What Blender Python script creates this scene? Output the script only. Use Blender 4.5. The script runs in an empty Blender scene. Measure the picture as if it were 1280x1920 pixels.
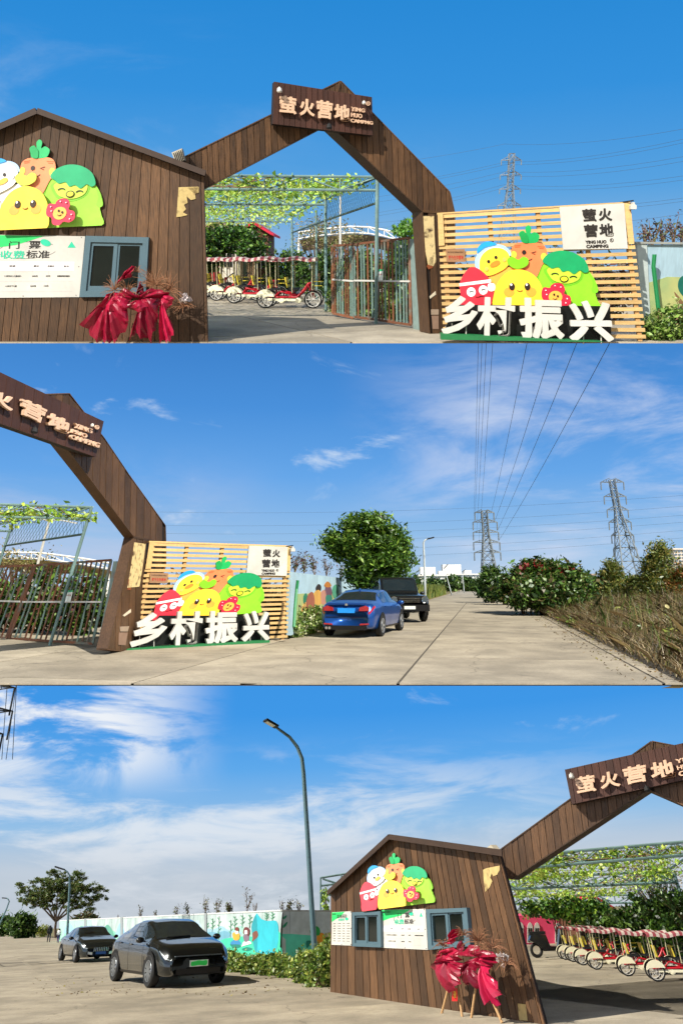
# A campsite entrance shown as three terraced views, one above the other: the upper terrace shows the
# gate head-on, the middle one looks down the road past the gate, the lower one looks up the road.
# Each terrace is a full-size place of its own on its own slope, with its own sky and its own daylight.
import bpy, math, random
import numpy as np
from mathutils import Vector, Matrix
random.seed(7); np.random.seed(7)
SC = bpy.context.scene
R = math.radians
F = 1400.0; X0 = 640.0; Y0 = 800.0; EYE = 1.6        # lens (in 1280x1920 frame pixels), optical centre, eye height
HORIZON = {1: 490.0, 2: 1095.0, 3: 1714.0}
ROLL = {3: .033}                                     # the lower terrace dips a little to the left
PITCH = {k: math.atan((v - Y0) / F) for k, v in HORIZON.items()}

# ------------------------------------------------------------------ camera
cam = bpy.data.cameras.new('camera'); camo = bpy.data.objects.new('camera', cam)
SC.collection.objects.link(camo); SC.camera = camo
cam.sensor_fit = 'VERTICAL'; cam.sensor_height = 36.0; cam.lens = F / 1920 * 36.0
cam.shift_y = -(960 - Y0) / 1920
cam.clip_start = 0.1; cam.clip_end = 3000
camo.rotation_euler = (R(90) + PITCH[2], 0, 0)
# ------------------------------------------------------------------ world
SUN_TO = {1: Vector((-.46, -.62, .62)).normalized(), 2: Vector((.48, -.52, .70)).normalized(), 3: Vector((-.72, -.22, .64)).normalized()}
W = bpy.data.worlds.new('World'); SC.world = W; W.use_nodes = True
nt = W.node_tree; bg = nt.nodes['Background']
sk = nt.nodes.new('ShaderNodeTexSky'); sk.sky_type = 'NISHITA'; sk.sun_disc = False
sk.sun_elevation = R(41); sk.sun_rotation = R(200); sk.air_density = 1.0; sk.dust_density = 1.0
nt.links.new(sk.outputs[0], bg.inputs[0]); bg.inputs[1].default_value = 0.15
vs = SC.view_settings; vs.view_transform = 'Standard'; vs.look = 'None'; vs.gamma = 1; vs.use_curve_mapping = False
vs.exposure = 0.55
try:
    SC.cycles.use_denoising = True; SC.cycles.use_adaptive_sampling = True; SC.cycles.adaptive_threshold = .025; SC.cycles.max_bounces = 3; SC.cycles.diffuse_bounces = 2; SC.cycles.glossy_bounces = 1; SC.cycles.transparent_max_bounces = 4
    SC.cycles.sample_clamp_indirect = 4
except Exception: pass

class Place:
    """one terrace: its own level ground, eye at the origin, y forward, z up"""
    def __init__(s, k):
        s.k = k; s.p = PITCH[k]
        s.roll = ROLL.get(k, 0.0); s.rot = Matrix.Rotation(PITCH[2] - s.p, 4, 'X') @ Matrix.Rotation(-s.roll, 4, 'Y')
        s.col = bpy.data.collections.new('terrace_%d' % k); SC.collection.children.link(s.col)
    def ray(s, px, py):
        u = (px - X0) / F; v = (Y0 - py) / F; c, n = math.cos(s.p), math.sin(s.p)
        x, z, cr, sr = u, n + v * c, math.cos(s.roll), math.sin(s.roll)
        return Vector((x * cr + z * sr, c - v * n, -x * sr + z * cr))
    def at(s, px, py, y):
        d = s.ray(px, py); return d * (y / d.y)
    def g(s, px, py, z=0.0):
        d = s.ray(px, py); return d * ((z - EYE) / d.z)
class Plane:
    """vertical plane through two points of a terrace; n points to the viewer"""
    def __init__(s, S, a, b):
        s.S = S; s.A = S.at(*a); B = S.at(*b)
        d = B - s.A; d.z = 0; s.u = d.normalized(); s.n = Vector((s.u.y, -s.u.x, 0)); s.z = Vector((0, 0, 1))
        if s.n.y > 0: s.n = -s.n
    def P(s, px, py, n=0.0):
        d = s.S.ray(px, py); t = (s.A.dot(s.n) + n) / d.dot(s.n); return d * t
    def uv(s, px, py):
        q = s.P(px, py) - s.A; return q.dot(s.u), q.z + s.A.z + EYE
    def at(s, u, v, n=0.0):
        q = s.A + s.u * u + s.n * n; q.z = v - EYE; return q
S1, S2, S3 = Place(1), Place(2), Place(3)

def sun(S, strength, col=(1, .95, .86)):
    l = bpy.data.lights.new('sun', 'SUN'); l.energy = strength; l.angle = R(.53); l.color = col
    o = bpy.data.objects.new('sun', l); SC.collection.objects.link(o)
    d = S.rot.to_3x3() @ SUN_TO[S.k]
    o.rotation_euler = d.to_track_quat('Z', 'Y').to_euler()
    o.light_linking.receiver_collection = S.col; o.light_linking.blocker_collection = S.col
for S_, e_ in ((S1, 4.4), (S2, 5.0), (S3, 4.8)): sun(S_, e_)

# ------------------------------------------------------------------ materials
def lin(h):
    if not isinstance(h, str): return tuple(h)[:3]
    h = h.lstrip('#'); out = []
    for i in (0, 2, 4):
        c = int(h[i:i+2], 16) / 255; out.append(c / 12.92 if c <= .04045 else ((c + .055) / 1.055) ** 2.4)
    return tuple(out)
MATS = {}
def mat(name, col, rough=.6, var=.12, scale=6.0, rnd=0.0, metal=0.0, bump=0.0, stretch=None, spec=.4, coat=0.0, attr=False, transl=0.0, col2=None, mixscale=2.0, mixpos=.5, ior=None, grime=0.0):
    if name in MATS: return MATS[name]
    m = bpy.data.materials.new(name); m.use_nodes = True; MATS[name] = m
    n = m.node_tree.nodes; L = m.node_tree.links; b = n['Principled BSDF']
    b.inputs['Roughness'].default_value = rough; b.inputs['Metallic'].default_value = metal
    b.inputs['Specular IOR Level'].default_value = spec; b.inputs['Coat Weight'].default_value = coat
    b.inputs['Coat Roughness'].default_value = .04
    c = lin(col)
    tc = n.new('ShaderNodeTexCoord'); mp = n.new('ShaderNodeMapping'); L.new(tc.outputs['Object'], mp.inputs[0])
    if stretch: mp.inputs['Scale'].default_value = stretch
    oi = n.new('ShaderNodeObjectInfo')
    if rnd:                                              # each piece starts elsewhere in the grain
        ad = n.new('ShaderNodeVectorMath'); ad.operation = 'SCALE'; ad.inputs[0].default_value = (37, 19, 53)
        L.new(oi.outputs['Random'], ad.inputs['Scale']); L.new(ad.outputs[0], mp.inputs['Location'])
    no = n.new('ShaderNodeTexNoise'); no.inputs['Scale'].default_value = scale; no.inputs['Detail'].default_value = 6
    no.inputs['Roughness'].default_value = .62
    L.new(mp.outputs[0], no.inputs[0])
    if attr:
        at = n.new('ShaderNodeAttribute'); at.attribute_name = 'Col'; src = at.outputs['Color']
    elif col2:
        n2 = n.new('ShaderNodeTexNoise'); n2.inputs['Scale'].default_value = mixscale; n2.inputs['Detail'].default_value = 5
        L.new(mp.outputs[0], n2.inputs[0])
        rp = n.new('ShaderNodeValToRGB'); rp.color_ramp.elements[0].position = mixpos - .08; rp.color_ramp.elements[1].position = mixpos + .08
        rp.color_ramp.elements[0].color = (*c, 1); rp.color_ramp.elements[1].color = (*lin(col2), 1)
        L.new(n2.outputs[0], rp.inputs[0]); src = rp.outputs[0]
    else:
        rg = n.new('ShaderNodeRGB'); rg.outputs[0].default_value = (*c, 1); src = rg.outputs[0]
    mr = n.new('ShaderNodeMapRange'); mr.inputs[1].default_value = .25; mr.inputs[2].default_value = .75
    mr.inputs[3].default_value = 1 - var; mr.inputs[4].default_value = 1 + var
    L.new(no.outputs[0], mr.inputs[0])
    val = mr.outputs[0]
    if rnd:
        m2 = n.new('ShaderNodeMapRange'); m2.inputs[3].default_value = 1 - rnd; m2.inputs[4].default_value = 1 + rnd
        L.new(oi.outputs['Random'], m2.inputs[0])
        mu = n.new('ShaderNodeMath'); mu.operation = 'MULTIPLY'; L.new(val, mu.inputs[0]); L.new(m2.outputs[0], mu.inputs[1]); val = mu.outputs[0]
    if grime:
        n3 = n.new('ShaderNodeTexNoise'); n3.inputs['Scale'].default_value = 1.1; n3.inputs['Detail'].default_value = 8
        L.new(tc.outputs['Object'], n3.inputs[0])
        m3 = n.new('ShaderNodeMapRange'); m3.inputs[1].default_value = .35; m3.inputs[2].default_value = .65; m3.inputs[3].default_value = 1 - grime; m3.inputs[4].default_value = 1.04
        L.new(n3.outputs[0], m3.inputs[0]); mu = n.new('ShaderNodeMath'); mu.operation = 'MULTIPLY'
        L.new(val, mu.inputs[0]); L.new(m3.outputs[0], mu.inputs[1]); val = mu.outputs[0]
    hs = n.new('ShaderNodeVectorMath'); hs.operation = 'SCALE'; L.new(src, hs.inputs[0]); L.new(val, hs.inputs['Scale'])
    L.new(hs.outputs[0], b.inputs['Base Color'])
    if bump:
        bp = n.new('ShaderNodeBump'); bp.inputs['Strength'].default_value = bump; bp.inputs['Distance'].default_value = .02
        L.new(no.outputs[0], bp.inputs['Height']); L.new(bp.outputs[0], b.inputs['Normal'])
    if transl:
        t = n.new('ShaderNodeBsdfTranslucent'); L.new(hs.outputs[0], t.inputs[0]); mx = n.new('ShaderNodeMixShader'); mx.inputs[0].default_value = transl
        L.new(b.outputs[0], mx.inputs[1]); L.new(t.outputs[0], mx.inputs[2]); L.new(mx.outputs[0], n['Material Output'].inputs[0])
    return m
def flat(col, rough=.5): return mat('paint_' + col.lstrip('#'), col, rough, var=.10, scale=5, grime=.12)
WOOD = mat('dark_timber', '#563c25', .6, .6, 5, rnd=.40, bump=.4, stretch=(9, 9, .8), grime=.3)
WOODS = mat('dark_sign_timber', '#45291f', .6, .35, 5, rnd=.24, bump=.3, stretch=(9, 9, .8))
WOODB = mat('timber_core', '#1d130d', .8, .2)
PINE = mat('pine_slat', '#c9a66c', .6, .2, 4, rnd=.14, bump=.2, stretch=(.8, 8, 8), grime=.12)
PINEB = mat('pine_upright', '#a98456', .7, .2, 4, rnd=.1, stretch=(8, 8, .8))
CONC = mat('concrete', '#a89d88', .85, .13, 9, rnd=.05, bump=.15, grime=.26, col2='#958b78', mixscale=.22, mixpos=.52)
def cracks(m):
    n = m.node_tree.nodes; L = m.node_tree.links; b = n['Principled BSDF']; src = b.inputs['Base Color'].links[0].from_socket
    tc = n.new('ShaderNodeTexCoord'); ds = n.new('ShaderNodeTexNoise'); ds.inputs['Scale'].default_value = .9; ds.inputs['Detail'].default_value = 6; L.new(tc.outputs['Object'], ds.inputs[0])
    mx = n.new('ShaderNodeMix'); mx.data_type = 'VECTOR'; mx.inputs[0].default_value = .55; L.new(tc.outputs['Object'], mx.inputs[4]); L.new(ds.outputs['Color'], mx.inputs[5])
    vo = n.new('ShaderNodeTexVoronoi'); vo.feature = 'DISTANCE_TO_EDGE'; vo.inputs['Scale'].default_value = .55; L.new(mx.outputs[1], vo.inputs[0])
    mr = n.new('ShaderNodeMapRange'); mr.inputs[1].default_value = .0; mr.inputs[2].default_value = .006; mr.inputs[3].default_value = .62; mr.inputs[4].default_value = 1; L.new(vo.outputs['Distance'], mr.inputs[0])
    sp = n.new('ShaderNodeTexNoise'); sp.inputs['Scale'].default_value = 38; sp.inputs['Detail'].default_value = 3; L.new(tc.outputs['Object'], sp.inputs[0])
    m2 = n.new('ShaderNodeMapRange'); m2.inputs[1].default_value = .3; m2.inputs[2].default_value = .7; m2.inputs[3].default_value = .86; m2.inputs[4].default_value = 1.1; L.new(sp.outputs[0], m2.inputs[0])
    mu = n.new('ShaderNodeMath'); mu.operation = 'MULTIPLY'; L.new(mr.outputs[0], mu.inputs[0]); L.new(m2.outputs[0], mu.inputs[1])
    sc = n.new('ShaderNodeVectorMath'); sc.operation = 'SCALE'; L.new(src, sc.inputs[0]); L.new(mu.outputs[0], sc.inputs['Scale']); L.new(sc.outputs[0], b.inputs['Base Color'])
cracks(CONC)
CONCJ = mat('joint_filler', '#4c463b', .9, .2)
DARKM = mat('dark_metal', '#22262a', .45, .1, metal=.3)
STEEL = mat('green_grey_steel', '#6f8a86', .45, .2, 5, grime=.25)
STEELD = mat('dark_green_steel', '#3d5654', .5, .2, 5)
RUST = mat('rusted_bar', '#74482f', .75, .25, 8, rnd=.2, col2='#66786f', mixscale=1.6, mixpos=.62)
GBAR = mat('flaking_green_bar', '#667c73', .6, .2, 8, rnd=.2, col2='#7a4a35', mixscale=1.6, mixpos=.64)
WHITEP = mat('white_paint', '#c6c3ba', .5, .06, 5, grime=.14)
CREAM = mat('cream_letter', '#dcb697', .4, .04)
GLASSD = mat('dark_window_glass', '#0f1613', .08, .4, 1.5, spec=.4)
WINF = mat('slate_window_frame', '#4e6670', .45, .06)
LEAF = bpy.data.materials.new('leaves'); LEAF.use_nodes = True
_n, _L = LEAF.node_tree.nodes, LEAF.node_tree.links; _n.remove(_n['Principled BSDF'])
_a = _n.new('ShaderNodeAttribute'); _a.attribute_name = 'Col'; _d = _n.new('ShaderNodeBsdfDiffuse'); _t = _n.new('ShaderNodeBsdfTranslucent'); _g = _n.new('ShaderNodeBsdfGlossy'); _g.inputs['Roughness'].default_value = .45; _g.inputs['Color'].default_value = (.5, .5, .5, 1)
_m = _n.new('ShaderNodeMixShader'); _m.inputs[0].default_value = .34; _k = _n.new('ShaderNodeMixShader'); _k.inputs[0].default_value = .07
_L.new(_a.outputs['Color'], _d.inputs[0]); _L.new(_a.outputs['Color'], _t.inputs[0]); _L.new(_d.outputs[0], _m.inputs[1]); _L.new(_t.outputs[0], _m.inputs[2]); _L.new(_m.outputs[0], _k.inputs[1]); _L.new(_g.outputs[0], _k.inputs[2]); _L.new(_k.outputs[0], _n['Material Output'].inputs[0])
BARK = mat('bark', '#5a4a3b', .85, .3, 12, bump=.4)
STEM = mat('dry_stem', '#7a6248', .85, .3, 12)
BLACK = mat('black_rubber', '#151515', .7, .15)
CABLE = mat('cable', '#3a424c', .6, .05)
GALV = mat('galvanised_lattice', '#7d858a', .5, .12, 3, metal=.35)

# ------------------------------------------------------------------ mesh collector
class MB:
    def __init__(s): s.v = []; s.f = []; s.m = []; s.mi = 0
    def add(s, vs, fs):
        o = len(s.v); s.v += [Vector(v) for v in vs]; s.f += [tuple(i + o for i in f) for f in fs]; s.m += [s.mi] * len(fs); return s
    def prism(s, pts, d):
        pts = [Vector(p) for p in pts]; d = Vector(d); n = len(pts)
        nrm = sum(((pts[i] - pts[0]).cross(pts[(i + 1) % n] - pts[0]) for i in range(n)), Vector())
        if nrm.dot(d) > 0: pts = pts[::-1]
        return s.add(pts + [p + d for p in pts], [tuple(range(n)), tuple(range(2 * n - 1, n - 1, -1))] + [(i, n + i, n + (i + 1) % n, (i + 1) % n) for i in range(n)])
    def box(s, c, sx, sy, sz, rot=None):
        c = Vector(c); q = [Vector((x * sx / 2, y * sy / 2, z * sz / 2)) for z in (-1, 1) for y in (-1, 1) for x in (-1, 1)]
        if rot is not None: q = [rot @ p for p in q]
        return s.add([c + p for p in q], [(0, 2, 3, 1), (4, 5, 7, 6), (0, 1, 5, 4), (2, 6, 7, 3), (0, 4, 6, 2), (1, 3, 7, 5)])
    def bar(s, a, b, w, t, up=(0, 0, 1)):
        a, b, up = Vector(a), Vector(b), Vector(up); d = (b - a).normalized(); x = d.cross(up)
        if x.length < 1e-4: x = d.cross(Vector((0, 1, 0)))
        x.normalize(); y = x.cross(d).normalized()
        q = [x * (i * w / 2) + y * (j * t / 2) for i, j in ((-1, -1), (1, -1), (1, 1), (-1, 1))]
        return s.add([a + p for p in q] + [b + p for p in q], [(3, 2, 1, 0), (4, 5, 6, 7)] + [(i, (i + 1) % 4, 4 + (i + 1) % 4, 4 + i) for i in range(4)])
    def tube(s, pts, r, n=8):
        pts = [Vector(p) for p in pts]; rs = r if isinstance(r, (list, tuple)) else [r] * len(pts)
        vs = []; pv = None
        for i, p in enumerate(pts):
            d = (pts[min(i + 1, len(pts) - 1)] - pts[max(i - 1, 0)]).normalized()
            x = pv - d * pv.dot(d) if pv is not None else d.orthogonal()
            if x.length < 1e-5: x = d.orthogonal()
            x.normalize(); pv = x; y = d.cross(x)
            for k in range(n):
                a = 2 * math.pi * k / n; vs.append(p + (x * math.cos(a) + y * math.sin(a)) * rs[i])
        fs = [(i * n + k, i * n + (k + 1) % n, (i + 1) * n + (k + 1) % n, (i + 1) * n + k) for i in range(len(pts) - 1) for k in range(n)]
        fs += [tuple(range(n - 1, -1, -1)), tuple(range((len(pts) - 1) * n, len(pts) * n))]
        return s.add(vs, fs)
    def torus(s, c, ax, R_, r, n=20, k=6, a0=0, a1=2 * math.pi):
        c, ax = Vector(c), Vector(ax).normalized(); x = ax.orthogonal().normalized(); y = ax.cross(x)
        closed = abs(a1 - a0 - 2 * math.pi) < 1e-6; vs = []; N = n if closed else n + 1
        for i in range(N):
            a = a0 + (a1 - a0) * i / n; d = x * math.cos(a) + y * math.sin(a)
            for j in range(k):
                b = 2 * math.pi * j / k; vs.append(c + d * (R_ + r * math.cos(b)) + ax * (r * math.sin(b)))
        fs = []
        for i in range(n):
            i2 = (i + 1) % N
            for j in range(k): fs.append((i * k + j, i2 * k + j, i2 * k + (j + 1) % k, i * k + (j + 1) % k))
        return s.add(vs, fs)
    def ball(s, c, r, n=10, m=7):
        c = Vector(c); r = Vector(r) if not isinstance(r, (int, float)) else Vector((r, r, r)); vs = [c + Vector((0, 0, -r.z))]
        for j in range(1, m):
            b = -math.pi / 2 + math.pi * j / m
            for i in range(n):
                a = 2 * math.pi * i / n; vs.append(c + Vector((r.x * math.cos(b) * math.cos(a), r.y * math.cos(b) * math.sin(a), r.z * math.sin(b))))
        vs.append(c + Vector((0, 0, r.z))); fs = [(0, 1 + (i + 1) % n, 1 + i) for i in range(n)]
        for j in range(m - 2):
            fs += [(1 + j * n + i, 1 + j * n + (i + 1) % n, 1 + (j + 1) * n + (i + 1) % n, 1 + (j + 1) * n + i) for i in range(n)]
        t = 1 + (m - 2) * n; fs += [(t + i, t + (i + 1) % n, len(vs) - 1) for i in range(n)]
        return s.add(vs, fs)
    def grid(s, rows, close=False):
        n = len(rows[0]); vs = [p for r in rows for p in r]; fs = []
        for i in range(len(rows) - 1):
            for j in range(n if close else n - 1):
                fs.append((i * n + j, i * n + (j + 1) % n, (i + 1) * n + (j + 1) % n, (i + 1) * n + j))
        return s.add(vs, fs)
def mesh_of(name, mb, mats, org=Vector(), smooth=False):
    me = bpy.data.meshes.new(name); me.from_pydata([v - org for v in mb.v], [], mb.f)
    mats = mats if isinstance(mats, (list, tuple)) else [mats]
    for m in mats: me.materials.append(m)
    if len(mats) > 1: me.polygons.foreach_set('material_index', mb.m)
    if smooth: me.polygons.foreach_set('use_smooth', [True] * len(me.polygons))
    me.update(); return me
class Thing:
    """an Empty at the thing's base that parents its parts"""
    def __init__(s, S, name, label, cat, org=(0, 0, 0), group=None, kind=None):
        s.S = S; s.o = Vector(org); s.root = bpy.data.objects.new(name, None); s.root.empty_display_size = .2
        S.col.objects.link(s.root); s.root.matrix_world = S.rot @ Matrix.Translation(s.o)
        s.root['label'] = label; s.root['category'] = cat
        if group: s.root['group'] = group
        if kind: s.root['kind'] = kind
    def part(s, name, mb, m, parent=None, label=None, smooth=False, kind=None):
        me = mb if isinstance(mb, bpy.types.Mesh) else mesh_of(name, mb, m, s.o, smooth)
        o = bpy.data.objects.new(name, me); s.S.col.objects.link(o); o.parent = parent or s.root
        if label: o['label'] = label
        if kind: o['kind'] = kind
        return o
def solo(S, name, mb, m, label, cat, org=None, group=None, kind=None, smooth=False):
    """a thing that is one mesh"""
    org = Vector(org) if org is not None else Vector(min(mb.v, key=lambda v: v.z))
    o = bpy.data.objects.new(name, mb if isinstance(mb, bpy.types.Mesh) else mesh_of(name, mb, m, org, smooth)); S.col.objects.link(o)
    o.matrix_world = S.rot @ Matrix.Translation(org)
    if label: o['label'] = label
    if cat: o['category'] = cat
    if group: o['group'] = group
    if kind: o['kind'] = kind
    return o
def struct(S, name, mb, m, smooth=False):
    o = solo(S, name, mb, m, None, None, org=(0, 0, 0), kind='structure', smooth=smooth); return o
def child(S, name, mb, m, parent, kind=None, label=None):
    o = bpy.data.objects.new(name, mesh_of(name, mb, m)); S.col.objects.link(o); o.parent = parent
    if kind: o['kind'] = kind
    if label: o['label'] = label
    return o
def copy_tree(o, S, M=None, parent=None):
    c = o.copy(); S.col.objects.link(c); c.parent = parent
    if M is not None: c.matrix_world = S.rot @ M
    for ch in list(o.children):
        d = copy_tree(ch, S, None, c); d.matrix_parent_inverse = ch.matrix_parent_inverse
    return c
# ------------------------------------------------------------------ outlines (frame pixels or art units)
def ell(cx, cy, rx, ry, rot=0, n=28, a0=0, a1=360):
    c, s_ = math.cos(R(rot)), math.sin(R(rot)); out = []
    full = abs(a1 - a0 - 360) < 1e-6; N = n if full else n + 1
    for i in range(N):
        a = R(a0 + (a1 - a0) * i / n); x, y = rx * math.cos(a), ry * math.sin(a); out.append((cx + x * c - y * s_, cy + x * s_ + y * c))
    return out
def blob(pts, k=5):
    n = len(pts); out = []
    for i in range(n):
        p0, p1, p2, p3 = (Vector(pts[(i + j) % n]) for j in (-1, 0, 1, 2))
        for t in range(k):
            t /= k; out.append(tuple(.5 * ((2 * p1) + (p2 - p0) * t + (2 * p0 - 5 * p1 + 4 * p2 - p3) * t * t + (3 * p1 - p0 - 3 * p2 + p3) * t ** 3)))
    return out
def ribbon(pts, w):
    """outline of a stroke of width w along pts"""
    A, B = [], []
    for i, p in enumerate(pts):
        a = Vector(pts[max(i - 1, 0)]); b = Vector(pts[min(i + 1, len(pts) - 1)]); d = (b - a).normalized(); n = Vector((-d.y, d.x)) * w / 2
        A.append(tuple(Vector(p) + n)); B.append(tuple(Vector(p) - n))
    return A + B[::-1]
def arc(cx, cy, rx, ry, a0, a1, w, rot=0): return ribbon(ell(cx, cy, rx, ry, rot, 10, a0, a1), w)
def clip(poly, a, b, c):
    """keep a*x+b*y+c >= 0"""
    out = []
    for i in range(len(poly)):
        p, q = poly[i], poly[(i + 1) % len(poly)]; dp, dq = a * p[0] + b * p[1] + c, a * q[0] + b * q[1] + c
        if dp >= 0: out.append(p)
        if (dp >= 0) != (dq >= 0):
            t = dp / (dp - dq); out.append((p[0] + (q[0] - p[0]) * t, p[1] + (q[1] - p[1]) * t))
    return out
def piece(pl, pts, n0, n1, mb=None):
    mb = mb or MB(); return mb.prism([pl.P(x, y, n1) for x, y in pts], pl.n * (n0 - n1))
def planks(T, pl, poly, lines, n0, n1, m, gap=1.0, name='plank', parent=None, jit=0.006):
    """vertical boards: poly (frame pixels) cut by lines (xtop,ytop,xbot,ybot); each board a part"""
    for (a, b) in zip(lines[:-1], lines[1:]):
        q = list(poly)
        for (l, sg) in ((a, 1), (b, -1)):
            x0, y0, x1, y1 = l; A, B = (y1 - y0), -(x1 - x0); C = -(A * x0 + B * y0); k = math.hypot(A, B)
            q = clip(q, sg * A / k, sg * B / k, sg * C / k - gap / 2)
            if len(q) < 3: break
        if len(q) < 3: continue
        j = random.uniform(-jit, jit); T.part(name, piece(pl, q, n0, n1 + j), m, parent)
def lines_between(x0, x1, step, ytop, ybot, lean=lambda x: 0.0):
    n = max(1, round((x1 - x0) / step)); out = []
    for i in range(n + 1):
        x = x0 + (x1 - x0) * (i + (random.uniform(-.14, .14) if 0 < i < n else 0)) / n; out.append((x, ytop, x + lean(x) * (ybot - ytop), ybot))
    return out
GLY = {}
def glyph(text, bold=.02):
    k = (text, bold)
    if k not in GLY:
        cu = bpy.data.curves.new('g', 'FONT'); cu.body = text; cu.extrude = .5; cu.offset = bold; cu.resolution_u = 3
        o = bpy.data.objects.new('g', cu); SC.collection.objects.link(o); bpy.context.view_layer.update()
        me = bpy.data.meshes.new_from_object(o.evaluated_get(bpy.context.evaluated_depsgraph_get()))
        v = np.array([tuple(x.co) for x in me.vertices]); f = [tuple(p.vertices) for p in me.polygons]
        bpy.data.objects.remove(o); bpy.data.curves.remove(cu); bpy.data.meshes.remove(me)
        lo, hi = v.min(0), v.max(0); v = (v - lo) / np.maximum(hi - lo, 1e-6); GLY[k] = (v, f)
    return GLY[k]
def text_on(pl, text, quad, n0, n1, bold=.02, mb=None, fat=0.0):
    """lettering laid into a quad tl,tr,br,bl of frame pixels on a plane"""
    mb = mb or MB(); v, f = glyph(text, bold); tl, tr, br, bl = [Vector(q) for q in quad]; vs = []
    sh = [(0, 0)] + ([(a * fat, b * fat) for a, b in ((1, 0), (-1, 0), (0, 1), (0, -1), (.8, .8), (-.8, .8), (.8, -.8), (-.8, -.8))] if fat else [])
    for k, (dx, dy) in enumerate(sh):                   # heavy strokes: the outline thickened in every direction
        vs = []
        for x, y, z in v:
            x = fat + x * (1 - 2 * fat) + dx; y = fat + y * (1 - 2 * fat) + dy
            p = (tl * (1 - x) + tr * x) * y + (bl * (1 - x) + br * x) * (1 - y); vs.append(pl.P(p.x, p.y, n1) + pl.n * ((n0 - n1) * (1 - z) + k * .0011))
        mb.add(vs, f)
    return mb
def rectq(x0, y0, x1, y1): return [(x0, y0), (x1, y0), (x1, y1), (x0, y1)]
# ------------------------------------------------------------------ foliage
def leaf_mesh(name, C, size, cols, up=.4, aspect=.5, jitter=.45, m=None, nrm=None):
    """one small folded leaf face per centre; colour per leaf"""
    C = np.asarray(C, float); n = len(C)
    N = np.random.normal(size=(n, 3)); N[:, 2] = np.abs(N[:, 2]) * .6 + up
    if nrm is not None: N = N * .6 + nrm
    N /= np.linalg.norm(N, axis=1)[:, None]
    A = np.random.normal(size=(n, 3)); A -= (A * N).sum(1)[:, None] * N; A /= np.linalg.norm(A, axis=1)[:, None]; B = np.cross(N, A)
    s = (size * np.exp(np.random.normal(0, jitter * .8, n)).clip(.4, 1.9))[:, None]
    v = np.stack([C - A * s, C + B * s * aspect + A * s * .1 - N * s * .12, C + A * s, C - B * s * aspect + A * s * .1 - N * s * .12], 1).reshape(-1, 3)
    me = bpy.data.meshes.new(name); me.vertices.add(4 * n); me.vertices.foreach_set('co', v.ravel())
    me.loops.add(4 * n); me.loops.foreach_set('vertex_index', np.arange(4 * n, dtype=np.int32))
    me.polygons.add(n); me.polygons.foreach_set('loop_start', np.arange(0, 4 * n, 4, dtype=np.int32))
    me.update(calc_edges=True)
    pal = np.array([lin(c) for c in cols]); k = np.random.randint(0, len(pal), n); c = pal[k] * np.random.uniform(.8, 1.4, (n, 1))
    ca = me.color_attributes.new('Col', 'FLOAT_COLOR', 'CORNER')
    ca.data.foreach_set('color', np.repeat(np.concatenate([c, np.ones((n, 1))], 1), 4, axis=0).astype(np.float32).ravel())
    me.materials.append(m or LEAF); return me
def clumps(c, r, n_cl, per, cr, flat_=.8, shell=.55):
    """leaf centres in clumps spread through an ellipsoid (uneven outline, gaps)"""
    c = np.array(c); r = np.array(r); out = []
    d = np.random.normal(size=(n_cl, 3)); d /= np.linalg.norm(d, axis=1)[:, None]
    q = c + d * r * (np.random.uniform(shell, 1.0, (n_cl, 1)) ** .7) * np.random.uniform(.82, 1.12, (n_cl, 1))
    for p in q:
        k = np.random.normal(size=(per, 3)) * cr * np.random.uniform(.6, 1.3); k[:, 2] *= flat_; out.append(p + k)
    return np.concatenate(out)
def tree_limbs(base, tops, r0, mb=None):
    mb = mb or MB(); base = Vector(base)
    for t, r1 in tops:
        t = Vector(t); mid = base.lerp(t, .45) + Vector((random.uniform(-.1, .1), random.uniform(-.1, .1), .12 * (t - base).length))
        mb.tube([base, mid, t], [r0, r0 * .6, r1], 6)
    return mb
def leaves(T, name, C, size, cols, parent=None, kind=None, **k):
    return T.part(name, leaf_mesh(name, np.asarray(C) - np.array(T.o), size, cols, **k), None, parent, kind=kind)
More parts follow.
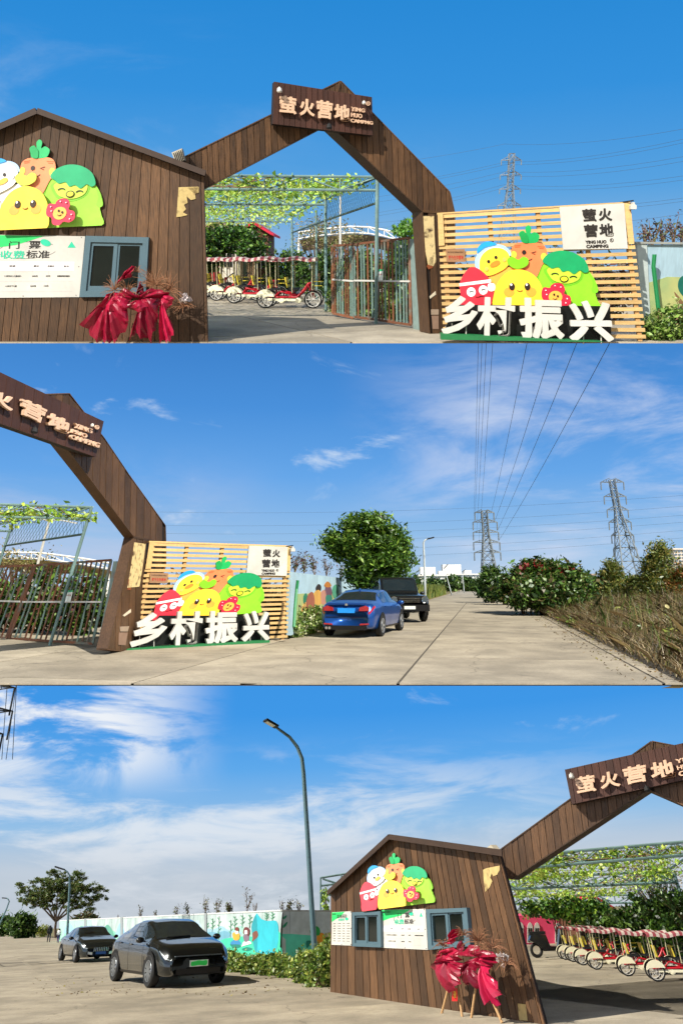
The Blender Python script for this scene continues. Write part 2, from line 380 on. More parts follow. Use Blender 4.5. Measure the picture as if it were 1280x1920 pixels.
# ------------------------------------------------------------------ sky and ground
def sky(S, top_row, stops, clouds, az=48, rad=620, low=-4.0):
    """curved backdrop; the colour runs with elevation, thin cloud on top. top_row: where the next terrace begins"""
    e0 = math.atan2(S.ray(640, top_row).z, S.ray(640, top_row).y); rows = []; NA, NE = 40, 24
    for i in range(NE + 1):
        r = []
        for j in range(NA + 1):
            a = R(-az + 2 * az * j / NA); et = math.atan(math.tan(e0) * math.cos(a)); el = R(low)
            e = el + (et - el) * i / NE; r.append(Vector((math.sin(a) * math.cos(e), math.cos(a) * math.cos(e), math.sin(e))) * rad)
        rows.append(r)
    m = bpy.data.materials.new('sky_%d' % S.k); m.use_nodes = True; n = m.node_tree.nodes; L = m.node_tree.links
    n.remove(n['Principled BSDF']); em = n.new('ShaderNodeEmission'); L.new(em.outputs[0], n['Material Output'].inputs[0])
    tc = n.new('ShaderNodeTexCoord'); nv = n.new('ShaderNodeVectorMath'); nv.operation = 'NORMALIZE'; L.new(tc.outputs['Object'], nv.inputs[0])
    sx = n.new('ShaderNodeSeparateXYZ'); L.new(nv.outputs[0], sx.inputs[0])
    mr = n.new('ShaderNodeMapRange'); mr.inputs[1].default_value = 0; mr.inputs[2].default_value = .5; L.new(sx.outputs[2], mr.inputs[0])
    rp = n.new('ShaderNodeValToRGB'); cr = rp.color_ramp
    while len(cr.elements) < len(stops): cr.elements.new(.5)
    for e, (p, c) in zip(cr.elements, stops): e.position = p * 2; e.color = (*[x * .69 for x in lin(c)], 1)
    L.new(mr.outputs[0], rp.inputs[0]); col = rp.outputs[0]
    for (sc_, stretch, rot, lo, hi, amt, c, zlo, zhi, xlo, xhi, seed) in clouds:
        # project onto a flat cloud layer so streaks run together towards the horizon
        dv = n.new('ShaderNodeMath'); dv.operation = 'ADD'; dv.inputs[1].default_value = .12; L.new(sx.outputs[2], dv.inputs[0])
        cx = n.new('ShaderNodeMath'); cx.operation = 'DIVIDE'; L.new(sx.outputs[0], cx.inputs[0]); L.new(dv.outputs[0], cx.inputs[1])
        cy = n.new('ShaderNodeMath'); cy.operation = 'DIVIDE'; L.new(sx.outputs[1], cy.inputs[0]); L.new(dv.outputs[0], cy.inputs[1])
        cb = n.new('ShaderNodeCombineXYZ'); L.new(cx.outputs[0], cb.inputs[0]); L.new(cy.outputs[0], cb.inputs[1]); cb.inputs[2].default_value = seed
        if seed < 0:                                     # high wisps: no convergence
            L.new(sx.outputs[0], cb.inputs[0]); L.new(sx.outputs[2], cb.inputs[1])
        mp = n.new('ShaderNodeMapping'); mp.inputs['Scale'].default_value = stretch; mp.inputs['Rotation'].default_value = (0, 0, R(rot)); L.new(cb.outputs[0], mp.inputs[0])
        no = n.new('ShaderNodeTexNoise'); no.inputs['Scale'].default_value = sc_; no.inputs['Detail'].default_value = 9; no.inputs['Roughness'].default_value = .62; no.inputs['Distortion'].default_value = .5
        L.new(mp.outputs[0], no.inputs[0])
        r2 = n.new('ShaderNodeMapRange'); r2.inputs[1].default_value = lo; r2.inputs[2].default_value = hi; r2.inputs[4].default_value = amt; r2.interpolation_type = 'SMOOTHSTEP'; L.new(no.outputs[0], r2.inputs[0])
        fac = r2.outputs[0]
        for (o_, a_, b_) in ((sx.outputs[2], zlo, zhi), (sx.outputs[0], xlo, xhi)):
            if a_ is None: continue
            r3 = n.new('ShaderNodeMapRange'); r3.inputs[1].default_value = a_; r3.inputs[2].default_value = b_; r3.interpolation_type = 'SMOOTHSTEP'; L.new(o_, r3.inputs[0])
            mu = n.new('ShaderNodeMath'); mu.operation = 'MULTIPLY'; L.new(fac, mu.inputs[0]); L.new(r3.outputs[0], mu.inputs[1]); fac = mu.outputs[0]
        mx = n.new('ShaderNodeMix'); mx.data_type = 'RGBA'; L.new(fac, mx.inputs[0]); L.new(col, mx.inputs[6]); mx.inputs[7].default_value = (*[x * .69 for x in lin(c)], 1); col = mx.outputs[2]
    L.new(col, em.inputs[0]); em.inputs[1].default_value = 1.0; m.cycles.emission_sampling = 'NONE'
    return struct(S, 'sky', MB().grid(rows), m, smooth=True)
def ground(S, name, front_row, far, m, half=.62, slabs=None, nslab=1):
    y0 = S.g(640, front_row).y; z = -EYE + (.012 if m is CONCJ else -.02)
    w0, w1 = half * y0, half * far
    g = struct(S, name, MB().add([(-w0, y0, z - .02), (w0, y0, z - .02), (w1, far, z - .02), (-w1, far, z - .02)], [(0, 1, 2, 3)]), m)
    return g, y0
def concrete_slabs(S, g, y0, org, ang, sx, sy, ni, nj, ymax, m, half=.6, e=.02):
    """cast bays with open joints, laid along the drive; each a piece of the ground"""
    c, s_ = math.cos(R(ang)), math.sin(R(ang))
    for i in range(ni[0], ni[1]):
        for j in range(nj[0], nj[1]):
            q = [(org[0] + x * c - y * s_, org[1] + x * s_ + y * c) for x, y in ((i * sx + e, j * sy + e), ((i + 1) * sx - e, j * sy + e), ((i + 1) * sx - e, (j + 1) * sy - e), (i * sx + e, (j + 1) * sy - e))]
            q = clip(q, 0, 1, -y0); q = clip(q, 0, -1, ymax) if len(q) > 2 else q
            for sg in (1, -1):
                if len(q) > 2: q = clip(q, sg, half, 0)
            if len(q) < 3: continue
            h = random.uniform(-.002, .002)
            child(S, 'concrete_slab', MB().prism([(x, y, -EYE - .03) for x, y in q], (0, 0, .03 + h)), m, g)
# ------------------------------------------------------------------ cartoon cut-out (drawn in art units, laid on a board)
def affine(src, dst):
    A = np.array([[x, y, 1] for x, y in src]); M = np.linalg.solve(A, np.array(dst)); return lambda p: tuple(np.array([p[0], p[1], 1]) @ M)
def cutout(S, pl, fn, n0, label, bottom, white_duck, pale=False):
    o = pl.P(*fn((560, bottom)), n0); T = Thing(S, 'cartoon_cutout', label, 'cutout sign', o); st = [0]
    def put(name, pts, col, lay, par=None, th=.012):
        q = [(x, min(y, bottom)) for x, y in pts]; n = n0 + lay * .012 + st[0] * .0004; st[0] += 1
        if pale:
            h = col.lstrip('#'); c3 = [int(h[i:i+2], 16) for i in (0, 2, 4)]; c3 = [int(c + (255 - c) * .16) for c in c3]; col = '#%02x%02x%02x' % tuple(c3)
        return T.part(name, piece(pl, [fn(p) for p in q], n - .004, n + th), flat(col, .45), par)
    B = bottom
    # green figure with a leaf cap
    g = put('green_body', blob([(600, B), (604, 520), (620, 470), (660, 425), (760, 400), (880, 415), (935, 470), (975, 530), (994, 590), (978, 612), (990, 650), (998, B), (800, B + 2)]), '#8bd42a', 0, th=.02)
    put('sleeve', blob([(604, 520), (620, 470), (660, 435), (640, 500), (625, 560)]), '#6cbf22', 1, g); put('sleeve', blob([(940, 490), (975, 535), (994, 590), (978, 606), (955, 590), (962, 545)]), '#7ac825', 1, g)
    put('face', blob([(672, 462), (760, 440), (880, 455), (905, 490), (880, 540), (800, 565), (720, 545), (685, 505)]), '#6fbf24', 1, g)
    put('face', blob([(690, 462), (760, 440), (870, 455), (892, 490), (868, 532), (800, 550), (730, 532), (700, 500)]), '#bfe23c', 2, g)
    put('leaf_cap', blob([(660, 415), (690, 375), (760, 352), (840, 362), (910, 405), (938, 468), (915, 485), (885, 470), (850, 492), (815, 472), (780, 478), (755, 452), (715, 458), (690, 438)]), '#119a5c', 3, g)
    for cx, cy in ((735, 497), (845, 515)): put('eye', arc(cx, cy + 4, 22, 14, 200, 340, 6), '#1b1a17', 3, g)
    put('mouth', ell(790, 522, 26, 20), '#1b1a17', 3, g); put('mouth', ell(790, 522, 20, 14), '#e8e22e', 4, g)
    # carrot
    c = put('carrot_body', blob([(478, 335), (510, 306), (575, 303), (650, 308), (682, 340), (686, 395), (655, 445), (615, 520), (540, 520), (500, 440), (480, 390)]), '#f4824e', 1, th=.02)
    for p in ([(545, 305), (527, 272), (520, 245), (545, 232), (562, 250), (558, 215), (575, 199), (592, 215), (590, 250), (612, 240), (640, 258), (638, 285), (618, 305)],): put('carrot_leaf', blob(p), '#17ad58', 2, c)
    put('carrot_leaf', blob([(546, 303), (530, 272), (522, 248), (545, 236), (572, 262), (574, 303)]), '#0f9a49', 3, c)
    for x, y in ((488, 376), (668, 388)): put('ear', ell(x, y, 17, 22), '#f6d943', 2, c)
    for q in (((492, 322), (530, 318)), ((495, 330), (525, 328)), ((630, 326), (672, 330)), ((640, 336), (668, 340))): put('mark', ribbon(q, 3), '#e06030', 2, c)
    put('eye', ell(550, 362, 13, 14), '#2a201b', 2, c); put('eye', ribbon([(622, 358), (594, 365), (616, 374)], 5), '#2a201b', 2, c); put('mouth', arc(578, 395, 20, 14, 20, 120, 5), '#2a201b', 2, c)
    # duck with a cap
    yd = '#f6f4ee' if white_duck else '#ffd93b'; bd = '#f3f0ea' if white_duck else '#fbb04a'
    d = put('duck_body', blob([(330, 640), (335, 520), (370, 470), (440, 455), (500, 450), (520, 520), (480, 640)]), bd, 1, th=.02)
    put('hood', blob([(262, 460), (256, 410), (285, 350), (340, 318), (410, 316), (458, 342), (470, 380), (430, 400), (340, 430), (300, 470), (285, 480)]), '#a9cdf3', 2, d)
    put('cap', blob([(268, 368), (275, 330), (310, 302), (350, 297), (384, 312), (370, 320), (320, 332), (285, 356)]), '#1f9be6', 3, d)
    put('duck_head', blob([(285, 470), (284, 410), (310, 365), (360, 336), (420, 340), (458, 372), (462, 420), (440, 455), (390, 485), (340, 502), (300, 492)]), yd, 4, d)
    for x, y in ((337, 417), (381, 392)): put('eye', ell(x, y, 9, 10), '#1f1a17', 5, d)
    put('beak', blob([(345, 438), (362, 420), (388, 410), (405, 418), (400, 434), (376, 448), (352, 450)]), '#f28a2a' if not white_duck else '#f3b83e', 5, d)
    for x, y in ((432, 406), (326, 462)): put('cheek', ell(x, y, 11, 13), '#f7b85a' if not white_duck else '#dfd0e4', 5, d)
    # heart leaf
    put('heart_leaf', blob([(452, 430), (452, 400), (478, 388), (506, 402), (520, 404), (545, 388), (574, 402), (572, 436), (535, 458), (490, 458)]), '#7cc31f' if not white_duck else '#cfe03a', 6)
    # red figure with goggles
    r = put('red_body', blob([(168, 600), (163, 555), (185, 500), (215, 462), (240, 450), (275, 460), (320, 495), (352, 540), (374, 590), (360, 640), (330, B), (182, B), (172, 650)]), '#ea2f40', 6, th=.02)
    put('band', [(161, 548), (350, 523), (352, 543), (163, 566)], '#f7f4ee', 7, r)
    for x, y in ((233, 600), (305, 588)):
        put('goggle', ell(x, y, 27, 28), '#fbfaf6', 7, r); put('eye', arc(x + 2, y + 5, 14, 9, 200, 340, 4), '#1f1a17', 8, r)
    put('mouth', ribbon([(258, 628), (275, 630), (290, 624), (310, 626)], 3), '#5a0d12', 8, r)
    put('hand', blob([(332, 560), (345, 548), (372, 552), (376, 585), (355, 596), (335, 588)]), '#fbfaf6', 8, r)
    # yellow dumpling
    y = put('yellow_body', blob([(371, B), (373, 600), (392, 545), (430, 495), (485, 468), (545, 468), (605, 495), (645, 545), (664, 600), (668, B), (520, B + 2)]), '#ffd836', 9, th=.02)
    for cx in (460, 592): put('cheek', ell(cx, 600, 32, 29), '#f8a63a', 10, y)
    for cx in (477, 570):
        put('eye', ell(cx, 567, 17, 22), '#2a1a12', 11, y); put('glint', ell(cx - 4, 556, 6, 7), '#fffdf6', 12, y)
    put('mouth', arc(524, 582, 17, 13, 25, 155, 4), '#b5652a', 11, y)
    # flower
    f = put('flower', blob([(655, 600), (670, 572), (705, 575), (712, 560), (740, 546), (780, 553), (795, 585), (790, 610), (825, 625), (830, 665), (800, 685), (765, 680), (740, 700), (700, 690), (690, 655), (660, 640)]), '#d8213f', 10, th=.016)
    put('flower_face', ell(738, 630, 41, 37), '#f9b247', 11, f)
    for x, y_ in ((730, 615), (752, 625)): put('eye', ell(x, y_, 6, 7), '#2a1a12', 12, f)
    put('mouth', arc(735, 634, 13, 9, 20, 150, 3), '#2a1a12', 12, f)
    for x, y_ in ((680, 590), (685, 615), (735, 562), (770, 570), (808, 640), (800, 665)): put('dot', ell(x, y_, 4, 4, n=8), '#ffd9dc', 12, f)
    return T
# ------------------------------------------------------------------ slatted sign board with big letters
def signboard(S, q, depth, labels, n_slat=20, art_fn=None, logo=None, plaque=None, base=None, back=None, chars=None, lamp=None, posts=None, k=1.0):
    (tl, tr, br, bl) = q; pl = Plane(S, (bl[0], bl[1], depth[0]), (br[0], br[1], depth[1]))
    T = Thing(S, 'slatted_signboard', labels[0], 'signboard', pl.P(*bl))
    TL, TR, BR, BL = map(Vector, q)
    for i in range(n_slat):
        a, b = (i + .06) / n_slat, (i + .60) / n_slat; j = random.uniform(-.02, .02) / n_slat
        T.part('slat', piece(pl, [tuple(TL.lerp(BL, a + j)), tuple(TR.lerp(BR, a + j)), tuple(TR.lerp(BR, b + j)), tuple(TL.lerp(BL, b + j))], 0, .028), PINE)
    for t in (.03, .27, .52, .76, .97):
        a, b = TL.lerp(TR, t), BL.lerp(BR, t); T.part('upright', piece(pl, [(a.x - 4 * k, a.y + 1), (a.x + 4 * k, a.y + 1), (b.x + 4 * k, b.y), (b.x - 4 * k, b.y)], -.09, -.004), PINEB)
    T.part('top_rail', piece(pl, [(tl[0] - 1, tl[1] - 3), (tr[0] + 1, tr[1] - 3), (tr[0] + 1, tr[1]), (tl[0] - 1, tl[1])], -.09, .04), PINE)
    for p in posts: T.part('end_board', piece(pl, p, .031, .056), PINE)
    # behind it a low lattice and a dark screen seen through the gaps
    W_ = Thing(S, 'logo_board', labels[1], 'sign', pl.P(*logo[0][3], .06))
    W_.part('panel', piece(pl, logo[0], .06, .075), WHITEP)
    for t, qd in logo[1]: W_.part('lettering', text_on(pl, t, qd, .074, .079, .02, fat=.015 if len(t) < 2 else .006), flat('#2a2522'))
    x, y, r = logo[2]
    W_.part('lettering', piece(pl, ribbon(ell(x, y, r, r) + ell(x, y, r, r)[:1], r * .35), .074, .079), flat('#2a2522')); W_.part('lettering', text_on(pl, 'R', rectq(x - r * .5, y - r * .6, x + r * .5, y + r * .6), .074, .079), flat('#2a2522'))
    Q = Thing(S, 'bronze_plaque', labels[2], 'plaque', pl.P(*plaque[3], .06)); Q.part('plate', piece(pl, plaque, .06, .07), mat('bronze_plate', '#b58a66', .35, .1, metal=.55))
    P0, P1, P2, P3 = map(Vector, plaque)
    def sub(u0, v0, u1, v1): return [tuple((P0.lerp(P1, u)).lerp(P3.lerp(P2, u), v)) for u, v in ((u0, v0), (u1, v0), (u1, v1), (u0, v1))]
    Q.part('lettering', text_on(pl, '农业农村示范基地合作单位', sub(.08, .18, .92, .32), .069, .072, .01), flat('#3a2418'))
    Q.part('lettering', text_on(pl, '野外生存营地', sub(.12, .5, .9, .82), .069, .072, .02), flat('#b3261e'))
    n_art = .16
    cutout(S, pl, art_fn, n_art, labels[3], 700, False)
    L_ = Thing(S, 'letter_sign', labels[4], 'letter sign', pl.P(*base[3], .5))
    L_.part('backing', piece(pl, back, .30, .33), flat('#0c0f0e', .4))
    L_.part('plinth', piece(pl, base, .42, .75), mat('green_plinth', '#1d6b3a', .6, .15))
    for t, qd in chars:
        L_.part('character', text_on(pl, t, qd, .52, .60, .02, fat=.018), WHITEP)
    for qd in [c[1] for c in chars]:
        for f in (.3, .7):
            x = qd[3][0] + (qd[2][0] - qd[3][0]) * f; y = qd[3][1]; L_.part('prop', MB().tube([pl.P(x, y - 22, .5), pl.P(x, y + 4, .5)], .012, 6), WHITEP)
    x, y = lamp
    H = Thing(S, 'floodlight', labels[5], 'lamp', pl.P(x, y + 5, .1)); H.part('bracket', MB().tube([pl.P(x - 26 * k, y - 8 * k, .0), pl.P(x - 6 * k, y - 11 * k, .1), pl.P(x, y - 12 * k, .12)], .014, 6), DARKM)
    H.part('housing', piece(pl, [(x + k * i, y + k * j) for i, j in ((-2, -9), (2, -9), (2.5, -5), (5.5, -3), (5.5, 4), (-5.5, 4), (-5.5, -3), (-2.5, -5))], .06, .18), WHITEP)
    return T, pl
# ------------------------------------------------------------------ timber gate arch with its name board
def gate_arch(S, pl, beams, posts, thick, sign, label_gate, label_sign, spacing, cut_top, cut_bot, lean=lambda x: 0, sign_n=(.22, .25), chars=(), lamps=(), flyers=(), org=None):
    T = Thing(S, 'gate_arch', label_gate, 'gate arch', org or pl.P(*posts[0][-1]))
    for poly in beams + posts:
        T.part('beam_core', piece(pl, poly, -thick, -.03), WOOD if False else WOODB)
        xs = [p[0] for p in poly]; planks(T, pl, poly, lines_between(min(xs), max(xs), spacing, cut_top, cut_bot, lean), -.028, 0, WOOD)
        # lining boards on the edges
        n = len(poly)
        for i in range(n):
            a, b = Vector(poly[i]), Vector(poly[(i + 1) % n])
            if (b - a).length < 14: continue
            pa, pb = pl.P(a.x, a.y, 0), pl.P(b.x, b.y, 0); d = (pb - pa).normalized(); o = d.cross(pl.n)
            c = sum((pl.P(*p) for p in poly), Vector()) / n
            if o.dot(c - pa) > 0: o = -o
            T.part('lining_board', MB().prism([pa + o * .002 + pl.n * .012, pb + o * .002 + pl.n * .012, pb + o * .002 - pl.n * thick, pa + o * .002 - pl.n * thick], o * .02), WOOD)
    G = Thing(S, 'name_board', label_sign, 'sign', pl.P(*sign['poly'][-1], sign_n[0]))
    G.part('frame', piece(pl, sign['poly'], sign_n[0] - .18, sign_n[0] - .002), WOODB)
    planks(G, pl, sign['poly'], sign['lines'], sign_n[0], sign_n[1], WOODS, gap=.9, jit=.008)
    for t, qd in chars: G.part('character', text_on(pl, t, qd, sign_n[1] + .03, sign_n[1] + .075, .02, fat=.016 if len(t) == 1 else .008), CREAM)
    for (x, y, r) in sign.get('mark', ()):
        G.part('registered_mark', piece(pl, ribbon(ell(x, y, r, r) + ell(x, y, r, r)[:1], r * .35), sign_n[1] + .03, sign_n[1] + .05), CREAM); G.part('registered_mark', text_on(pl, 'R', rectq(x - r * .45, y - r * .55, x + r * .45, y + r * .55), sign_n[1] + .03, sign_n[1] + .05), CREAM)
    for lab, x, y, s, m in lamps:
        H = Thing(S, 'floodlight', lab, 'lamp', pl.P(x, y, sign_n[1])); p = pl.P(x, y, sign_n[1] + .16); k = s
        H.part('housing', MB().tube([p + Vector((0, 0, k * .9)), p + Vector((0, 0, k * .55)), p + Vector((0, -.01, k * .3)), p + Vector((0, -.02, -k * .7)), p + Vector((0, -.02, -k))], [k * .25, k * .3, k * .8, k * .95, k * .7], 10), m, smooth=False)
        H.part('bracket', MB().tube([pl.P(x, y, sign_n[1]), p], k * .22, 6), DARKM)
    for pts, col, nm in flyers: T.part(nm, piece(pl, pts, .001, .012), mat('peeling_poster', '#d9c089', .8, .15, 14, col2='#4a3524', mixscale=7, mixpos=.60) if col is None else flat(col, .8))
    return T
def strips(pl, a, b, n, w): return [ribbon([tuple(Vector(a[0]).lerp(Vector(a[1]), i / (n - 1))), tuple(Vector(b[0]).lerp(Vector(b[1]), i / (n - 1)))], w) for i in range(n)]
# ------------------------------------------------------------------ timber gatehouse
def window(T, pl, q, n, split=.52, rail=None):
    A, B, C_, D = map(Vector, q)
    def pt(u, v): return tuple(A.lerp(B, u).lerp(D.lerp(C_, u), v))
    def rect(u0, v0, u1, v1): return [pt(u0, v0), pt(u1, v0), pt(u1, v1), pt(u0, v1)]
    w = T.part('window', piece(pl, rect(.05, .05, .95, .95), n - .02, n + .005), GLASSD)
    for r in ((0, 0, 1, .1), (0, .9, 1, 1), (0, .1, .09, .9), (.91, .1, 1, .9)): T.part('frame', piece(pl, rect(*r), n - .01, n + .07), WINF, w)
    for r in ((.09, .1, split, .16), (.09, .82, split, .9), (.09, .16, .14, .82), (split - .06, .16, split, .82)): T.part('sash', piece(pl, rect(*r), n, n + .04), WINF, w)
    for r in ((split, .1, .91, .15), (split, .85, .91, .9), (.87, .15, .91, .85), (split, .15, split + .04, .85)): T.part('sash', piece(pl, rect(*r), n, n + .025), WINF, w)
    for (u0, u1) in ((.14, split - .06), (split + .04, .87)): T.part('pane', piece(pl, rect(u0, .16, u1, .84), n + .006, n + .012), GLASSD, w)
    return w
def price_board(S, pl, q, n, label, title, rows, big=True):
    A, B, C_, D = map(Vector, q)
    def pt(u, v): return tuple(A.lerp(B, u).lerp(D.lerp(C_, u), v))
    def rect(u0, v0, u1, v1): return [pt(u0, v0), pt(u1, v0), pt(u1, v1), pt(u0, v1)]
    T = Thing(S, 'price_board', label, 'sign', pl.P(*q[3], n)); T.part('panel', piece(pl, q, n, n + .012), WHITEP); e = n + .012
    T.part('print', piece(pl, [pt(.004, .006), pt(.66, .006), pt(.42, .16), pt(.2, .22), pt(.004, .30)], e, e + .002), flat('#2bc768'))
    bk, tl_ = flat('#23201f'), flat('#2fbf96')
    T.part('lettering', text_on(pl, '萤火营地', rect(.03, .04, .2, .085), e + .001, e + .004, .02), bk)
    if big:
        T.part('lettering', text_on(pl, '门', rect(.36, .10, .45, .22), e + .001, e + .004, .015), bk); T.part('lettering', text_on(pl, '票', rect(.53, .09, .63, .22), e + .001, e + .004, .015), bk)
        T.part('lettering', text_on(pl, '收费', rect(.29, .25, .50, .38), e + .001, e + .004, .015), tl_); T.part('lettering', text_on(pl, '标准', rect(.51, .24, .71, .37), e + .001, e + .004, .015), bk)
        T.part('print', piece(pl, ell(*pt(.67, .115), abs(B.x - A.x) * .045, abs(D.y - A.y) * .05, 20), e + .004, e + .006), tl_)
        T.part('print', piece(pl, ribbon(ell(*pt(.52, .24), abs(B.x - A.x) * .25, abs(D.y - A.y) * .13, -3, 24, 20, 330), .7), e, e + .0015), bk)
        T.part('print', piece(pl, [pt(.89, .09), pt(.93, .19), pt(.86, .19)], e, e + .003), tl_)
        T.part('print', piece(pl, rect(.03, .42, .93, .57), e, e + .001), flat('#dcd7d6'))
        for v in (.57, .735, .9): T.part('print', piece(pl, rect(.03, v, .93, v + .006), e, e + .0016), flat('#b9b3b0'))
        for u in (.42, .57, .71): T.part('print', piece(pl, rect(u, .42, u + .003, .9), e, e + .0014), flat('#c4bebb'))
    else:
        T.part('lettering', text_on(pl, title[0], rect(.26, .08, .76, .19), e + .001, e + .004, .01), bk); T.part('lettering', text_on(pl, title[1], rect(.34, .20, .64, .28), e + .001, e + .004, .01), tl_)
        T.part('print', piece(pl, ell(*pt(.76, .22), 3.0, 2.6, 0), e + .004, e + .006), tl_)
    for (t, u0, v0, u1, v1) in rows: T.part('lettering', text_on(pl, t, rect(u0, v0, u1, v1), e + .002, e + .004, .012), bk)
    for u, v in ((.97, .02), (.97, .97), (.5, .975), (.97, .5)): T.part('screw', piece(pl, ell(*pt(u, v), .8, .8, n=8), e, e + .006), DARKM)
    return T
def gatehouse(S, pl, wall, roof, back_dir, label, spacing, ytop, ybot, lean, wins, depth=3.0, side=None, posters=()):
    T = Thing(S, 'gatehouse', label, 'gatehouse', pl.P(*wall[-1]))
    T.part('wall', piece(pl, wall, -.10, -.03), WOODB)
    xs = [p[0] for p in wall]; planks(T, pl, wall, lines_between(min(xs), max(xs), spacing, ytop, ybot, lean), -.028, 0, WOOD, gap=1.1)
    # body behind the facade, narrowing backwards
    f = [pl.P(*p, -.10) for p in wall]; c = sum(f, Vector()) / len(f)
    b = [Vector((c.x + (p.x - c.x) * .6, 0, p.z)) for p in f]
    bk = [Vector((q.x, 0, q.z)) + Vector((back_dir, p.y + depth, 0)) for p, q in zip(f, b)]
    n = len(f); mb = MB()
    for i in range(n):
        mb.add([f[i], f[(i + 1) % n], bk[(i + 1) % n], bk[i]], [(0, 1, 2, 3)])
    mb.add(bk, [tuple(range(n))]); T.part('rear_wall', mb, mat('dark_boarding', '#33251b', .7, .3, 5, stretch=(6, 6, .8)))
    for (a, b_) in roof:
        p, q = pl.P(*a, .16), pl.P(*b_, .16); d = (q - p).normalized(); up = d.cross(pl.n); up = up if up.z > 0 else -up
        bd = Vector((back_dir * .5, depth + .2, 0)); r = T.part('roof', MB().prism([p, q, q + bd, p + bd], up * .07), mat('roof_sheet', '#2c2320', .6, .2))
        T.part('fascia', MB().prism([p - pl.n * .0 + up * .075, q + up * .075, q - up * .03, p - up * .03], pl.n * .025), mat('roof_fascia', '#3a2a20', .6, .2), r)
    for w in wins: window(T, pl, w, .012)
    for pts in posters: T.part('peeling_poster', piece(pl, pts, .001, .01), mat('torn_paper', '#b9a26a', .8, .2, 9, col2='#7a6440', mixscale=6, mixpos=.62))
    return T
# ------------------------------------------------------------------ stands of red paper flowers
def bouquet(S, pl, wraps, label, twigs, legs, ribbon_px=None, n=.45):
    xs = [p for w in wraps for p in w[0]]; T = Thing(S, 'flower_stand', label, 'flower stand', pl.P(legs[0][0][0], legs[0][0][1], n) if legs else pl.P(*max(xs, key=lambda p: p[1]), n))
    reds = ['#90102f', '#a81639', '#780b26', '#b81c44']
    for k, (pts, apex) in enumerate(wraps):
        # a folded sheet: fan of creased triangles from the tie point
        m = mat('crimson_wrap_%d' % (k % 4), reds[k % 4], .36, .18, 3, spec=.5, transl=.10); mb = MB(); a = pl.P(*apex, n + .10)
        fine = []
        for i in range(len(pts) - 1):
            for t in (0, .2, .4, .6, .8): fine.append(tuple(Vector(pts[i]).lerp(Vector(pts[i + 1]), t)))
        fine.append(pts[-1]); ph = random.uniform(0, 6); rows = []
        for t in (0, .18, .36, .55, .75, .9, 1.0):
            r_ = []
            for i, (x, y) in enumerate(fine):
                f = math.sin(i * 1.25 + ph) * .6 + math.sin(i * .53 + ph * 2) * .5; w = 1 + .05 * math.sin(i * 2.1 + ph) * t
                q = a.lerp(pl.P(apex[0] + (x - apex[0]) * w, apex[1] + (y - apex[1]) * w, n + .16), t); r_.append(q + pl.n * (.085 * f * t ** .7 + .10 * math.sin(t * 3.14) + random.uniform(-.022, .022) * t))
            rows.append(r_)
        mb.grid(rows)
        T.part('wrapping', mb, m)
    for x, y, sc_, k in twigs:
        mb = MB(); c = pl.P(x, y, n + .1)
        for i in range(k):
            d = Vector((random.uniform(-1, 1), random.uniform(-.6, .3), random.uniform(-.25, .9))).normalized() * sc_ * random.uniform(.5, 1.1)
            mb.tube([c + d * .1, c + d * .6 + Vector((0, 0, .02)), c + d + Vector((0, 0, -.03))], [.006, .005, .003], 4)
        T.part('dried_spray', mb, mat('dried_spray', '#8a5f42', .8, .3, 20), kind='stuff')
    for a, b in legs: T.part('leg', MB().tube([pl.P(*a, n), pl.P(*b, n - .12)], .022, 8), mat('bamboo', '#b08a5c', .6, .2, 6))
    return T
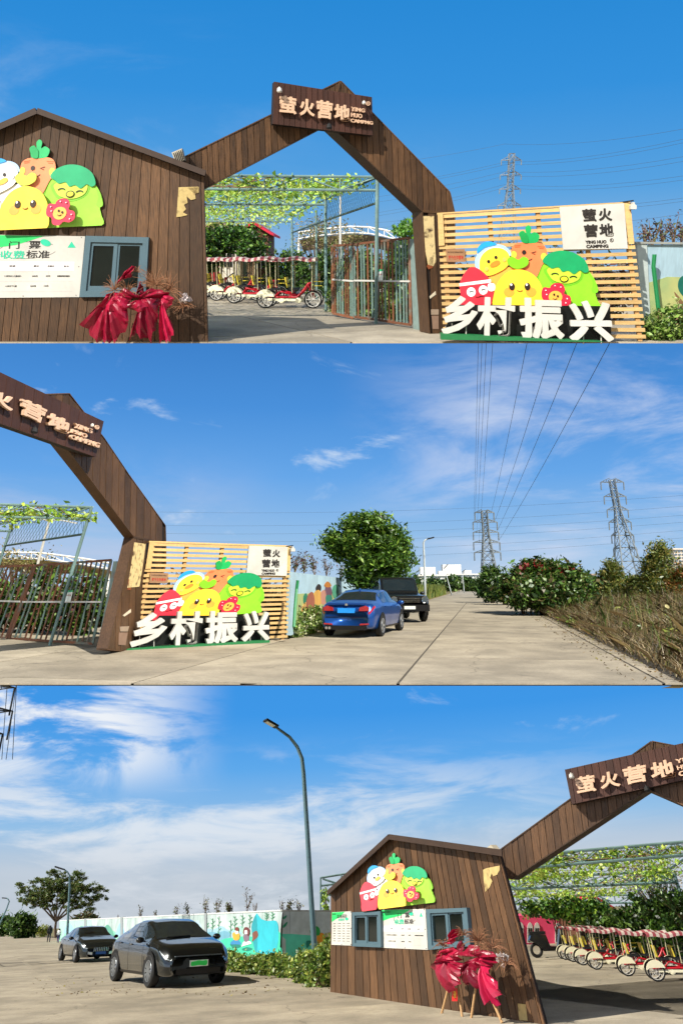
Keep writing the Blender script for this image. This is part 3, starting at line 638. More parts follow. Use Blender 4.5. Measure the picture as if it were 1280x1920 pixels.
# ------------------------------------------------------------------ steel pergola with vines
def pergola(S, chords, posts, label, label_vine, rails=(), net=None, vine=(), leaf=.05, vcols=('#a6c84c', '#8fb842', '#bcd45a', '#76a03c', '#ccd96a'), r=.035):
    T = Thing(S, 'pergola', label, 'pergola', posts[0][1])
    for (a, b, h, nseg) in chords:                       # truss: top chord a-b, drop h
        a, b = Vector(a), Vector(b); dz = Vector((0, 0, -h))
        tr = T.part('truss', MB().tube([a, b], r, 6).tube([a + dz, b + dz], r, 6), STEEL)
        for i in range(nseg + 1):
            p = a.lerp(b, i / nseg); T.part('strut', MB().tube([p, p + dz], r * .6, 5), STEEL, tr)
            if i < nseg:
                q = a.lerp(b, (i + 1) / nseg); T.part('strut', MB().tube([p + dz, q] if i % 2 else [p, q + dz], r * .6, 5), STEEL, tr)
    for a, b in posts: T.part('post', MB().tube([a, b], r * 1.35, 8), STEEL)
    for a, b in rails: T.part('rail', MB().tube([a, b], r * .9, 6), STEELD)
    if net:
        a, b, c, d = map(Vector, net[0]); mb = MB(); n = net[1]
        for i in range(n + 1):
            t = i / n; mb.tube([a.lerp(b, t), d.lerp(c, max(0, t - .12))], .006, 3); mb.tube([a.lerp(b, t), d.lerp(c, min(1, t + .12))], .006, 3)
        T.part('wire_net', mb, STEELD, kind='stuff')
    if vine:
        mb = MB()
        for (a, b, c, d, n, thick) in vine[:2]:
            a, b, c, d = map(Vector, (a, b, c, d))
            for i in range(19): mb.tube([a.lerp(b, i / 18), d.lerp(c, i / 18)], .008, 3)
            for i in range(9): mb.tube([a.lerp(d, i / 8), b.lerp(c, i / 8)], .008, 3)
        T.part('roof_wire', mb, STEEL, kind='stuff')
    C = []
    for (a, b, c, d, n, thick) in vine:                  # leaves over the roof patch a,b,c,d in drifts
        a, b, c, d = map(np.array, (a, b, c, d)); k = max(4, n // 22); cu = np.random.uniform(0, 1, (k, 2))
        j = np.random.randint(0, k, n); uv = np.clip(cu[j] + np.random.normal(0, .05, (n, 2)), -.02, 1.02); u, v = uv[:, :1], uv[:, 1:]
        P = (a * (1 - u) + b * u) * (1 - v) + (d * (1 - u) + c * u) * v; P[:, 2] += np.random.normal(-.08, thick, n); C.append(P)
    if C:
        C = np.concatenate(C); V = Thing(S, 'climbing_vine', label_vine, 'vine', tuple(C.mean(0))); leaves(V, 'foliage', C, leaf, vcols, up=.5, aspect=.6)
        mb = MB()
        for (a, b, c, d, n, thick) in vine:
            for i in range(10):
                u0, u1 = random.random(), random.random(); a_, b_ = Vector(a).lerp(Vector(b), u0), Vector(d).lerp(Vector(c), u1)
                mb.tube([a_, a_.lerp(b_, .5) + Vector((random.uniform(-.3, .3), 0, -.1)), b_], .012, 4)
        V.part('vine_stem', mb, STEM)
    return T
# ------------------------------------------------------------------ folding steel gate
def steel_gate(S, panels, mid_t, label, post, paper=None, kw=1.0):
    T = Thing(S, 'steel_bar_gate', label, 'gate', S.g(*post[1]) if False else panels[0]['pl'].P(*panels[0]['q'][3]))
    for p in panels:
        pl = p['pl']; A, B, C_, D = map(Vector, p['q']); n = p['n']
        for (u, v) in ((A, B), (D, C_)): T.part('rail', piece(pl, ribbon([tuple(u), tuple(v)], 4.2 * kw), -.015, .02), RUST)
        m0, m1 = A.lerp(D, mid_t), B.lerp(C_, mid_t); T.part('mid_rail', piece(pl, ribbon([tuple(m0), tuple(m1)], 3.2 * kw), .014, .03), WHITEP)
        for i in range(n):
            t = (i + random.uniform(-.12, .12)) / (n - 1) if 0 < i < n - 1 else i / (n - 1); a, b = A.lerp(B, t), D.lerp(C_, t)
            w = kw * (4.5 if i in (0, n - 1) else 2.3)
            T.part('bar', piece(pl, ribbon([tuple(a), tuple(b)], w), -.008, .012), RUST if random.random() < .45 else GBAR)
    pl = panels[-1]['pl']; (a, b, w) = post; T.part('end_post', piece(pl, ribbon([a, b], w), -.06, .10), mat('end_post_paint', '#74857f', .5, .2, 6, col2='#6e3b28', mixscale=2.5, mixpos=.68))
    if paper:
        N = Thing(S, 'paper_notice', paper[1], 'notice', pl.P(*paper[0][3], .05)); N.part('sheet', piece(pl, paper[0], .046, .05), flat('#eef2ea'))
        A, B, C_, D = map(Vector, paper[0]); N.part('print', piece(pl, [tuple(A), tuple(B), tuple(B.lerp(C_, .12)), tuple(A.lerp(D, .25))], .05, .052), flat('#3fb27c'))
        N.part('lettering', text_on(pl, '公示表', [tuple(A.lerp(C_, f)) if 0 else (A.x + (B.x - A.x) * .2 + dx, A.y + (D.y - A.y) * .38 + dy) for f, dx, dy in ((0, 0, 0), (0, (B.x - A.x) * .6, 0), (0, (B.x - A.x) * .6, (D.y - A.y) * .16), (0, 0, (D.y - A.y) * .16))], .05, .052, .01), flat('#a23a35'))
    return T
# ------------------------------------------------------------------ four-wheel family bicycle
def surrey(S, label, M, group=None):
    T = Thing(S, 'pedal_surrey', label, 'pedal cart', (0, 0, 0), group)
    RED, CRM, YEL = mat('red_frame', '#b01525', .35, .06), mat('cream_fender', '#e9e3c2', .4, .05), mat('yellow_seat', '#d8c23a', .45, .06)
    for x in (-.78, .78):
        for y in (-.42, .42):
            c = Vector((x, y, .29)); w = T.part('wheel', MB().torus(c, (0, 1, 0), .265, .028, 22, 6), BLACK)
            mb = MB().torus(c, (0, 1, 0), .235, .013, 20, 5).tube([c - Vector((0, .04, 0)), c + Vector((0, .04, 0))], .03, 8)
            T.part('rim', mb, WHITEP, w)
            for k in range(10):
                a = math.pi * 2 * k / 10; d = Vector((math.cos(a), 0, math.sin(a))); T.part('spoke', MB().bar(c + d * .02, c + d * .235, .016, .010, (0, 1, 0)), WHITEP, w)
            rows = [[c + Vector((math.cos(a) * .32, s_ * .06, math.sin(a) * .32)) for s_ in (-1, 0, 1)] for a in [R(20 + 150 * i / 10) if x < 0 else R(10 + 150 * i / 10) for i in range(11)]]
            f = MB().grid(rows)
            if x < 0:                                    # solid cream side guard over the rear wheel
                arc_ = [c + Vector((math.cos(R(a)) * .325, math.copysign(.065, y), math.sin(R(a)) * .325)) for a in range(15, 176, 16)]; f.add(arc_ + [c + Vector((-.2, math.copysign(.065, y), .1)), c + Vector((.2, math.copysign(.065, y), .1))], [tuple(range(len(arc_) + 2))])
            T.part('fender', f, CRM)
    for y in (-.36, .36):
        T.part('frame', MB().tube([(-.78, y, .33), (-.35, y, .36), (.25, y, .36), (.5, y, .62), (.62, y, .80), (.70, y, .82)], .035, 8).tube([(.62, y, .78), (.78, y, .30)], .028, 8).tube([(-.5, y, .36), (-.3, y, .55), (.25, y, .40)], .03, 8), RED, smooth=True)
        T.part('chain_guard', MB().bar((-.7, y * 1.16, .30), (.30, y * 1.16, .27), .03, .075).ball((.30, y * 1.16, .26), (.10, .02, .09)).ball((-.25, y * 1.16, .25), (.09, .02, .08)), CRM)
    for x in (-.45, .10):
        T.part('seat', MB().box((x, 0, .62), .34, .8, .06).box((x - .15, 0, .80), .04, .8, .02), BLACK)
        for y in (-.3, -.1, .1, .3): T.part('seat_back', MB().box((x - .2, y, .84), .03, .15, .34, Matrix.Rotation(R(-12), 3, 'Y')), YEL)
        T.part('seat_post', MB().tube([(x, 0, .36), (x, 0, .6)], .03, 6), RED)
    T.part('steering_wheel', MB().torus((.38, -.2, .98), (-.55, 0, .8), .16, .014, 18, 5).tube([(.38, -.2, .98), (.6, -.2, .62)], .016, 6).bar((.3, -.2, .93), (.46, -.2, 1.03), .012, .012), BLACK)
    T.part('basket', MB().torus((.93, 0, .86), (0, 0, 1), .15, .012, 16, 5).torus((.93, 0, .72), (0, 0, 1), .12, .012, 16, 5), YEL)
    for x in (-.72, .1, .75):
        for y in (-.42, .42): T.part('canopy_post', MB().tube([(x, y, .5), (x * 1.02, y, 1.58)], .016, 6), mat('canopy_pole', '#b7b08c', .4, .05))
    stripes = [mat('awning_red', '#8f4148', .8, .15), mat('awning_white', '#c0b0a4', .7, .08)]
    mb = MB(); n = 16
    for i in range(n):
        x0, x1 = -.88 + 1.76 * i / n, -.88 + 1.76 * (i + 1) / n; mb.mi = i % 2
        def row(x): sag = .03 * math.sin(x * 7); return [Vector((x, y, z + sag)) for y, z in ((-.56, 1.52), (-.55, 1.60), (-.3, 1.64), (0, 1.65), (.3, 1.64), (.55, 1.60), (.56, 1.52))]
        mb.grid([row(x0), row(x1)])
    T.part('awning', mb, stripes)
    T.root.matrix_world = S.rot @ M
    return T
# ------------------------------------------------------------------ lattice pylon
def pylon(S, name, base, H, wb, wt, arms, label, lean=(0, 0), lines=0, r=.09, m=None, group=None, ins=True, face=0.0):
    T = Thing(S, name, label, 'pylon', base, group); B = Vector(base); ax = Vector((lean[0], lean[1], 1)); m = m or GALV
    cf, sf = math.cos(face), math.sin(face); X = Vector((cf, sf, 0)); Y = Vector((-sf, cf, 0))
    def P(t, i, j): w = (wb + (wt - wb) * min(1, t / .72)) / 2; return B + ax * (H * t) + X * (i * w) + Y * (j * w)
    for i in (-1, 1):
        for j in (-1, 1): T.part('leg', MB().tube([P(0, i, j), P(.72, i, j), P(1, i, j)], [r * 1.3, r, r * .8], 4), m)
    lv = [0, .14, .27, .39, .5, .6, .68, .76, .84, .92, 1.0]; mb = MB()
    for a, b in zip(lv[:-1], lv[1:]):
        for (i0, j0, i1, j1) in ((-1, -1, 1, -1), (1, -1, 1, 1), (1, 1, -1, 1), (-1, 1, -1, -1)):
            mb.tube([P(a, i0, j0), P(b, i1, j1)], r * .6, 3); mb.tube([P(a, i1, j1), P(b, i0, j0)], r * .6, 3); mb.tube([P(b, i0, j0), P(b, i1, j1)], r * .6, 3)
    T.part('bracing', mb, m)
    for (t, half, drop) in arms:
        for s_ in (-1, 1):
            c = B + ax * (H * t); tip = c + X * (half * s_); a = MB()
            for j in (-1, 1): a.tube([P(t, s_, j), tip], r * .8, 4).tube([P(t + .035, s_, j), tip], r * .7, 4)
            for k in (.3, .6): a.tube([P(t, s_, 1).lerp(tip, k), P(t + .035, s_, -1).lerp(tip, k + .1)], r * .5, 3)
            o = T.part('cross_arm', a, m)
            if ins: T.part('insulator', MB().tube([tip, tip - Vector((0, 0, drop))], r * 1.1, 5), m, o)
    return T
def cable_between(S, pts, r, label, group):
    mb = MB().tube(pts, r, 4); return solo(S, 'power_line', mb, CABLE, label, 'power line', org=pts[0], group=group)
def sagline(a, b, sag, n=10):
    a, b = Vector(a), Vector(b); return [a.lerp(b, i / n) - Vector((0, 0, sag * 4 * (i / n) * (1 - i / n))) for i in range(n + 1)]
# ------------------------------------------------------------------ trees and bushes
def bush(S, name, label, cat, spots, size, cols, group=None, stems=8, m=None, flowers=None, up=.4, aspect=.5):
    """spots: (centre, radii, clumps, leaves per clump, clump spread)"""
    c0 = Vector(spots[0][0]); T = Thing(S, name, label, cat, (c0.x, c0.y, -EYE), group); C = np.concatenate([clumps(c, r, a, b, cr) for c, r, a, b, cr in spots])
    mb = MB(); X_ = []
    for c, r, a, b, cr in spots:                         # loose sprigs break the outline
        c = Vector(c)
        for k in range(max(4, a // 7)):
            d = Vector(np.random.normal(0, 1, 3)); d.z = abs(d.z) * .9 + .1; d.normalize(); d = Vector((d.x * r[0], d.y * r[1], d.z * r[2])) * random.uniform(1.1, 1.5); e = c + d; mb.tube([c + d * .5, c + d * .8 + Vector((0, 0, .03)), e], [.012, .009, .004], 4)
            X_ += [tuple((c + d * .62).lerp(e, random.random()) + Vector(np.random.normal(0, size * .7, 3))) for _ in range(14)]
    C = np.concatenate([C, np.array(X_)]); C[:, 2] = np.maximum(C[:, 2], -EYE + .02)
    leaves(T, 'foliage', C, size, cols, m=m, up=up, aspect=aspect)
    for c, r, a, b, cr in spots:
        c = Vector(c)
        for k in range(stems):
            d = Vector((random.uniform(-1, 1) * r[0], random.uniform(-1, 1) * r[1], random.uniform(0, .8) * r[2])); mb.tube([Vector((c.x + d.x * .2, c.y + d.y * .2, -EYE)), c + d * .4, c + d], [.03, .02, .008], 5)
    T.part('stem', mb, STEM)
    if flowers: leaves(T, 'blossom', flowers[0], flowers[1], flowers[2], aspect=.8)
    return T
def twig_plant(S, x_px, y_px, depth, h, label, cols=('#5d6b3c', '#7a5a4a', '#8a7a55'), n=5, leafy=60, group=None, spread=.25, lsize=.04):
    b = S.at(x_px, y_px, depth); T = Thing(S, 'twiggy_shrub', label, 'shrub', b, group); mb = MB(); C = []
    for k in range(n):
        d = Vector((random.uniform(-spread, spread), random.uniform(-spread, spread), random.uniform(.55, 1))) * h; p1 = b + d * .5 + Vector((random.uniform(-.05, .05), 0, .05)); p2 = b + d
        mb.tube([b, p1, p2], [.016, .011, .005], 4); C += [b + d * random.uniform(.3, 1.02) + Vector(np.random.normal(0, .07, 3)) for _ in range(leafy)]
        for i in range(3):
            q = b + d * random.uniform(.35, .8); mb.tube([q, q + Vector((random.uniform(-.3, .3), random.uniform(-.2, .2), random.uniform(.1, .35))) * h * .6], [.008, .003], 4)
    T.part('twig', mb, STEM)
    if leafy: leaves(T, 'foliage', C, lsize, cols)
    return T
# ------------------------------------------------------------------ cars: a lofted body with glass, lamps and wheels laid on it
def smooth1(xs, tab, k=5):
    x, y = zip(*tab); v = np.interp(xs, x, y); p = np.pad(v, k, mode='edge'); ker = np.hanning(2 * k + 3)[1:-1]; ker /= ker.sum(); return np.convolve(p, ker, 'valid')
class Car:
    def __init__(s, S, name, label, paint, spec, M, rim_col='#b9bcc0', group=None):
        s.S = S; s.T = Thing(S, name, label, 'car', (0, 0, 0), group); s.sp = spec; s.L = spec['L']
        s.xs = np.concatenate([np.linspace(spec['x0'], spec['x1'], 90)])
        s.top, s.belt, s.w, s.zb = (smooth1(s.xs, spec[k], kk) for k, kk in (('top', 2), ('belt', 3), ('w', 1), ('zb', 2)))
        rows = [[s.surf(x, k) for k in np.linspace(0, 8, 33)] for x in s.xs]
        rows = [r + [Vector((p.x, -p.y, p.z)) for p in r[-2:0:-1]] for r in rows]
        mb = MB().grid(rows, close=True); n = len(rows[0]); mb.f += [tuple(range(n)), tuple(range(len(mb.v) - 1, len(mb.v) - n - 1, -1))]; mb.m += [0, 0]
        s.body = s.T.part('body', mb, paint, smooth=True); s.rim_col = rim_col; s.paint = paint
        s.T.root.matrix_world = S.rot @ M
    def sec(s, x):
        f = lambda a: float(np.interp(x, s.xs, a)); top, belt, w, zb = f(s.top), f(s.belt), f(s.w), f(s.zb); wr = s.sp.get('wr', .62)
        e = max(0.0, min(1.0, (top - belt) / .42)); e = e * e * (3 - 2 * e); ye = w * .86 + (wr - w * .86) * e; ze = top - .02 - .045 * e
        belt = min(belt, top - .035)
        return [(0, zb), (w * .84, zb), (w * .965, zb + .10), (w, zb + (belt - zb) * .55), (w * .985, belt - .07), (w * .945, belt), (ye, max(ze, belt + .006)), (ye * .62, top - .006 - .012 * e), (0, top)]
    def surf(s, x, k, off=0.0, sign=1):
        P = s.sec(x); i = min(int(k), 7); t = k - i; g = lambda j: Vector(P[max(0, min(8, j))]); p0, p1, p2, p3 = g(i - 1), g(i), g(i + 1), g(i + 2)
        m1, m2 = (p2 - p0) * .32, (p3 - p1) * .32
        q = p1 * (2 * t ** 3 - 3 * t * t + 1) + m1 * (t ** 3 - 2 * t * t + t) + p2 * (-2 * t ** 3 + 3 * t * t) + m2 * (t ** 3 - t * t)
        v = Vector((x, max(q.x, 0), q.y))
        if off:
            a = s.surf(x + .01, k) - s.surf(x - .01, k); b = s.surf(x, min(8, k + .02)) - s.surf(x, max(0, k - .02)); nn = a.cross(b)
            if nn.length > 1e-9:
                nn.normalize(); nn = nn if (nn.y + nn.z * .6) > 0 else -nn; v = v + nn * off
        return Vector((v.x, v.y * sign, v.z))
    def patch(s, name, x0, x1, k0, k1, m, off=.006, side=1, nx=10, nk=6, parent=None, skew=0.0, skew1=None):
        skew1 = skew if skew1 is None else skew1; rows = []
        for i in range(nx + 1):
            t = i / nx; rows.append([s.surf(x0 + (x1 - x0) * t + (skew + (skew1 - skew) * t) * (j / nk), k0 + (k1 - k0) * j / nk, off, side) for j in range(nk + 1)])
        if side < 0: rows = rows[::-1]
        return s.T.part(name, MB().grid(rows), m, parent, smooth=True)
    def across(s, name, x0, x1, k0, m, off=.006, nx=8, parent=None):
        rows = []
        for i in range(nx + 1):
            x = x0 + (x1 - x0) * i / nx; h = [s.surf(x, k, off) for k in np.linspace(k0, 8, 8)]; rows.append(h + [Vector((p.x, -p.y, p.z)) for p in h[-2::-1]])
        return s.T.part(name, MB().grid(rows), m, parent, smooth=True)
    def wheels(s, xf, xr, r, spokes=5):
        rim = mat('alloy_' + s.rim_col.lstrip('#'), s.rim_col, .3, .05, metal=.7); well = mat('wheel_well', '#050505', .9, .1)
        for x in (xf, xr):
            for sg in (1, -1):
                w = float(np.interp(x, s.xs, s.w)); c = Vector((x, sg * (w - .085), r))
                s.T.part('wheel_arch', MB().prism([Vector((x + math.cos(a) * (r + .06), sg * (w + .0), r + .01 + math.sin(a) * (r + .06))) for a in np.linspace(-.25, math.pi + .25, 22)], (0, sg * .006, 0)), well)
                prof = [(r * .64, -.095), (r * .92, -.105), (r, -.075), (r, .075), (r * .92, .105), (r * .64, .095)]; rows = []
                for i in range(28):
                    a = 2 * math.pi * i / 28; rows.append([c + Vector((math.cos(a) * q, sg * z, math.sin(a) * q)) for q, z in prof])
                rows.append(rows[0]); wh = s.T.part('wheel', MB().grid(rows), BLACK, smooth=False)
                s.T.part('brake_disc', MB().tube([c + Vector((0, sg * .02, 0)), c + Vector((0, sg * .05, 0))], r * .64, 20), DARKM, wh)
                mb = MB().torus(c + Vector((0, sg * .09, 0)), (0, 1, 0), r * .63, r * .045, 24, 5).tube([c + Vector((0, sg * .06, 0)), c + Vector((0, sg * .105, 0))], r * .13, 10)
                for k in range(spokes):
                    for d_ in (-.11, .11):
                        a = 2 * math.pi * k / spokes + d_; a0 = 2 * math.pi * k / spokes; mb.bar(c + Vector((math.cos(a0) * r * .1, sg * .09, math.sin(a0) * r * .1)), c + Vector((math.cos(a) * r * .62, sg * .098, math.sin(a) * r * .62)), r * .085, .02, (0, 1, 0))
                s.T.part('rim', mb, rim, wh)
    def flatbox(s, name, x, y0, y1, z0, z1, m, th=.02, parent=None, bevel=0):
        sx = 1 if x > 0 else -1; q = [(y0, z0), (y1, z0), (y1, z1), (y0, z1)] if not isinstance(y0, list) else y0
        return s.T.part(name, MB().prism([Vector((x - sx * .06, a, b)) for a, b in q], (sx * (.06 + th), 0, 0)), m, parent)
    def mirrors(s, x, z, m):
        for sg in (1, -1):
            w = float(np.interp(x, s.xs, s.w)); o = s.T.part('mirror', MB().ball((x, sg * (w + .10), z), (.07, .11, .075)), m, smooth=True); s.T.part('stalk', MB().bar((x, sg * (w - .05), z - .05), (x, sg * (w + .06), z - .02), .05, .03), m, o)
    def doors(s, xs, m, handle_z=None):
        for x in xs:
            for sg in (1, -1): s.patch('door_seam', x - .006, x + .006, 1.7, 4.95, m, .004, sg, 1, 8, skew=-.05)
        for x in xs[:-1]:
            for sg in (1, -1):
                p = s.surf(x + .16, 4.1, .015, sg); s.T.part('door_handle', MB().box(p, .17, .03, .03), s.paint)
GLS = mat('car_glass', '#1b262c', .03, .2, 1.0, spec=.8, coat=.5)
TRIM = mat('black_trim', '#0c0c0d', .4, .1); CHR = mat('chrome', '#c9ccce', .15, .03, metal=1.0); REDL = mat('tail_lamp', '#a01018', .15, .15, 8, spec=.7, coat=.6)
HEADL = mat('head_lamp', '#4a555c', .35, .2, 12, spec=.6, metal=.2); SEAM = mat('panel_gap', '#060708', .8, .1)
# ================================================================== UPPER TERRACE: the gate head-on
S = S1
sky(S1, -420, [(0, '#8fb9de'), (.09, '#58a2e0'), (.2, '#3591dc'), (.32, '#2687d4'), (.5, '#1f7dcc')],
    [(3.2, (1, 3.2, 1), 8, .46, .72, .5, '#a9c6e8', .30, .16, .02, -.26, -3.1), (2.6, (.8, 2.6, 1), -8, .5, .8, .3, '#b4c9e4', .22, .06, -.3, .1, -8.4)])
g1, y1 = ground(S1, 'ground', 641, 130, CONCJ, half=.75)
concrete_slabs(S1, g1, y1, tuple(S1.g(480, 600))[:2], 24, 4.6, 4.2, (-9, 9), (-5, 8), 47, CONC, half=.75)
# far yard: grass verge behind the carts
struct(S1, 'lawn', MB().add([(-34, 47, -EYE - .01), (34, 47, -EYE - .01), (90, 130, -EYE - .01), (-90, 130, -EYE - .01)], [(0, 1, 2, 3)]), mat('rough_lawn', '#6c7a35', .9, .3, 3, col2='#9a8a52', mixscale=.5))
# ---- gatehouse
plH = Plane(S1, (0, 641, y1 + .02), (390, 641, y1 + .02))
ln = lambda x: -.11 + .15 * max(0, (x - 230) / 160)
gatehouse(S1, plH, [(-70, 641), (-70, 271), (70, 213), (382, 331), (390, 641)][1:] + [(-70, 641)], [((70, 210), (385, 327)), ((-75, 273), (70, 210))], -1.2,
          'brown plank gatehouse cropped at the left edge of the top view', 17, 213, 641, ln, [[(161, 442), (279, 445), (273, 556), (149, 557)]],
          posters=[[(335, 351), (372, 350), (373, 361), (366, 363), (367, 373), (358, 375), (350, 368), (352, 380), (345, 384), (349, 392), (343, 398), (352, 403), (340, 406), (331, 407), (333, 380)],
                   [(352, 352), (373, 351), (372, 362), (362, 361)]])
price_board(S1, plH, [(-62, 439), (160, 443), (149, 557), (-62, 559)], .002, 'white ticket price board beside the window in the top view', None,
            [('标准', .40 - .03, .48, .45 - .03, .51), ('票价', .52 + .06, .48, .63, .51), ('优惠价', .70, .48, .76, .51), ('备注', .84, .48, .885, .51),
             ('1.2米及以上儿童/成人', .33, .64, .48, .67), ('40元/位', .57, .64, .62, .67), ('20元', .69, .64, .73, .67), ('如需退票请咨询前台', .79, .64, .9, .67),
             ('1.2米以下儿童', .34, .80, .44, .83), ('20元/位', .56, .80, .61, .83), ('10元', .68, .80, .72, .83)])
cutout(S1, plH, affine([(573, 200), (990, 590), (477, 567)], [(74, 262), (192, 383), (33, 383)]), .02, 'cartoon vegetable cutout under the gable peak in the top view', 712, True, True)
H = Thing(S1, 'floodlight', 'grey finned floodlight on the gatehouse roof in the top view', 'lamp', plH.P(336, 303, .05))
H.part('housing', piece(plH, [(322, 286), (341, 278), (346, 300), (329, 305)], -.05, .10), mat('finned_alloy', '#b3aa96', .4, .1)); H.part('stand', MB().tube([plH.P(334, 303, .02), plH.P(337, 311, .02)], .03, 6), DARKM)
for i in range(6): H.part('fin', piece(plH, ribbon([(325 + i * 3.2, 286.5 - i * 1.3), (331 + i * 2.9, 303.5 - i * .9)], .9), .10, .13), DARKM)
bouquet(S1, plH, [([(154, 606), (178, 640), (200, 640), (215, 641), (243, 608), (238, 565), (205, 552)], (205, 560)), ([(200, 552), (182, 575), (168, 590), (205, 590), (240, 580), (250, 550)], (215, 548)),
                  ([(240, 640), (255, 625), (282, 641), (296, 600), (300, 560), (262, 552)], (270, 552)), ([(300, 641), (318, 640), (328, 622), (310, 585), (330, 560), (300, 545), (285, 575)], (302, 552)),
                  ([(215, 552), (235, 540), (255, 552), (285, 540), (318, 548), (300, 575), (262, 585), (230, 575)], (262, 560)), ([(216, 535), (228, 518), (247, 498), (253, 500), (246, 520)], (232, 524)), ([(254, 560), (262, 526), (268, 536), (275, 560)], (262, 548))],
        'crimson paper flower stand leaning on the gatehouse in the top view', [(215, 545, .32, 40), (240, 548, .3, 40), (290, 535, .42, 60), (318, 545, .4, 40), (345, 575, .28, 36), (258, 510, .2, 20)], [((229, 639), (229, 625))])
def paper_flower(S, pl, x, y, n, r, label):
    c = pl.P(x, y, n); T = Thing(S, 'white_blossom', label, 'flower', c); C = np.random.normal(0, r * .45, (46, 3)) + np.array(c)
    leaves(T, 'petals', C, r * .55, ['#cfc4bd', '#d8d0ca', '#c4b4b0'], aspect=.7)
paper_flower(S1, plH, 347, 560, .55, .10, 'white paper flower at the edge of the crimson stand, top view')
# ---- gate arch
plG = Plane(S1, (360, 600, 15.35), (800, 620, 16.9))
q_s = [(514, 153), (697, 182), (699, 254), (511, 232)]
gate_arch(S1, plG, [[(316, 310), (638, 153), (617, 231), (372, 358)], [(638, 153), (697, 212), (842, 361), (851, 400), (792, 396), (617, 231)]],
          [[(792, 396), (851, 400), (851, 560), (826, 627), (806, 625)]], .55, dict(poly=q_s, lines=[(514 + 183 * i / 18 + random.uniform(-1, 1), 140, 511 + 188 * i / 18, 260) for i in range(19)], mark=[(690, 194, 3.4)]),
          'tall brown timber gate arch framing the carts in the top view', 'brown plank name board at the arch apex, whole name seen in the top view', 11, 150, 641, lambda x: .04,
          chars=[('萤', [(525, 178), (556, 183), (556, 215), (524, 211)]), ('火', [(562, 183), (590, 188), (590, 219), (562, 216)]), ('营', [(594, 186), (624, 191), (623, 224), (594, 221)]), ('地', [(627, 194), (656, 198), (656, 228), (627, 225)]),
                 ('YING', [(658, 200), (684, 204), (684, 211), (658, 208)]), ('HUO', [(658, 211), (679, 214), (679, 222), (658, 219)]), ('CAMPNG', [(657, 222), (699, 228), (699, 234), (657, 229)])],
          lamps=[('white bell lamp on the name board corner above the gatehouse, top view', 524, 168, .055, WHITEP), ('black spotlight under the name lettering in the top view', 617, 236, .06, BLACK), ('small white bell lamp beside the registered mark, top view', 682, 192, .04, WHITEP)],
          flyers=[([(793, 405), (813, 405), (814, 440), (817, 490), (812, 499), (802, 496), (797, 470)], None, 'peeling_poster'), ([(806, 482), (812, 482), (811, 502), (803, 505), (800, 500)], '#8a4a26', 'peeling_poster'), ([(808, 580), (822, 580), (822, 590), (808, 590)], '#9a8672', 'patch'), ([(809, 592), (822, 592), (822, 617), (811, 617)], '#8a6f5c', 'patch'), ([(805, 556), (816, 546), (817, 552), (806, 560)], '#cfc2a8', 'patch')])
# ---- slatted sign board
art1 = lambda p: (810 + p[0] / 3.2, 360 + p[1] / 3.2)
sb1, plB = signboard(S1, [(820, 402), (1180, 381), (1211, 640), (831, 636)], (y1 + .35, y1 + .02),
          ('pale pine slatted signboard right of the arch in the top view', 'white campsite name panel on the slats in the top view', 'small bronze plaque on the slats in the top view', 'bright cartoon vegetable and duck cutout on the slats, top view', 'white block characters on green plinth before the slats, top view', 'white bell lamp on the signboard corner in the top view'),
          20, art1, ([(1048, 388), (1169, 381), (1176, 466), (1055, 468)],
                [('萤', [(1090, 392), (1116, 391), (1118, 415), (1093, 416)]), ('火', [(1120, 391), (1145, 390), (1147, 414), (1122, 414)]), ('营', [(1093, 421), (1119, 420), (1120, 444), (1096, 445)]), ('地', [(1122, 420), (1148, 418), (1150, 443), (1123, 443)]),
                 ('YING HUO', [(1096, 451), (1136, 450), (1136, 456), (1097, 457)]), ('CAMPING', [(1098, 459), (1139, 458), (1140, 464), (1098, 465)])], (1146, 450.5, 3.2)),
          [(835, 467), (871, 467), (872, 491), (837, 491)], [(826, 626), (1130, 641), (1130, 641.5), (826, 637)], [(850, 571), (1143, 574), (1146, 641), (830, 630)],
          [('乡', [(828, 555), (897, 555), (893, 625), (827, 628)]), ('村', [(894, 557), (966, 558), (963, 632), (893, 631)]), ('振', [(972, 558), (1055, 560), (1058, 639), (974, 635)]), ('兴', [(1065, 563), (1143, 565), (1151, 641), (1068, 641)])],
          (1187, 388), [[(820, 402), (830, 401), (833, 460), (822, 461)], [(1168, 381), (1181, 380), (1188, 457), (1178, 458)]])
# ---- folding steel gate (swung inwards)
plS = Plane(S1, (775, 612, 18.3), (622, 587, 22.4))
steel_gate(S1, [dict(pl=plS, q=[(622, 461), (661, 458), (662, 596), (623, 587)], n=9), dict(pl=plS, q=[(662, 458), (766, 446), (769, 609), (664, 594)], n=17)], .50,
           'rusty green steel bar gate folded beside the arch, top view', ((773, 448), (780, 622), 11), ([(706, 505), (718, 505), (717, 526), (706, 526)], 'white paper notice on the steel bars in the top view'))
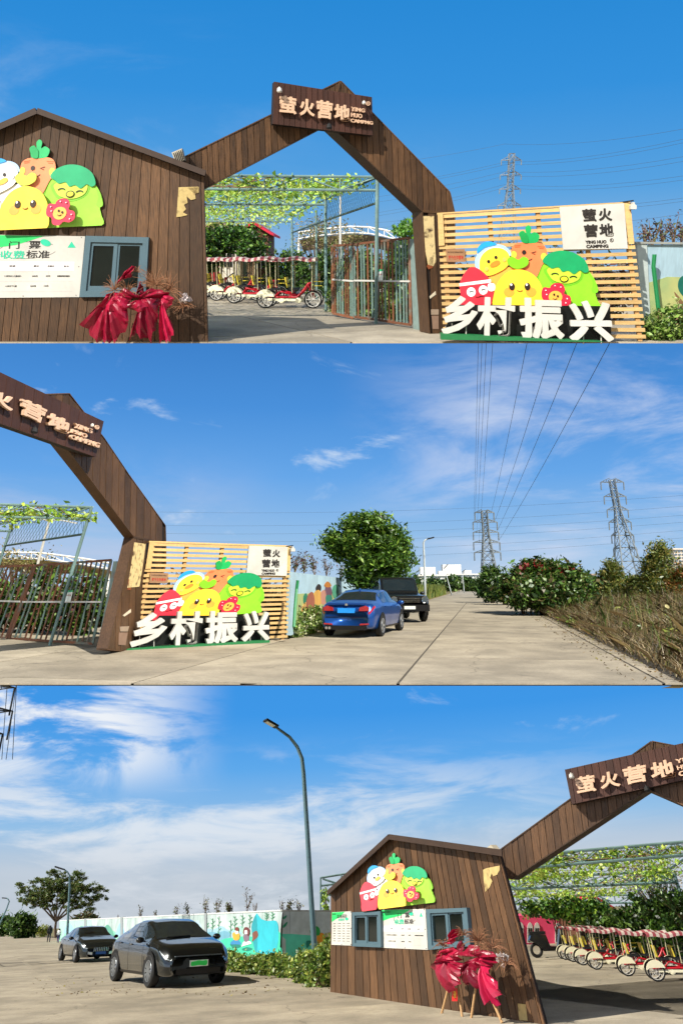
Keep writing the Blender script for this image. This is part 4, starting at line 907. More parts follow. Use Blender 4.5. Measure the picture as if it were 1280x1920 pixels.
# ---- pergola and vines
HP = 3.67 - EYE
A1, A2, A3, A4 = S1.at(707, 343, 19.7), S1.at(610, 372, 24.6), S1.at(547, 411, 35), S1.at(505, 428, 46)
for v in (A1, A2, A3, A4): v.z = HP
L1, L2, L3, L4 = (Vector((v.x - w, v.y - .6, HP)) for v, w in ((A1, 7.5), (A2, 8), (A3, 9), (A4, 9)))
def foot(v): return Vector((v.x, v.y, -EYE))
pergola(S1, [(L1, A1, .32, 8), (L2, A2, .32, 8), (L3, A3, .32, 8), (L4, A4, .32, 6), (A1, A2, .0, 1), (L1, L2, 0, 1)], [(A1, foot(A1)), (A2, foot(A2)), (A3, foot(A3)), (A4, foot(A4)), (L2, foot(L2)), (L4, foot(L4)), (Vector((A3.x + 1.2, A3.y - 3, HP)), Vector((A3.x + 1.2, A3.y - 3, -EYE)))],
        'green steel truss pergola over the cart yard in the top view', 'yellow green vine spread over the pergola roof, top view',
        rails=[(A1 - Vector((0, 0, .62)), A2 - Vector((0, 0, .8))), (A2 - Vector((0, 0, .8)), A3 - Vector((0, 0, .8))), (A1, A3), (L1, L3)],
        net=((A1, A2, A2 - Vector((0, 0, .8)), A1 - Vector((0, 0, .62))), 26),
        vine=[(L1, A1, A2, L2, 4200, .09), (L2, A2, A3, L3, 4600, .12), (L3, A3, A4, L4, 2600, .15), (L1.lerp(A1, .1), A1.lerp(L1, .25), A1.lerp(L1, .25) - Vector((0, 0, .3)), L1 - Vector((0, 0, .3)), 900, .03)], leaf=.054)
# ---- carts
for i, (x, py, ang) in enumerate(((545, 577, -3), (482, 568, -2), (446, 563, -1), (420, 559, 0), (398, 556, 1))):
    b = S1.g(x, py); lab = ['nearest red and cream pedal surrey at the front of the top row', 'second red and cream pedal surrey from the front, top row', 'third pedal surrey from the front, half hidden, top row', 'fourth pedal surrey from the front, mostly hidden, top row', 'farthest pedal surrey by the gatehouse edge in the top row'][i]
    M = Matrix.Translation((b.x, b.y, -EYE)) @ Matrix.Rotation(R(ang), 4, 'Z') @ Matrix.Scale(1.06, 4)
    if i == 0: cart = surrey(S1, lab, M, 'pedal surreys parked in the yard, top view'); continue
    c = copy_tree(cart.root, S1, M); c['label'] = lab
# ---- things beyond the yard
def shed(S, a, b, c_roof, c_wall, z0, depth, label, name='shed', over=.3, door=True):
    """gabled shed; a,b: frame pixels of wall front corners on a depth"""
    pl = Plane(S, (a[0], a[1], depth), (b[0], b[1], depth)); u0, _ = pl.uv(*a); u1, _ = pl.uv(*b); H = z0; W_ = u1 - u0
    T = Thing(S, name, label, 'shed', pl.at((u0 + u1) / 2, 0)); f = [pl.at(u0, 0), pl.at(u1, 0), pl.at(u1, H), pl.at((u0 + u1) / 2, H + W_ * .3), pl.at(u0, H)]
    T.part('wall', MB().prism(f, (0, 3.5, 0)), c_wall)
    for (p, q) in ((u0 - over, (u0 + u1) / 2), (u1 + over, (u0 + u1) / 2)):
        A = pl.at(p, H - over * .6, .3); B = pl.at(q, H + W_ * .3, .3); T.part('roof', MB().prism([A, B, B + Vector((0, 4.1, 0)), A + Vector((0, 4.1, 0))], (0, 0, .12)), c_roof)
    if door:
        T.part('door', MB().prism([pl.at(u0 + W_ * .12, .05, .01), pl.at(u0 + W_ * .42, .05, .01), pl.at(u0 + W_ * .42, H * .82, .01), pl.at(u0 + W_ * .12, H * .82, .01)], (0, -.06, 0)), mat('door_board', '#5d6b52', .7, .2))
        w = T.part('window', MB().prism([pl.at(u0 + W_ * .58, H * .42, .01), pl.at(u0 + W_ * .88, H * .42, .01), pl.at(u0 + W_ * .88, H * .8, .01), pl.at(u0 + W_ * .58, H * .8, .01)], (0, -.04, 0)), GLASSD)
        for t in (.58, .73, .88): T.part('frame', MB().bar(pl.at(u0 + W_ * t, H * .4, .06), pl.at(u0 + W_ * t, H * .82, .06), .06, .05), WHITEP, w)
    return T
RED_W = mat('red_cladding', '#c4213a', .6, .12); BRN = mat('brown_boarding', '#5b3b26', .7, .3, 4, stretch=(5, 5, .7))
shed(S1, (452, 548), (505, 548), RED_W, BRN, 3.0, 39, 'brown shed with bright red roof behind the carts, top view')
shed(S1, (372, 545), (448, 545), mat('tan_sheet', '#8a7a5e', .7, .1), mat('pale_wall', '#c9c2b4', .7, .1), 3.1, 43, 'pale shed under tan roof sheets behind the vine, top view', over=.7)
# banner posts in red beside the gatehouse
T = Thing(S1, 'red_banner', 'narrow red banner hanging behind the gatehouse corner in the top view', 'banner', S1.g(392, 551)); b = S1.g(392, 551)
T.part('pole', MB().tube([b, b + Vector((0, 0, 2.4))], .03, 6), STEEL); T.part('cloth', MB().grid([[b + Vector((.08 + .5 * u + .04 * math.sin(v * 9), .05 * math.sin(v * 6 + u * 3), 2.35 - 2.0 * v)) for u in (0, .3, .6, 1)] for v in [i / 8 for i in range(9)]]), mat('red_cloth', '#c31f33', .7, .1))
# hedges
HC = ['#2f4a1c', '#3d5c22', '#517229', '#243a17', '#6b8a34']
for k, (x0, x1, yy, dep, hh, lab) in enumerate(((500, 570, 545, 38, 2.0, 'dark hedge clump behind the nearest cart, top view'), (560, 640, 552, 34, 1.9, 'green hedge clump left of the steel bars, top view'), (640, 710, 556, 31, 1.9, 'green hedge clump seen through the steel bars, top view'), (705, 790, 560, 29, 2.1, 'green hedge clump beside the arch post, top view'))):
    a, b = S1.at(x0, yy, dep), S1.at(x1, yy, dep); c = (a + b) / 2; w = (b.x - a.x) / 2
    bush(S1, 'hedge', lab, 'hedge', [((c.x, c.y, -EYE + hh * .5), (w * 1.1, .8, hh * .5), 60, 45, .17), ((c.x + w * .4, c.y + .4, -EYE + hh * .7), (w * .6, .6, hh * .4), 30, 40, .16)], .085, HC, 'hedges round the yard, top view')
DRY = ['#8a7a52', '#a08a5a', '#6f6a3f', '#7d8445']
for x, y, dep, h, lab in ((595, 520, 55, 4.4, 'bare brown tree left of the white pole, top view'), (634, 520, 60, 4.0, 'bare brown tree behind the white pole, top view')):
    b = S1.at(x, y, dep); b.z = -EYE; T = Thing(S1, 'bare_tree', lab, 'tree', b); mb = MB(); C = []
    for k in range(26):
        a = random.uniform(0, 6.28); t = b + Vector((math.cos(a) * random.uniform(.3, 2.2), math.sin(a) * .8, h * random.uniform(.6, 1))); mb.tube([b, b.lerp(t, .5) + Vector((0, 0, .4)), t], [.07, .04, .012], 4); C += [t + Vector(np.random.normal(0, .35, 3)) for _ in range(60)]
    T.part('trunk', mb, BARK); leaves(T, 'crown', C, .07, DRY)
b = S1.at(822, 440, 34); bush(S1, 'garden_tree', 'small green tree crown just left of the arch post, top view', 'tree', [((S1.at(765, 440, 34).x, 34, S1.at(765, 437, 34).z), (.55, .5, .55), 26, 40, .15)], .08, ['#3f6a22', '#5a8a2c', '#6f9c37'])
# white arched tent behind the steel gate
ct = [S1.at(x, y, 70) for x, y in ((560, 436), (590, 431), (620, 428), (655, 425), (690, 426), (720, 431), (745, 438), (768, 447))]
T = Thing(S1, 'arched_tent', 'white arched truss tent far behind the steel bars, top view', 'tent', (ct[3].x, 70, -EYE)); wt = mat('tent_white', '#e6e3dc', .6, .04)
low = [p - Vector((0, 0, .55)) for p in ct]; fr = T.part('arch', MB().tube(ct, .09, 5).tube(low, .07, 5), wt)
for i in range(len(ct) - 1): T.part('brace', MB().tube([ct[i], low[i + 1]], .05, 4).tube([low[i], ct[i]], .05, 4), wt, fr)
T.part('tent_roof', MB().grid([[p + Vector((0, .2, -.1)) for p in low], [p + Vector((0, 9, -1.0)) for p in low]]), mat('tent_canvas', '#b9ab92', .8, .08))
for i in (0, 7): T.part('tent_leg', MB().tube([low[i], Vector((low[i].x, low[i].y, -EYE))], .12, 6), wt)
# light pole
b = S1.at(638, 500, 50); b.z = -EYE; t = S1.at(638, 366, 50); T = Thing(S1, 'light_pole', 'plain white light pole inside the yard in the top view', 'light pole', b); T.part('pole', MB().tube([b, t], [.10, .06], 8), WHITEP); T.part('lamp_head', MB().bar(t, t + Vector((-.9, 0, .12)), .2, .08), WHITEP)
# ---- painted wall at the right edge
plW = Plane(S1, (1192, 630, 16.1), (1330, 630, 16.6))
T = Thing(S1, 'painted_wall', 'painted sky and field wall at the right edge of the top view', 'wall', plW.P(1192, 632)); SKYP = mat('mural_sky', '#a9c4cf', .85, .12, 6, stretch=(4, 4, .6), grime=.15); FLD = mat('mural_field', '#b9b874', .85, .12, 3, col2='#9fb277', mixscale=.9)
T.part('wall_panel', piece(plW, [(1193, 455), (1212, 459), (1220, 632), (1206, 632)], -.15, .03), mat('wall_end', '#b9c3be', .85, .12))
T.part('wall_panel', piece(plW, [(1212, 459), (1400, 459), (1400, 634), (1220, 632)], -.15, 0), SKYP)
T.part('painted_field', piece(plW, [(1215, 530), (1250, 519), (1290, 520), (1400, 516), (1400, 634), (1221, 632)], 0, .004), FLD)
T.part('coping', piece(plW, [(1192, 453), (1400, 456), (1400, 460), (1192, 457)], -.18, .05), mat('coping', '#9a9d96', .8, .15))
T.part('painted_bush', piece(plW, blob([(1270, 535), (1275, 520), (1290, 518), (1290, 560), (1275, 550)]), .004, .008), flat('#1f6b5c')); T.part('painted_bush', piece(plW, blob([(1263, 548), (1275, 560), (1290, 580), (1290, 600), (1278, 580)]), .004, .009), flat('#8a6a48'))
solo(S1, 'drain_pipe', MB().tube([plW.P(1226, 477, .25), plW.P(1224, 500, .25), plW.P(1231, 560, .3), plW.P(1237, 614, .35)], .045, 8), mat('green_pipe', '#1d7a45', .45, .1), 'leaning green pipe against the painted wall, top view', 'pipe')
BC = ['#4d6b26', '#6b8a35', '#82a044', '#37501c', '#9aa860']
for i, (x, y, w, h) in enumerate(((1228, 612, .26, .42), (1252, 600, .3, .5), (1280, 606, .35, .55), (1316, 606, .4, .5))):
    p = plW.P(x, 630, .5); bush(S1, 'weed_bush', 'leafy weed clump at the painted wall foot, number %s from the board, top view' % ('one', 'two', 'three', 'four')[i], 'bush', [((p.x, p.y, -EYE + h * .6), (w, .3, h * .7), 34, 40, .09)], .042, BC, 'weeds along the painted wall, top view')
for i, (x, h) in enumerate(((1206, .5), (1222, .7), (1240, .55), (1262, .8), (1276, .6))):
    twig_plant(S1, x, 462, 17.6, h * 1.0, ('thin twiggy shrub above the wall nearest the board, top view', 'second twiggy shrub above the wall, top view', 'third twiggy shrub above the wall, top view', 'tall forked twig shrub above the wall, top view', 'twiggy shrub above the wall at the right edge, top view')[i], ('#4a3a35', '#5d6b3c', '#6a4a48'), group='shrubs over the painted wall, top view', leafy=26, lsize=.03)
# backdrop behind the slats: dark hedge so the gaps read dark low down
bush(S1, 'hedge', 'dark red and green hedge glimpsed through the slats, top view', 'hedge', [((S1.at(990, 560, 20).x, 20, -EYE + .75), (3.0, .6, .95), 140, 50, .2)], .09, ['#3a3a22', '#5a3a34', '#2d3d1c', '#6b5a4a'])
# ---- pylon and lines
b = S1.at(946, 560, 150); b.z = -EYE; top = S1.at(944, 288, 150).z + EYE
pylon(S1, 'lattice_pylon', b, top, 4.2, 1.0, [(.945, 1.9, .9), (.82, 2.0, .9), (.70, 2.0, .9), (.56, 2.2, .9)], 'slender lattice pylon rising behind the signboard, top view', r=.10)
k = 0
for (yl, yp, yr) in ((342, 304, 249), (346, 309, 256), (362, 322, 284), (372, 330, 293), (392, 346, 322), (398, 352, 330), (410, 385, 364), (420, 392, 370), (455, 420, 393), (300, 270, 232)):
    k += 1; a, c, d = S1.at(700, yl + 8, 170), S1.at(945, yp, 150), S1.at(1330, yr, 110)
    cable_between(S1, sagline(a, c, .4) + sagline(c, d, 1.0)[1:], .022, '%s thin power line from the top, right of the arch, top view' % ('second', 'third', 'fourth', 'fifth', 'sixth', 'seventh', 'eighth', 'ninth', 'lowest', 'highest')[k - 1], 'power lines, top view')

bush(S1, 'tree_canopy', 'dark leafy canopy hanging over the far carts, top view', 'tree', [(tuple(S1.at(405, 452, 37)), (1.0, .6, .6), 50, 46, .2), (tuple(S1.at(440, 448, 37)), (1.1, .6, .5), 60, 46, .2), (tuple(S1.at(470, 462, 36)), (.6, .5, .5), 36, 46, .18), (tuple(S1.at(390, 475, 36)), (.5, .5, .8), 36, 46, .18)], .09, ['#1f3315', '#2c4a1c', '#3f6a22', '#6f9636'])
for i, x in enumerate((640, 668, 700, 730, 756)):
    p = S1.g(x, 588 + (x - 640) * .14); bush(S1, 'weed_bush', 'low green weeds %s the steel bars, top view' % ('left end behind', 'second from left behind', 'middle behind', 'fourth from left behind', 'right end behind')[i], 'bush', [((p.x, p.y + .9, -EYE + .3), (.45, .35, .36), 26, 36, .1)], .06, BC, 'weeds behind the steel bars, top view')
# ================================================================== MIDDLE TERRACE: down the road
sky(S2, 612, [(0, '#b4cde6'), (.06, '#93bee8'), (.14, '#66a6e8'), (.23, '#4a90da'), (.33, '#3a7ec8')],
    [(3.0, (1, 3.4, 1), -28, .44, .68, .75, '#d0daf0', .34, .22, -.02, .22, -5.3), (4.2, (1.2, 2.6, 1), 38, .53, .70, .8, '#cfe0f4', .33, .26, .30, .02, -1.7), (3.0, (.9, 2.8, 1), 12, .42, .68, .6, '#bfcbe6', .20, .10, -.05, -.30, -9.2)], low=-5)
g2, y2 = ground(S2, 'ground', 1281, 618, mat('earth', '#6a5a3c', .95, .3, 3, col2='#7c7440', mixscale=.35), half=.75)
van2 = S2.ray(904, 1095); AN2 = -math.degrees(math.atan2(van2.x, van2.y)); O2 = S2.g(830, 1182)
def road2(px, py): p = S2.g(px, py) - O2; c, s_ = math.cos(R(AN2)), math.sin(R(AN2)); return p.x * c + p.y * s_, -p.x * s_ + p.y * c
def unroad2(a, b, z=0): c, s_ = math.cos(R(AN2)), math.sin(R(AN2)); return Vector((O2.x + a * c - b * s_, O2.y + a * s_ + b * c, z - EYE))
RE, LE = road2(1150, 1217)[0], road2(806, 1124)[0]
far_ = 560; rd = struct(S2, 'road', MB().add([unroad2(LE, 40, -.012), unroad2(RE, 40, -.012), unroad2(RE, far_, -.012), unroad2(LE, far_, -.012)], [(0, 1, 2, 3)]), CONC)
jf = struct(S2, 'forecourt', MB().add([Vector((-.75 * y2, y2, -EYE - .008)), Vector((unroad2(RE, 0).x + .3, y2, -EYE - .008)), unroad2(RE, 40, -.008), unroad2(LE - 1.5, 40, -.008), unroad2(-9.5, 12, -.008), Vector((-16, 21.5, -EYE - .008))], [tuple(range(6))]), CONCJ)
def slabs2():
    c, s_ = math.cos(R(AN2)), math.sin(R(AN2)); sx, sy = 4.3, 5.0
    for i in range(-6, 2):
        for j in range(-5, 9):
            a0, a1 = i * sx + .025, min((i + 1) * sx - .025, RE)
            b0, b1 = j * sy + .025, (j + 1) * sy - .025
            if a1 - a0 < .05: continue
            if a1 < LE and b0 > 2 and i < -1: continue
            if b0 > 12 and i < -1: continue
            if b1 > 40: b1 = 40
            if b1 <= b0: continue
            q = [tuple(unroad2(a, b))[:2] for a, b in ((a0, b0), (a1, b0), (a1, b1), (a0, b1))]; q = clip(q, 0, 1, -y2)
            for sg in (1, -1):
                if len(q) > 2: q = clip(q, sg, .75, 0)
            if len(q) < 3: continue
            child(S2, 'concrete_slab', MB().prism([(x, y, -EYE - .025) for x, y in q], (0, 0, .025 + random.uniform(-.002, .002))), CONC, jf)
slabs2()
# ---- gate arch, far half
plG2 = Plane(S2, (0, 1100, 12.9), (245, 1217, S2.g(232, 1218).y + .1))
q2 = [(-120, 634 + 8), (195, 790), (180, 857), (-120, 750)]; q2 = [(-60, 669), (195, 790), (180, 857), (-60, 772)]
gate_arch(S2, plG2, [[(60, 742), (130, 739), (195, 822), (241, 890), (310, 986), (311, 1018), (252, 1007), (164, 890), (95, 800)]], [[(252, 1007), (311, 1018), (311, 1060), (255, 1223), (202, 1217)]], .26,
          dict(poly=q2, lines=[(-60 + 257 * i / 14 + 8, 640, -60 + 244 * i / 14 - 12, 860) for i in range(-1, 17)], mark=[(183, 801, 3.4)]),
          'brown timber gate arch leaning in from the left of the middle view', 'brown plank name board cropped at the left edge, middle view', 12, 690, 1222, lambda x: -.02,
          chars=[('火', [(-22, 735), (28, 737), (24, 772), (-24, 756)]), ('营', [(42, 745), (90, 766), (80, 795), (40, 776)]), ('地', [(94, 772), (133, 790), (130, 815), (88, 800)]), ('YING', [(141, 793), (174, 804), (173, 813), (139, 801)]), ('HUO', [(137, 804), (165, 814), (163, 822), (135, 811)]), ('CAMPNG', [(134, 814), (189, 831), (186, 840), (132, 822)])],
          lamps=[('small white bell lamp beside the registered mark, middle view', 174, 797, .04, WHITEP), ('black spotlight under the name lettering in the middle view', 66, 806, .065, BLACK)],
          flyers=[([(253, 1017), (274, 1020), (266, 1075), (262, 1100), (240, 1102), (247, 1060)], None, 'peeling_poster'), ([(242, 1086), (249, 1086), (246, 1106), (240, 1106)], '#8a4a26', 'peeling_poster'), ([(225, 1175), (243, 1174), (240, 1184), (226, 1184)], '#9a8672', 'patch'), ([(224, 1186), (240, 1186), (236, 1210), (223, 1209)], '#8a6f5c', 'patch'), ([(231, 1154), (246, 1142), (246, 1148), (234, 1156)], '#cfc2a8', 'patch')])
# ---- sign board
art2 = affine([(573, 200), (165, 555), (992, 590)], [(421.8, 1043.6), (293.8, 1130.8), (494.3, 1124)])
signboard(S2, [(281, 1017), (545, 1026), (539, 1199), (246, 1214)], (S2.g(246, 1214).y, S2.g(539, 1199).y),
          ('pale pine slatted signboard beside the road in the middle view', 'white campsite name panel on the slats in the middle view', 'small bronze plaque on the slats in the middle view', 'bright cartoon vegetable and duck cutout on the slats, middle view', 'white block characters on green plinth before the slats, middle view', 'white bell lamp on the signboard corner in the middle view'),
          20, art2, ([(467, 1023), (539.4, 1025.5), (537.8, 1079.7), (462, 1078)],
                [('萤', rectq(493.5, 1029.6, 508.5, 1044)), ('火', rectq(511, 1030.5, 525, 1044.7)), ('营', rectq(491.5, 1048.8, 507, 1063.8)), ('地', rectq(509, 1048.8, 524, 1063.8)), ('YING HUO', rectq(490.7, 1067.5, 514.8, 1072)), ('CAMPING', rectq(490.7, 1073.4, 516, 1077.4))], (520, 1069.3, 2)),
          [(282.3, 1073.4), (315.7, 1074.8), (314.3, 1093.4), (280.7, 1093)], [(237.8, 1217), (505.8, 1200.6), (505.8, 1206.6), (237.8, 1223.8)], [(300, 1154), (505.8, 1154), (505.8, 1202), (252, 1210)],
          [('乡', [(254, 1147), (318, 1150), (309, 1209), (242, 1214)]), ('村', [(321, 1146.5), (382, 1146), (376, 1208), (317, 1211)]), ('振', [(387, 1146), (447, 1145), (446, 1206), (384, 1208)]), ('兴', [(458, 1146), (505, 1145), (506, 1201), (453, 1204)])],
          (549.5, 1031), [[(281, 1016), (290, 1016), (283, 1066), (273, 1067)], [(539, 1025), (545, 1025), (544, 1070), (538, 1070)]], k=.7)
# ---- steel gate
plS2 = Plane(S2, (186, 1216, S2.g(186, 1216).y), (0, 1196, S2.g(0, 1196).y))
steel_gate(S2, [dict(pl=plS2, q=[(-62, 1064), (63, 1060), (12, 1196), (-118, 1184)], n=14), dict(pl=plS2, q=[(67, 1060), (208, 1050), (173, 1207), (17, 1197)], n=17)], .5,
           'rusty green steel bar gate at the left edge, middle view', ((218, 1053), (187, 1218), 10), ([(121, 1107), (137, 1107), (132.5, 1129), (116, 1127)], 'white paper notice on the steel bars in the middle view'))
# ---- pergola
B1, B2 = S2.at(172, 951, 20.6), S2.at(25, 973, 25.5)
for v in (B1, B2): v.z = HP
D1, D2 = Vector((B1.x - 6.5, B1.y - 2.2, HP)), Vector((B2.x - 6.5, B2.y - 2.2, HP)); B3 = B2 + (B2 - B1) * 1.3; D3 = D2 + (D2 - D1) * 1.3
f1 = S2.at(140, 1057, 20.6); f1 = B1 + (f1 - B1) * ((HP + EYE) / (HP - f1.z)); f2 = B2 + (f1 - B1)
pergola(S2, [(D1, B1, .32, 8), (D2, B2, .32, 6), (D3, B3, .32, 6)], [(B1, f1), (B2, f2), (B3, B3 + (f1 - B1))], 'green steel truss pergola behind the bars in the middle view', 'yellow green vine on the pergola roof, middle view',
        rails=[(B1.lerp(f1, .2), B2.lerp(f2, .22)), (B1, B3), (D1, D3)], net=((B1, B2, B2.lerp(f2, .22), B1.lerp(f1, .2)), 24), vine=[(D1, B1, B2, D2, 2200, .1), (D2, B2, B3, D3, 1500, .12), (D1, B1, B1 - Vector((0, 0, .28)), D1 - Vector((0, 0, .28)), 800, .03)], leaf=.062)
b, t = S2.at(60, 1100, 40), S2.at(95, 968, 40); b = t + (b - t) * ((t.z + EYE) / (t.z - b.z)); T = Thing(S2, 'light_pole', 'white twin arm light pole behind the bars in the middle view', 'light pole', b); T.part('pole', MB().tube([b, t], [.09, .06], 8), WHITEP)
for dx, dy in ((38, 6), (-42, -6)): T.part('lamp_arm', MB().tube([S2.at(93, 978, 40), S2.at(95 + dx * .3, 974, 40), S2.at(95 + dx, 973 + dy, 40)], .035, 6), WHITEP); T.part('lamp_head', MB().bar(S2.at(95 + dx, 973 + dy, 40), S2.at(95 + dx * 1.3, 975 + dy, 40), .16, .07), WHITEP)
ct = [S2.at(x, y, 66) for x, y in ((-30, 1036), (20, 1036), (60, 1036), (90, 1038), (120, 1042), (150, 1046), (180, 1051), (205, 1056))]
T = Thing(S2, 'arched_tent', 'white arched truss tent far behind the bars, middle view', 'tent', (ct[3].x, 66, -EYE)); low = [p - Vector((0, 0, .5)) for p in ct]; fr = T.part('arch', MB().tube(ct, .08, 5).tube(low, .06, 5), wt)
for i in range(len(ct) - 1): T.part('brace', MB().tube([ct[i], low[i + 1]], .045, 4).tube([low[i], ct[i]], .045, 4), wt, fr)
T.part('tent_roof', MB().grid([[p + Vector((0, .2, -.1)) for p in low], [p + Vector((0, 9, -1.2)) for p in low]]), mat('tent_canvas', '#b9ab92', .8, .08))
for i in (0, 7): T.part('tent_leg', MB().tube([low[i], Vector((low[i].x, low[i].y, -EYE))], .12, 6), wt)
for k, (x0, x1, yy, dep, hh, lab) in enumerate(((-80, 30, 1150, 27, 1.9, 'green hedge clump at the far left, middle view'), (20, 110, 1150, 26, 2.0, 'green hedge clump behind the paper notice, middle view'), (100, 200, 1150, 25, 1.9, 'green hedge clump beside the arch post, middle view'))):
    a, b = S2.at(x0, yy, dep), S2.at(x1, yy, dep); c = (a + b) / 2; w = (b.x - a.x) / 2
    bush(S2, 'hedge', lab, 'hedge', [((c.x, c.y, -EYE + hh * .5), (w * 1.15, .8, hh * .5), 70, 45, .17)], .085, HC + ['#5a3a34'], 'hedges round the yard, middle view')
b = S2.at(30, 1060, 48); b.z = -EYE; T = Thing(S2, 'bare_tree', 'bare brown tree above the bars at far left, middle view', 'tree', b); mb = MB(); C = []
for k in range(26):
    a = random.uniform(0, 6.28); t = b + Vector((math.cos(a) * random.uniform(.3, 2.0), math.sin(a) * .8, 3.6 * random.uniform(.6, 1))); mb.tube([b, b.lerp(t, .5) + Vector((0, 0, .4)), t], [.07, .04, .012], 4); C += [t + Vector(np.random.normal(0, .35, 3)) for _ in range(60)]
T.part('trunk', mb, BARK); leaves(T, 'crown', C, .07, DRY)
bush(S2, 'hedge', 'dark hedge glimpsed through the slats, middle view', 'hedge', [((S2.at(400, 1150, 25).x, 25, -EYE + .8), (2.6, .6, 1.0), 120, 50, .2)], .09, ['#3a3a22', '#5a3a34', '#2d3d1c', '#6b5a4a'])
# ---- painted wall along the verge
dw = 23.0; plW2 = Plane(S2, (546, 1180, dw), (676, 1120, 66))
T = Thing(S2, 'painted_wall', 'pale blue painted wall running along the verge, middle view', 'wall', plW2.P(546, 1190))
e2 = lambda x: tuple(S2_top(x))
def wall2(x): return 1072 + (x - 544) * .122 if x < 642 else 1084 + (x - 642) * .16
def wbase2(x): p = plW2.P(x, 1095); return 1095 + 1.0 * EYE * F / (p.length * 1.0) * .985
xs = [546, 553, 570, 600, 630, 655, 676, 700]
for a, b in zip(xs[:-1], xs[1:]): T.part('wall_panel', piece(plW2, [(a + .1, wall2(a)), (b - .1, wall2(b)), (b - .1, wbase2(b)), (a + .1, wbase2(a))], -.15, 0), SKYP)
T.part('painted_field', piece(plW2, blob([(553.5, 1120), (575, 1113), (600, 1111), (625, 1112), (640, 1116), (640, 1150), (600, 1170), (554, 1182)], 3), 0, .006), FLD)
for nm, pts, col in (('painted_figure', [(578, 1115), (586, 1110), (590, 1125), (588, 1145), (577, 1147), (574, 1130)], '#9c5a44'), ('painted_figure', [(589, 1112), (597, 1106), (603, 1114), (603, 1132), (590, 1132)], '#c99a4a'), ('painted_head', [(592, 1102), (597, 1095), (602, 1099), (601, 1108), (594, 1109)], '#221a18'), ('painted_hat', [(608, 1097), (614, 1090), (621, 1097), (618, 1101), (611, 1101)], '#b5722c'), ('painted_figure', [(610, 1101), (620, 1101), (622, 1117), (611, 1118)], '#6b4a5c'), ('painted_figure', [(611, 1117), (622, 1117), (621, 1131), (612, 1131)], '#2a7a6a'), ('painted_figure', [(602, 1110), (610, 1108), (611, 1130), (603, 1132)], '#b98472'), ('painted_bush', [(623, 1104), (629, 1096), (635, 1104), (633, 1120), (625, 1120)], '#4d9a7a'), ('painted_corn', [(566, 1140), (576, 1128), (583, 1146), (596, 1134), (604, 1148), (615, 1134), (614, 1160), (570, 1166)], '#d8a860'), ('painted_bush', [(569, 1118), (574, 1112), (577, 1122), (574, 1136), (569, 1130)], '#2a7a5c')):
    T.part(nm, piece(plW2, blob(pts, 3), .008, .012 + random.uniform(0, .004)), flat(col, .85))
solo(S2, 'drain_pipe', MB().tube([S2.at(558, 1088, 22.2), S2.at(556, 1105, 22.2), S2.at(553, 1140, 21.9), S2.at(551, 1176, 21.6)], .045, 8), mat('green_pipe', '#1d7a45', .45, .1), 'leaning green pipe against the painted wall, middle view', 'pipe')
for i, x in enumerate((552, 570, 590, 612, 640)):
    p = plW2.P(x, wall2(x)); twig_plant(S2, x, wall2(x) + 4, p.y + .8, .75 + .1 * i, ('twiggy shrub over the wall beside the slats, middle view', 'second twiggy shrub over the wall, middle view', 'third twiggy shrub over the wall, middle view', 'tall brown twig shrub over the wall, middle view', 'twiggy shrub over the wall under the tree, middle view')[i], ('#5a4a42', '#5d6b3c', '#6a4a48'), group='shrubs over the painted wall, middle view', leafy=30, lsize=.04)
for i, (x, y, w, h) in enumerate(((556, 1192, .35, .62), (578, 1188, .4, .72), (598, 1183, .42, .68), (545, 1196, .25, .4))):
    p = S2.g(x, y); bush(S2, 'weed_bush', ('leafy weed clump beside the slats, middle view', 'tall flowering weed clump below the painted wall, middle view', 'weed clump touching the blue car, middle view', 'low weed tuft at the signboard foot, middle view')[i], 'bush', [((p.x, p.y + .3, -EYE + h * .55), (w, .4, h * .6), 50, 40, .10)], .05, BC + ['#c9c9a0'], 'weeds under the painted wall, middle view')
# ---- broad leafy tree
tb = S2.at(690, 1112, 40); tb.z = -EYE; T = Thing(S2, 'broad_tree', 'dense round green tree behind the parked cars, middle view', 'tree', tb)
def at40(x, y, d=40): return np.array(S2.at(x, y, d))
pxm = 40 / F * 1.02
C = np.concatenate([clumps(at40(688, 986), (45 * pxm, 1.2, 20 * pxm), 70, 46, .22), clumps(at40(645, 1018), (40 * pxm, 1.1, 24 * pxm), 60, 46, .22), clumps(at40(735, 1012), (32 * pxm, 1.2, 24 * pxm), 55, 46, .22),
                    clumps(at40(690, 1030), (62 * pxm, 1.6, 36 * pxm), 110, 46, .24, shell=.2), clumps(at40(730, 1058), (40 * pxm, 1.4, 40 * pxm), 110, 46, .22, shell=.3), clumps(at40(690, 1070), (40 * pxm, 1.4, 32 * pxm), 90, 46, .22, shell=.3), clumps(at40(712, 1094), (30 * pxm, 1.2, 12 * pxm), 50, 46, .2)])
leaves(T, 'crown', C, .12, ['#3c5c22', '#50782a', '#6b9434', '#2c481c', '#8aa843', '#456626'], up=.6, aspect=.36)
T.part('trunk', tree_limbs(tb, [(at40(645, 1020), .05), (at40(690, 990), .05), (at40(735, 1015), .05), (at40(720, 1060), .05), (at40(670, 1060), .05)], .2), BARK)
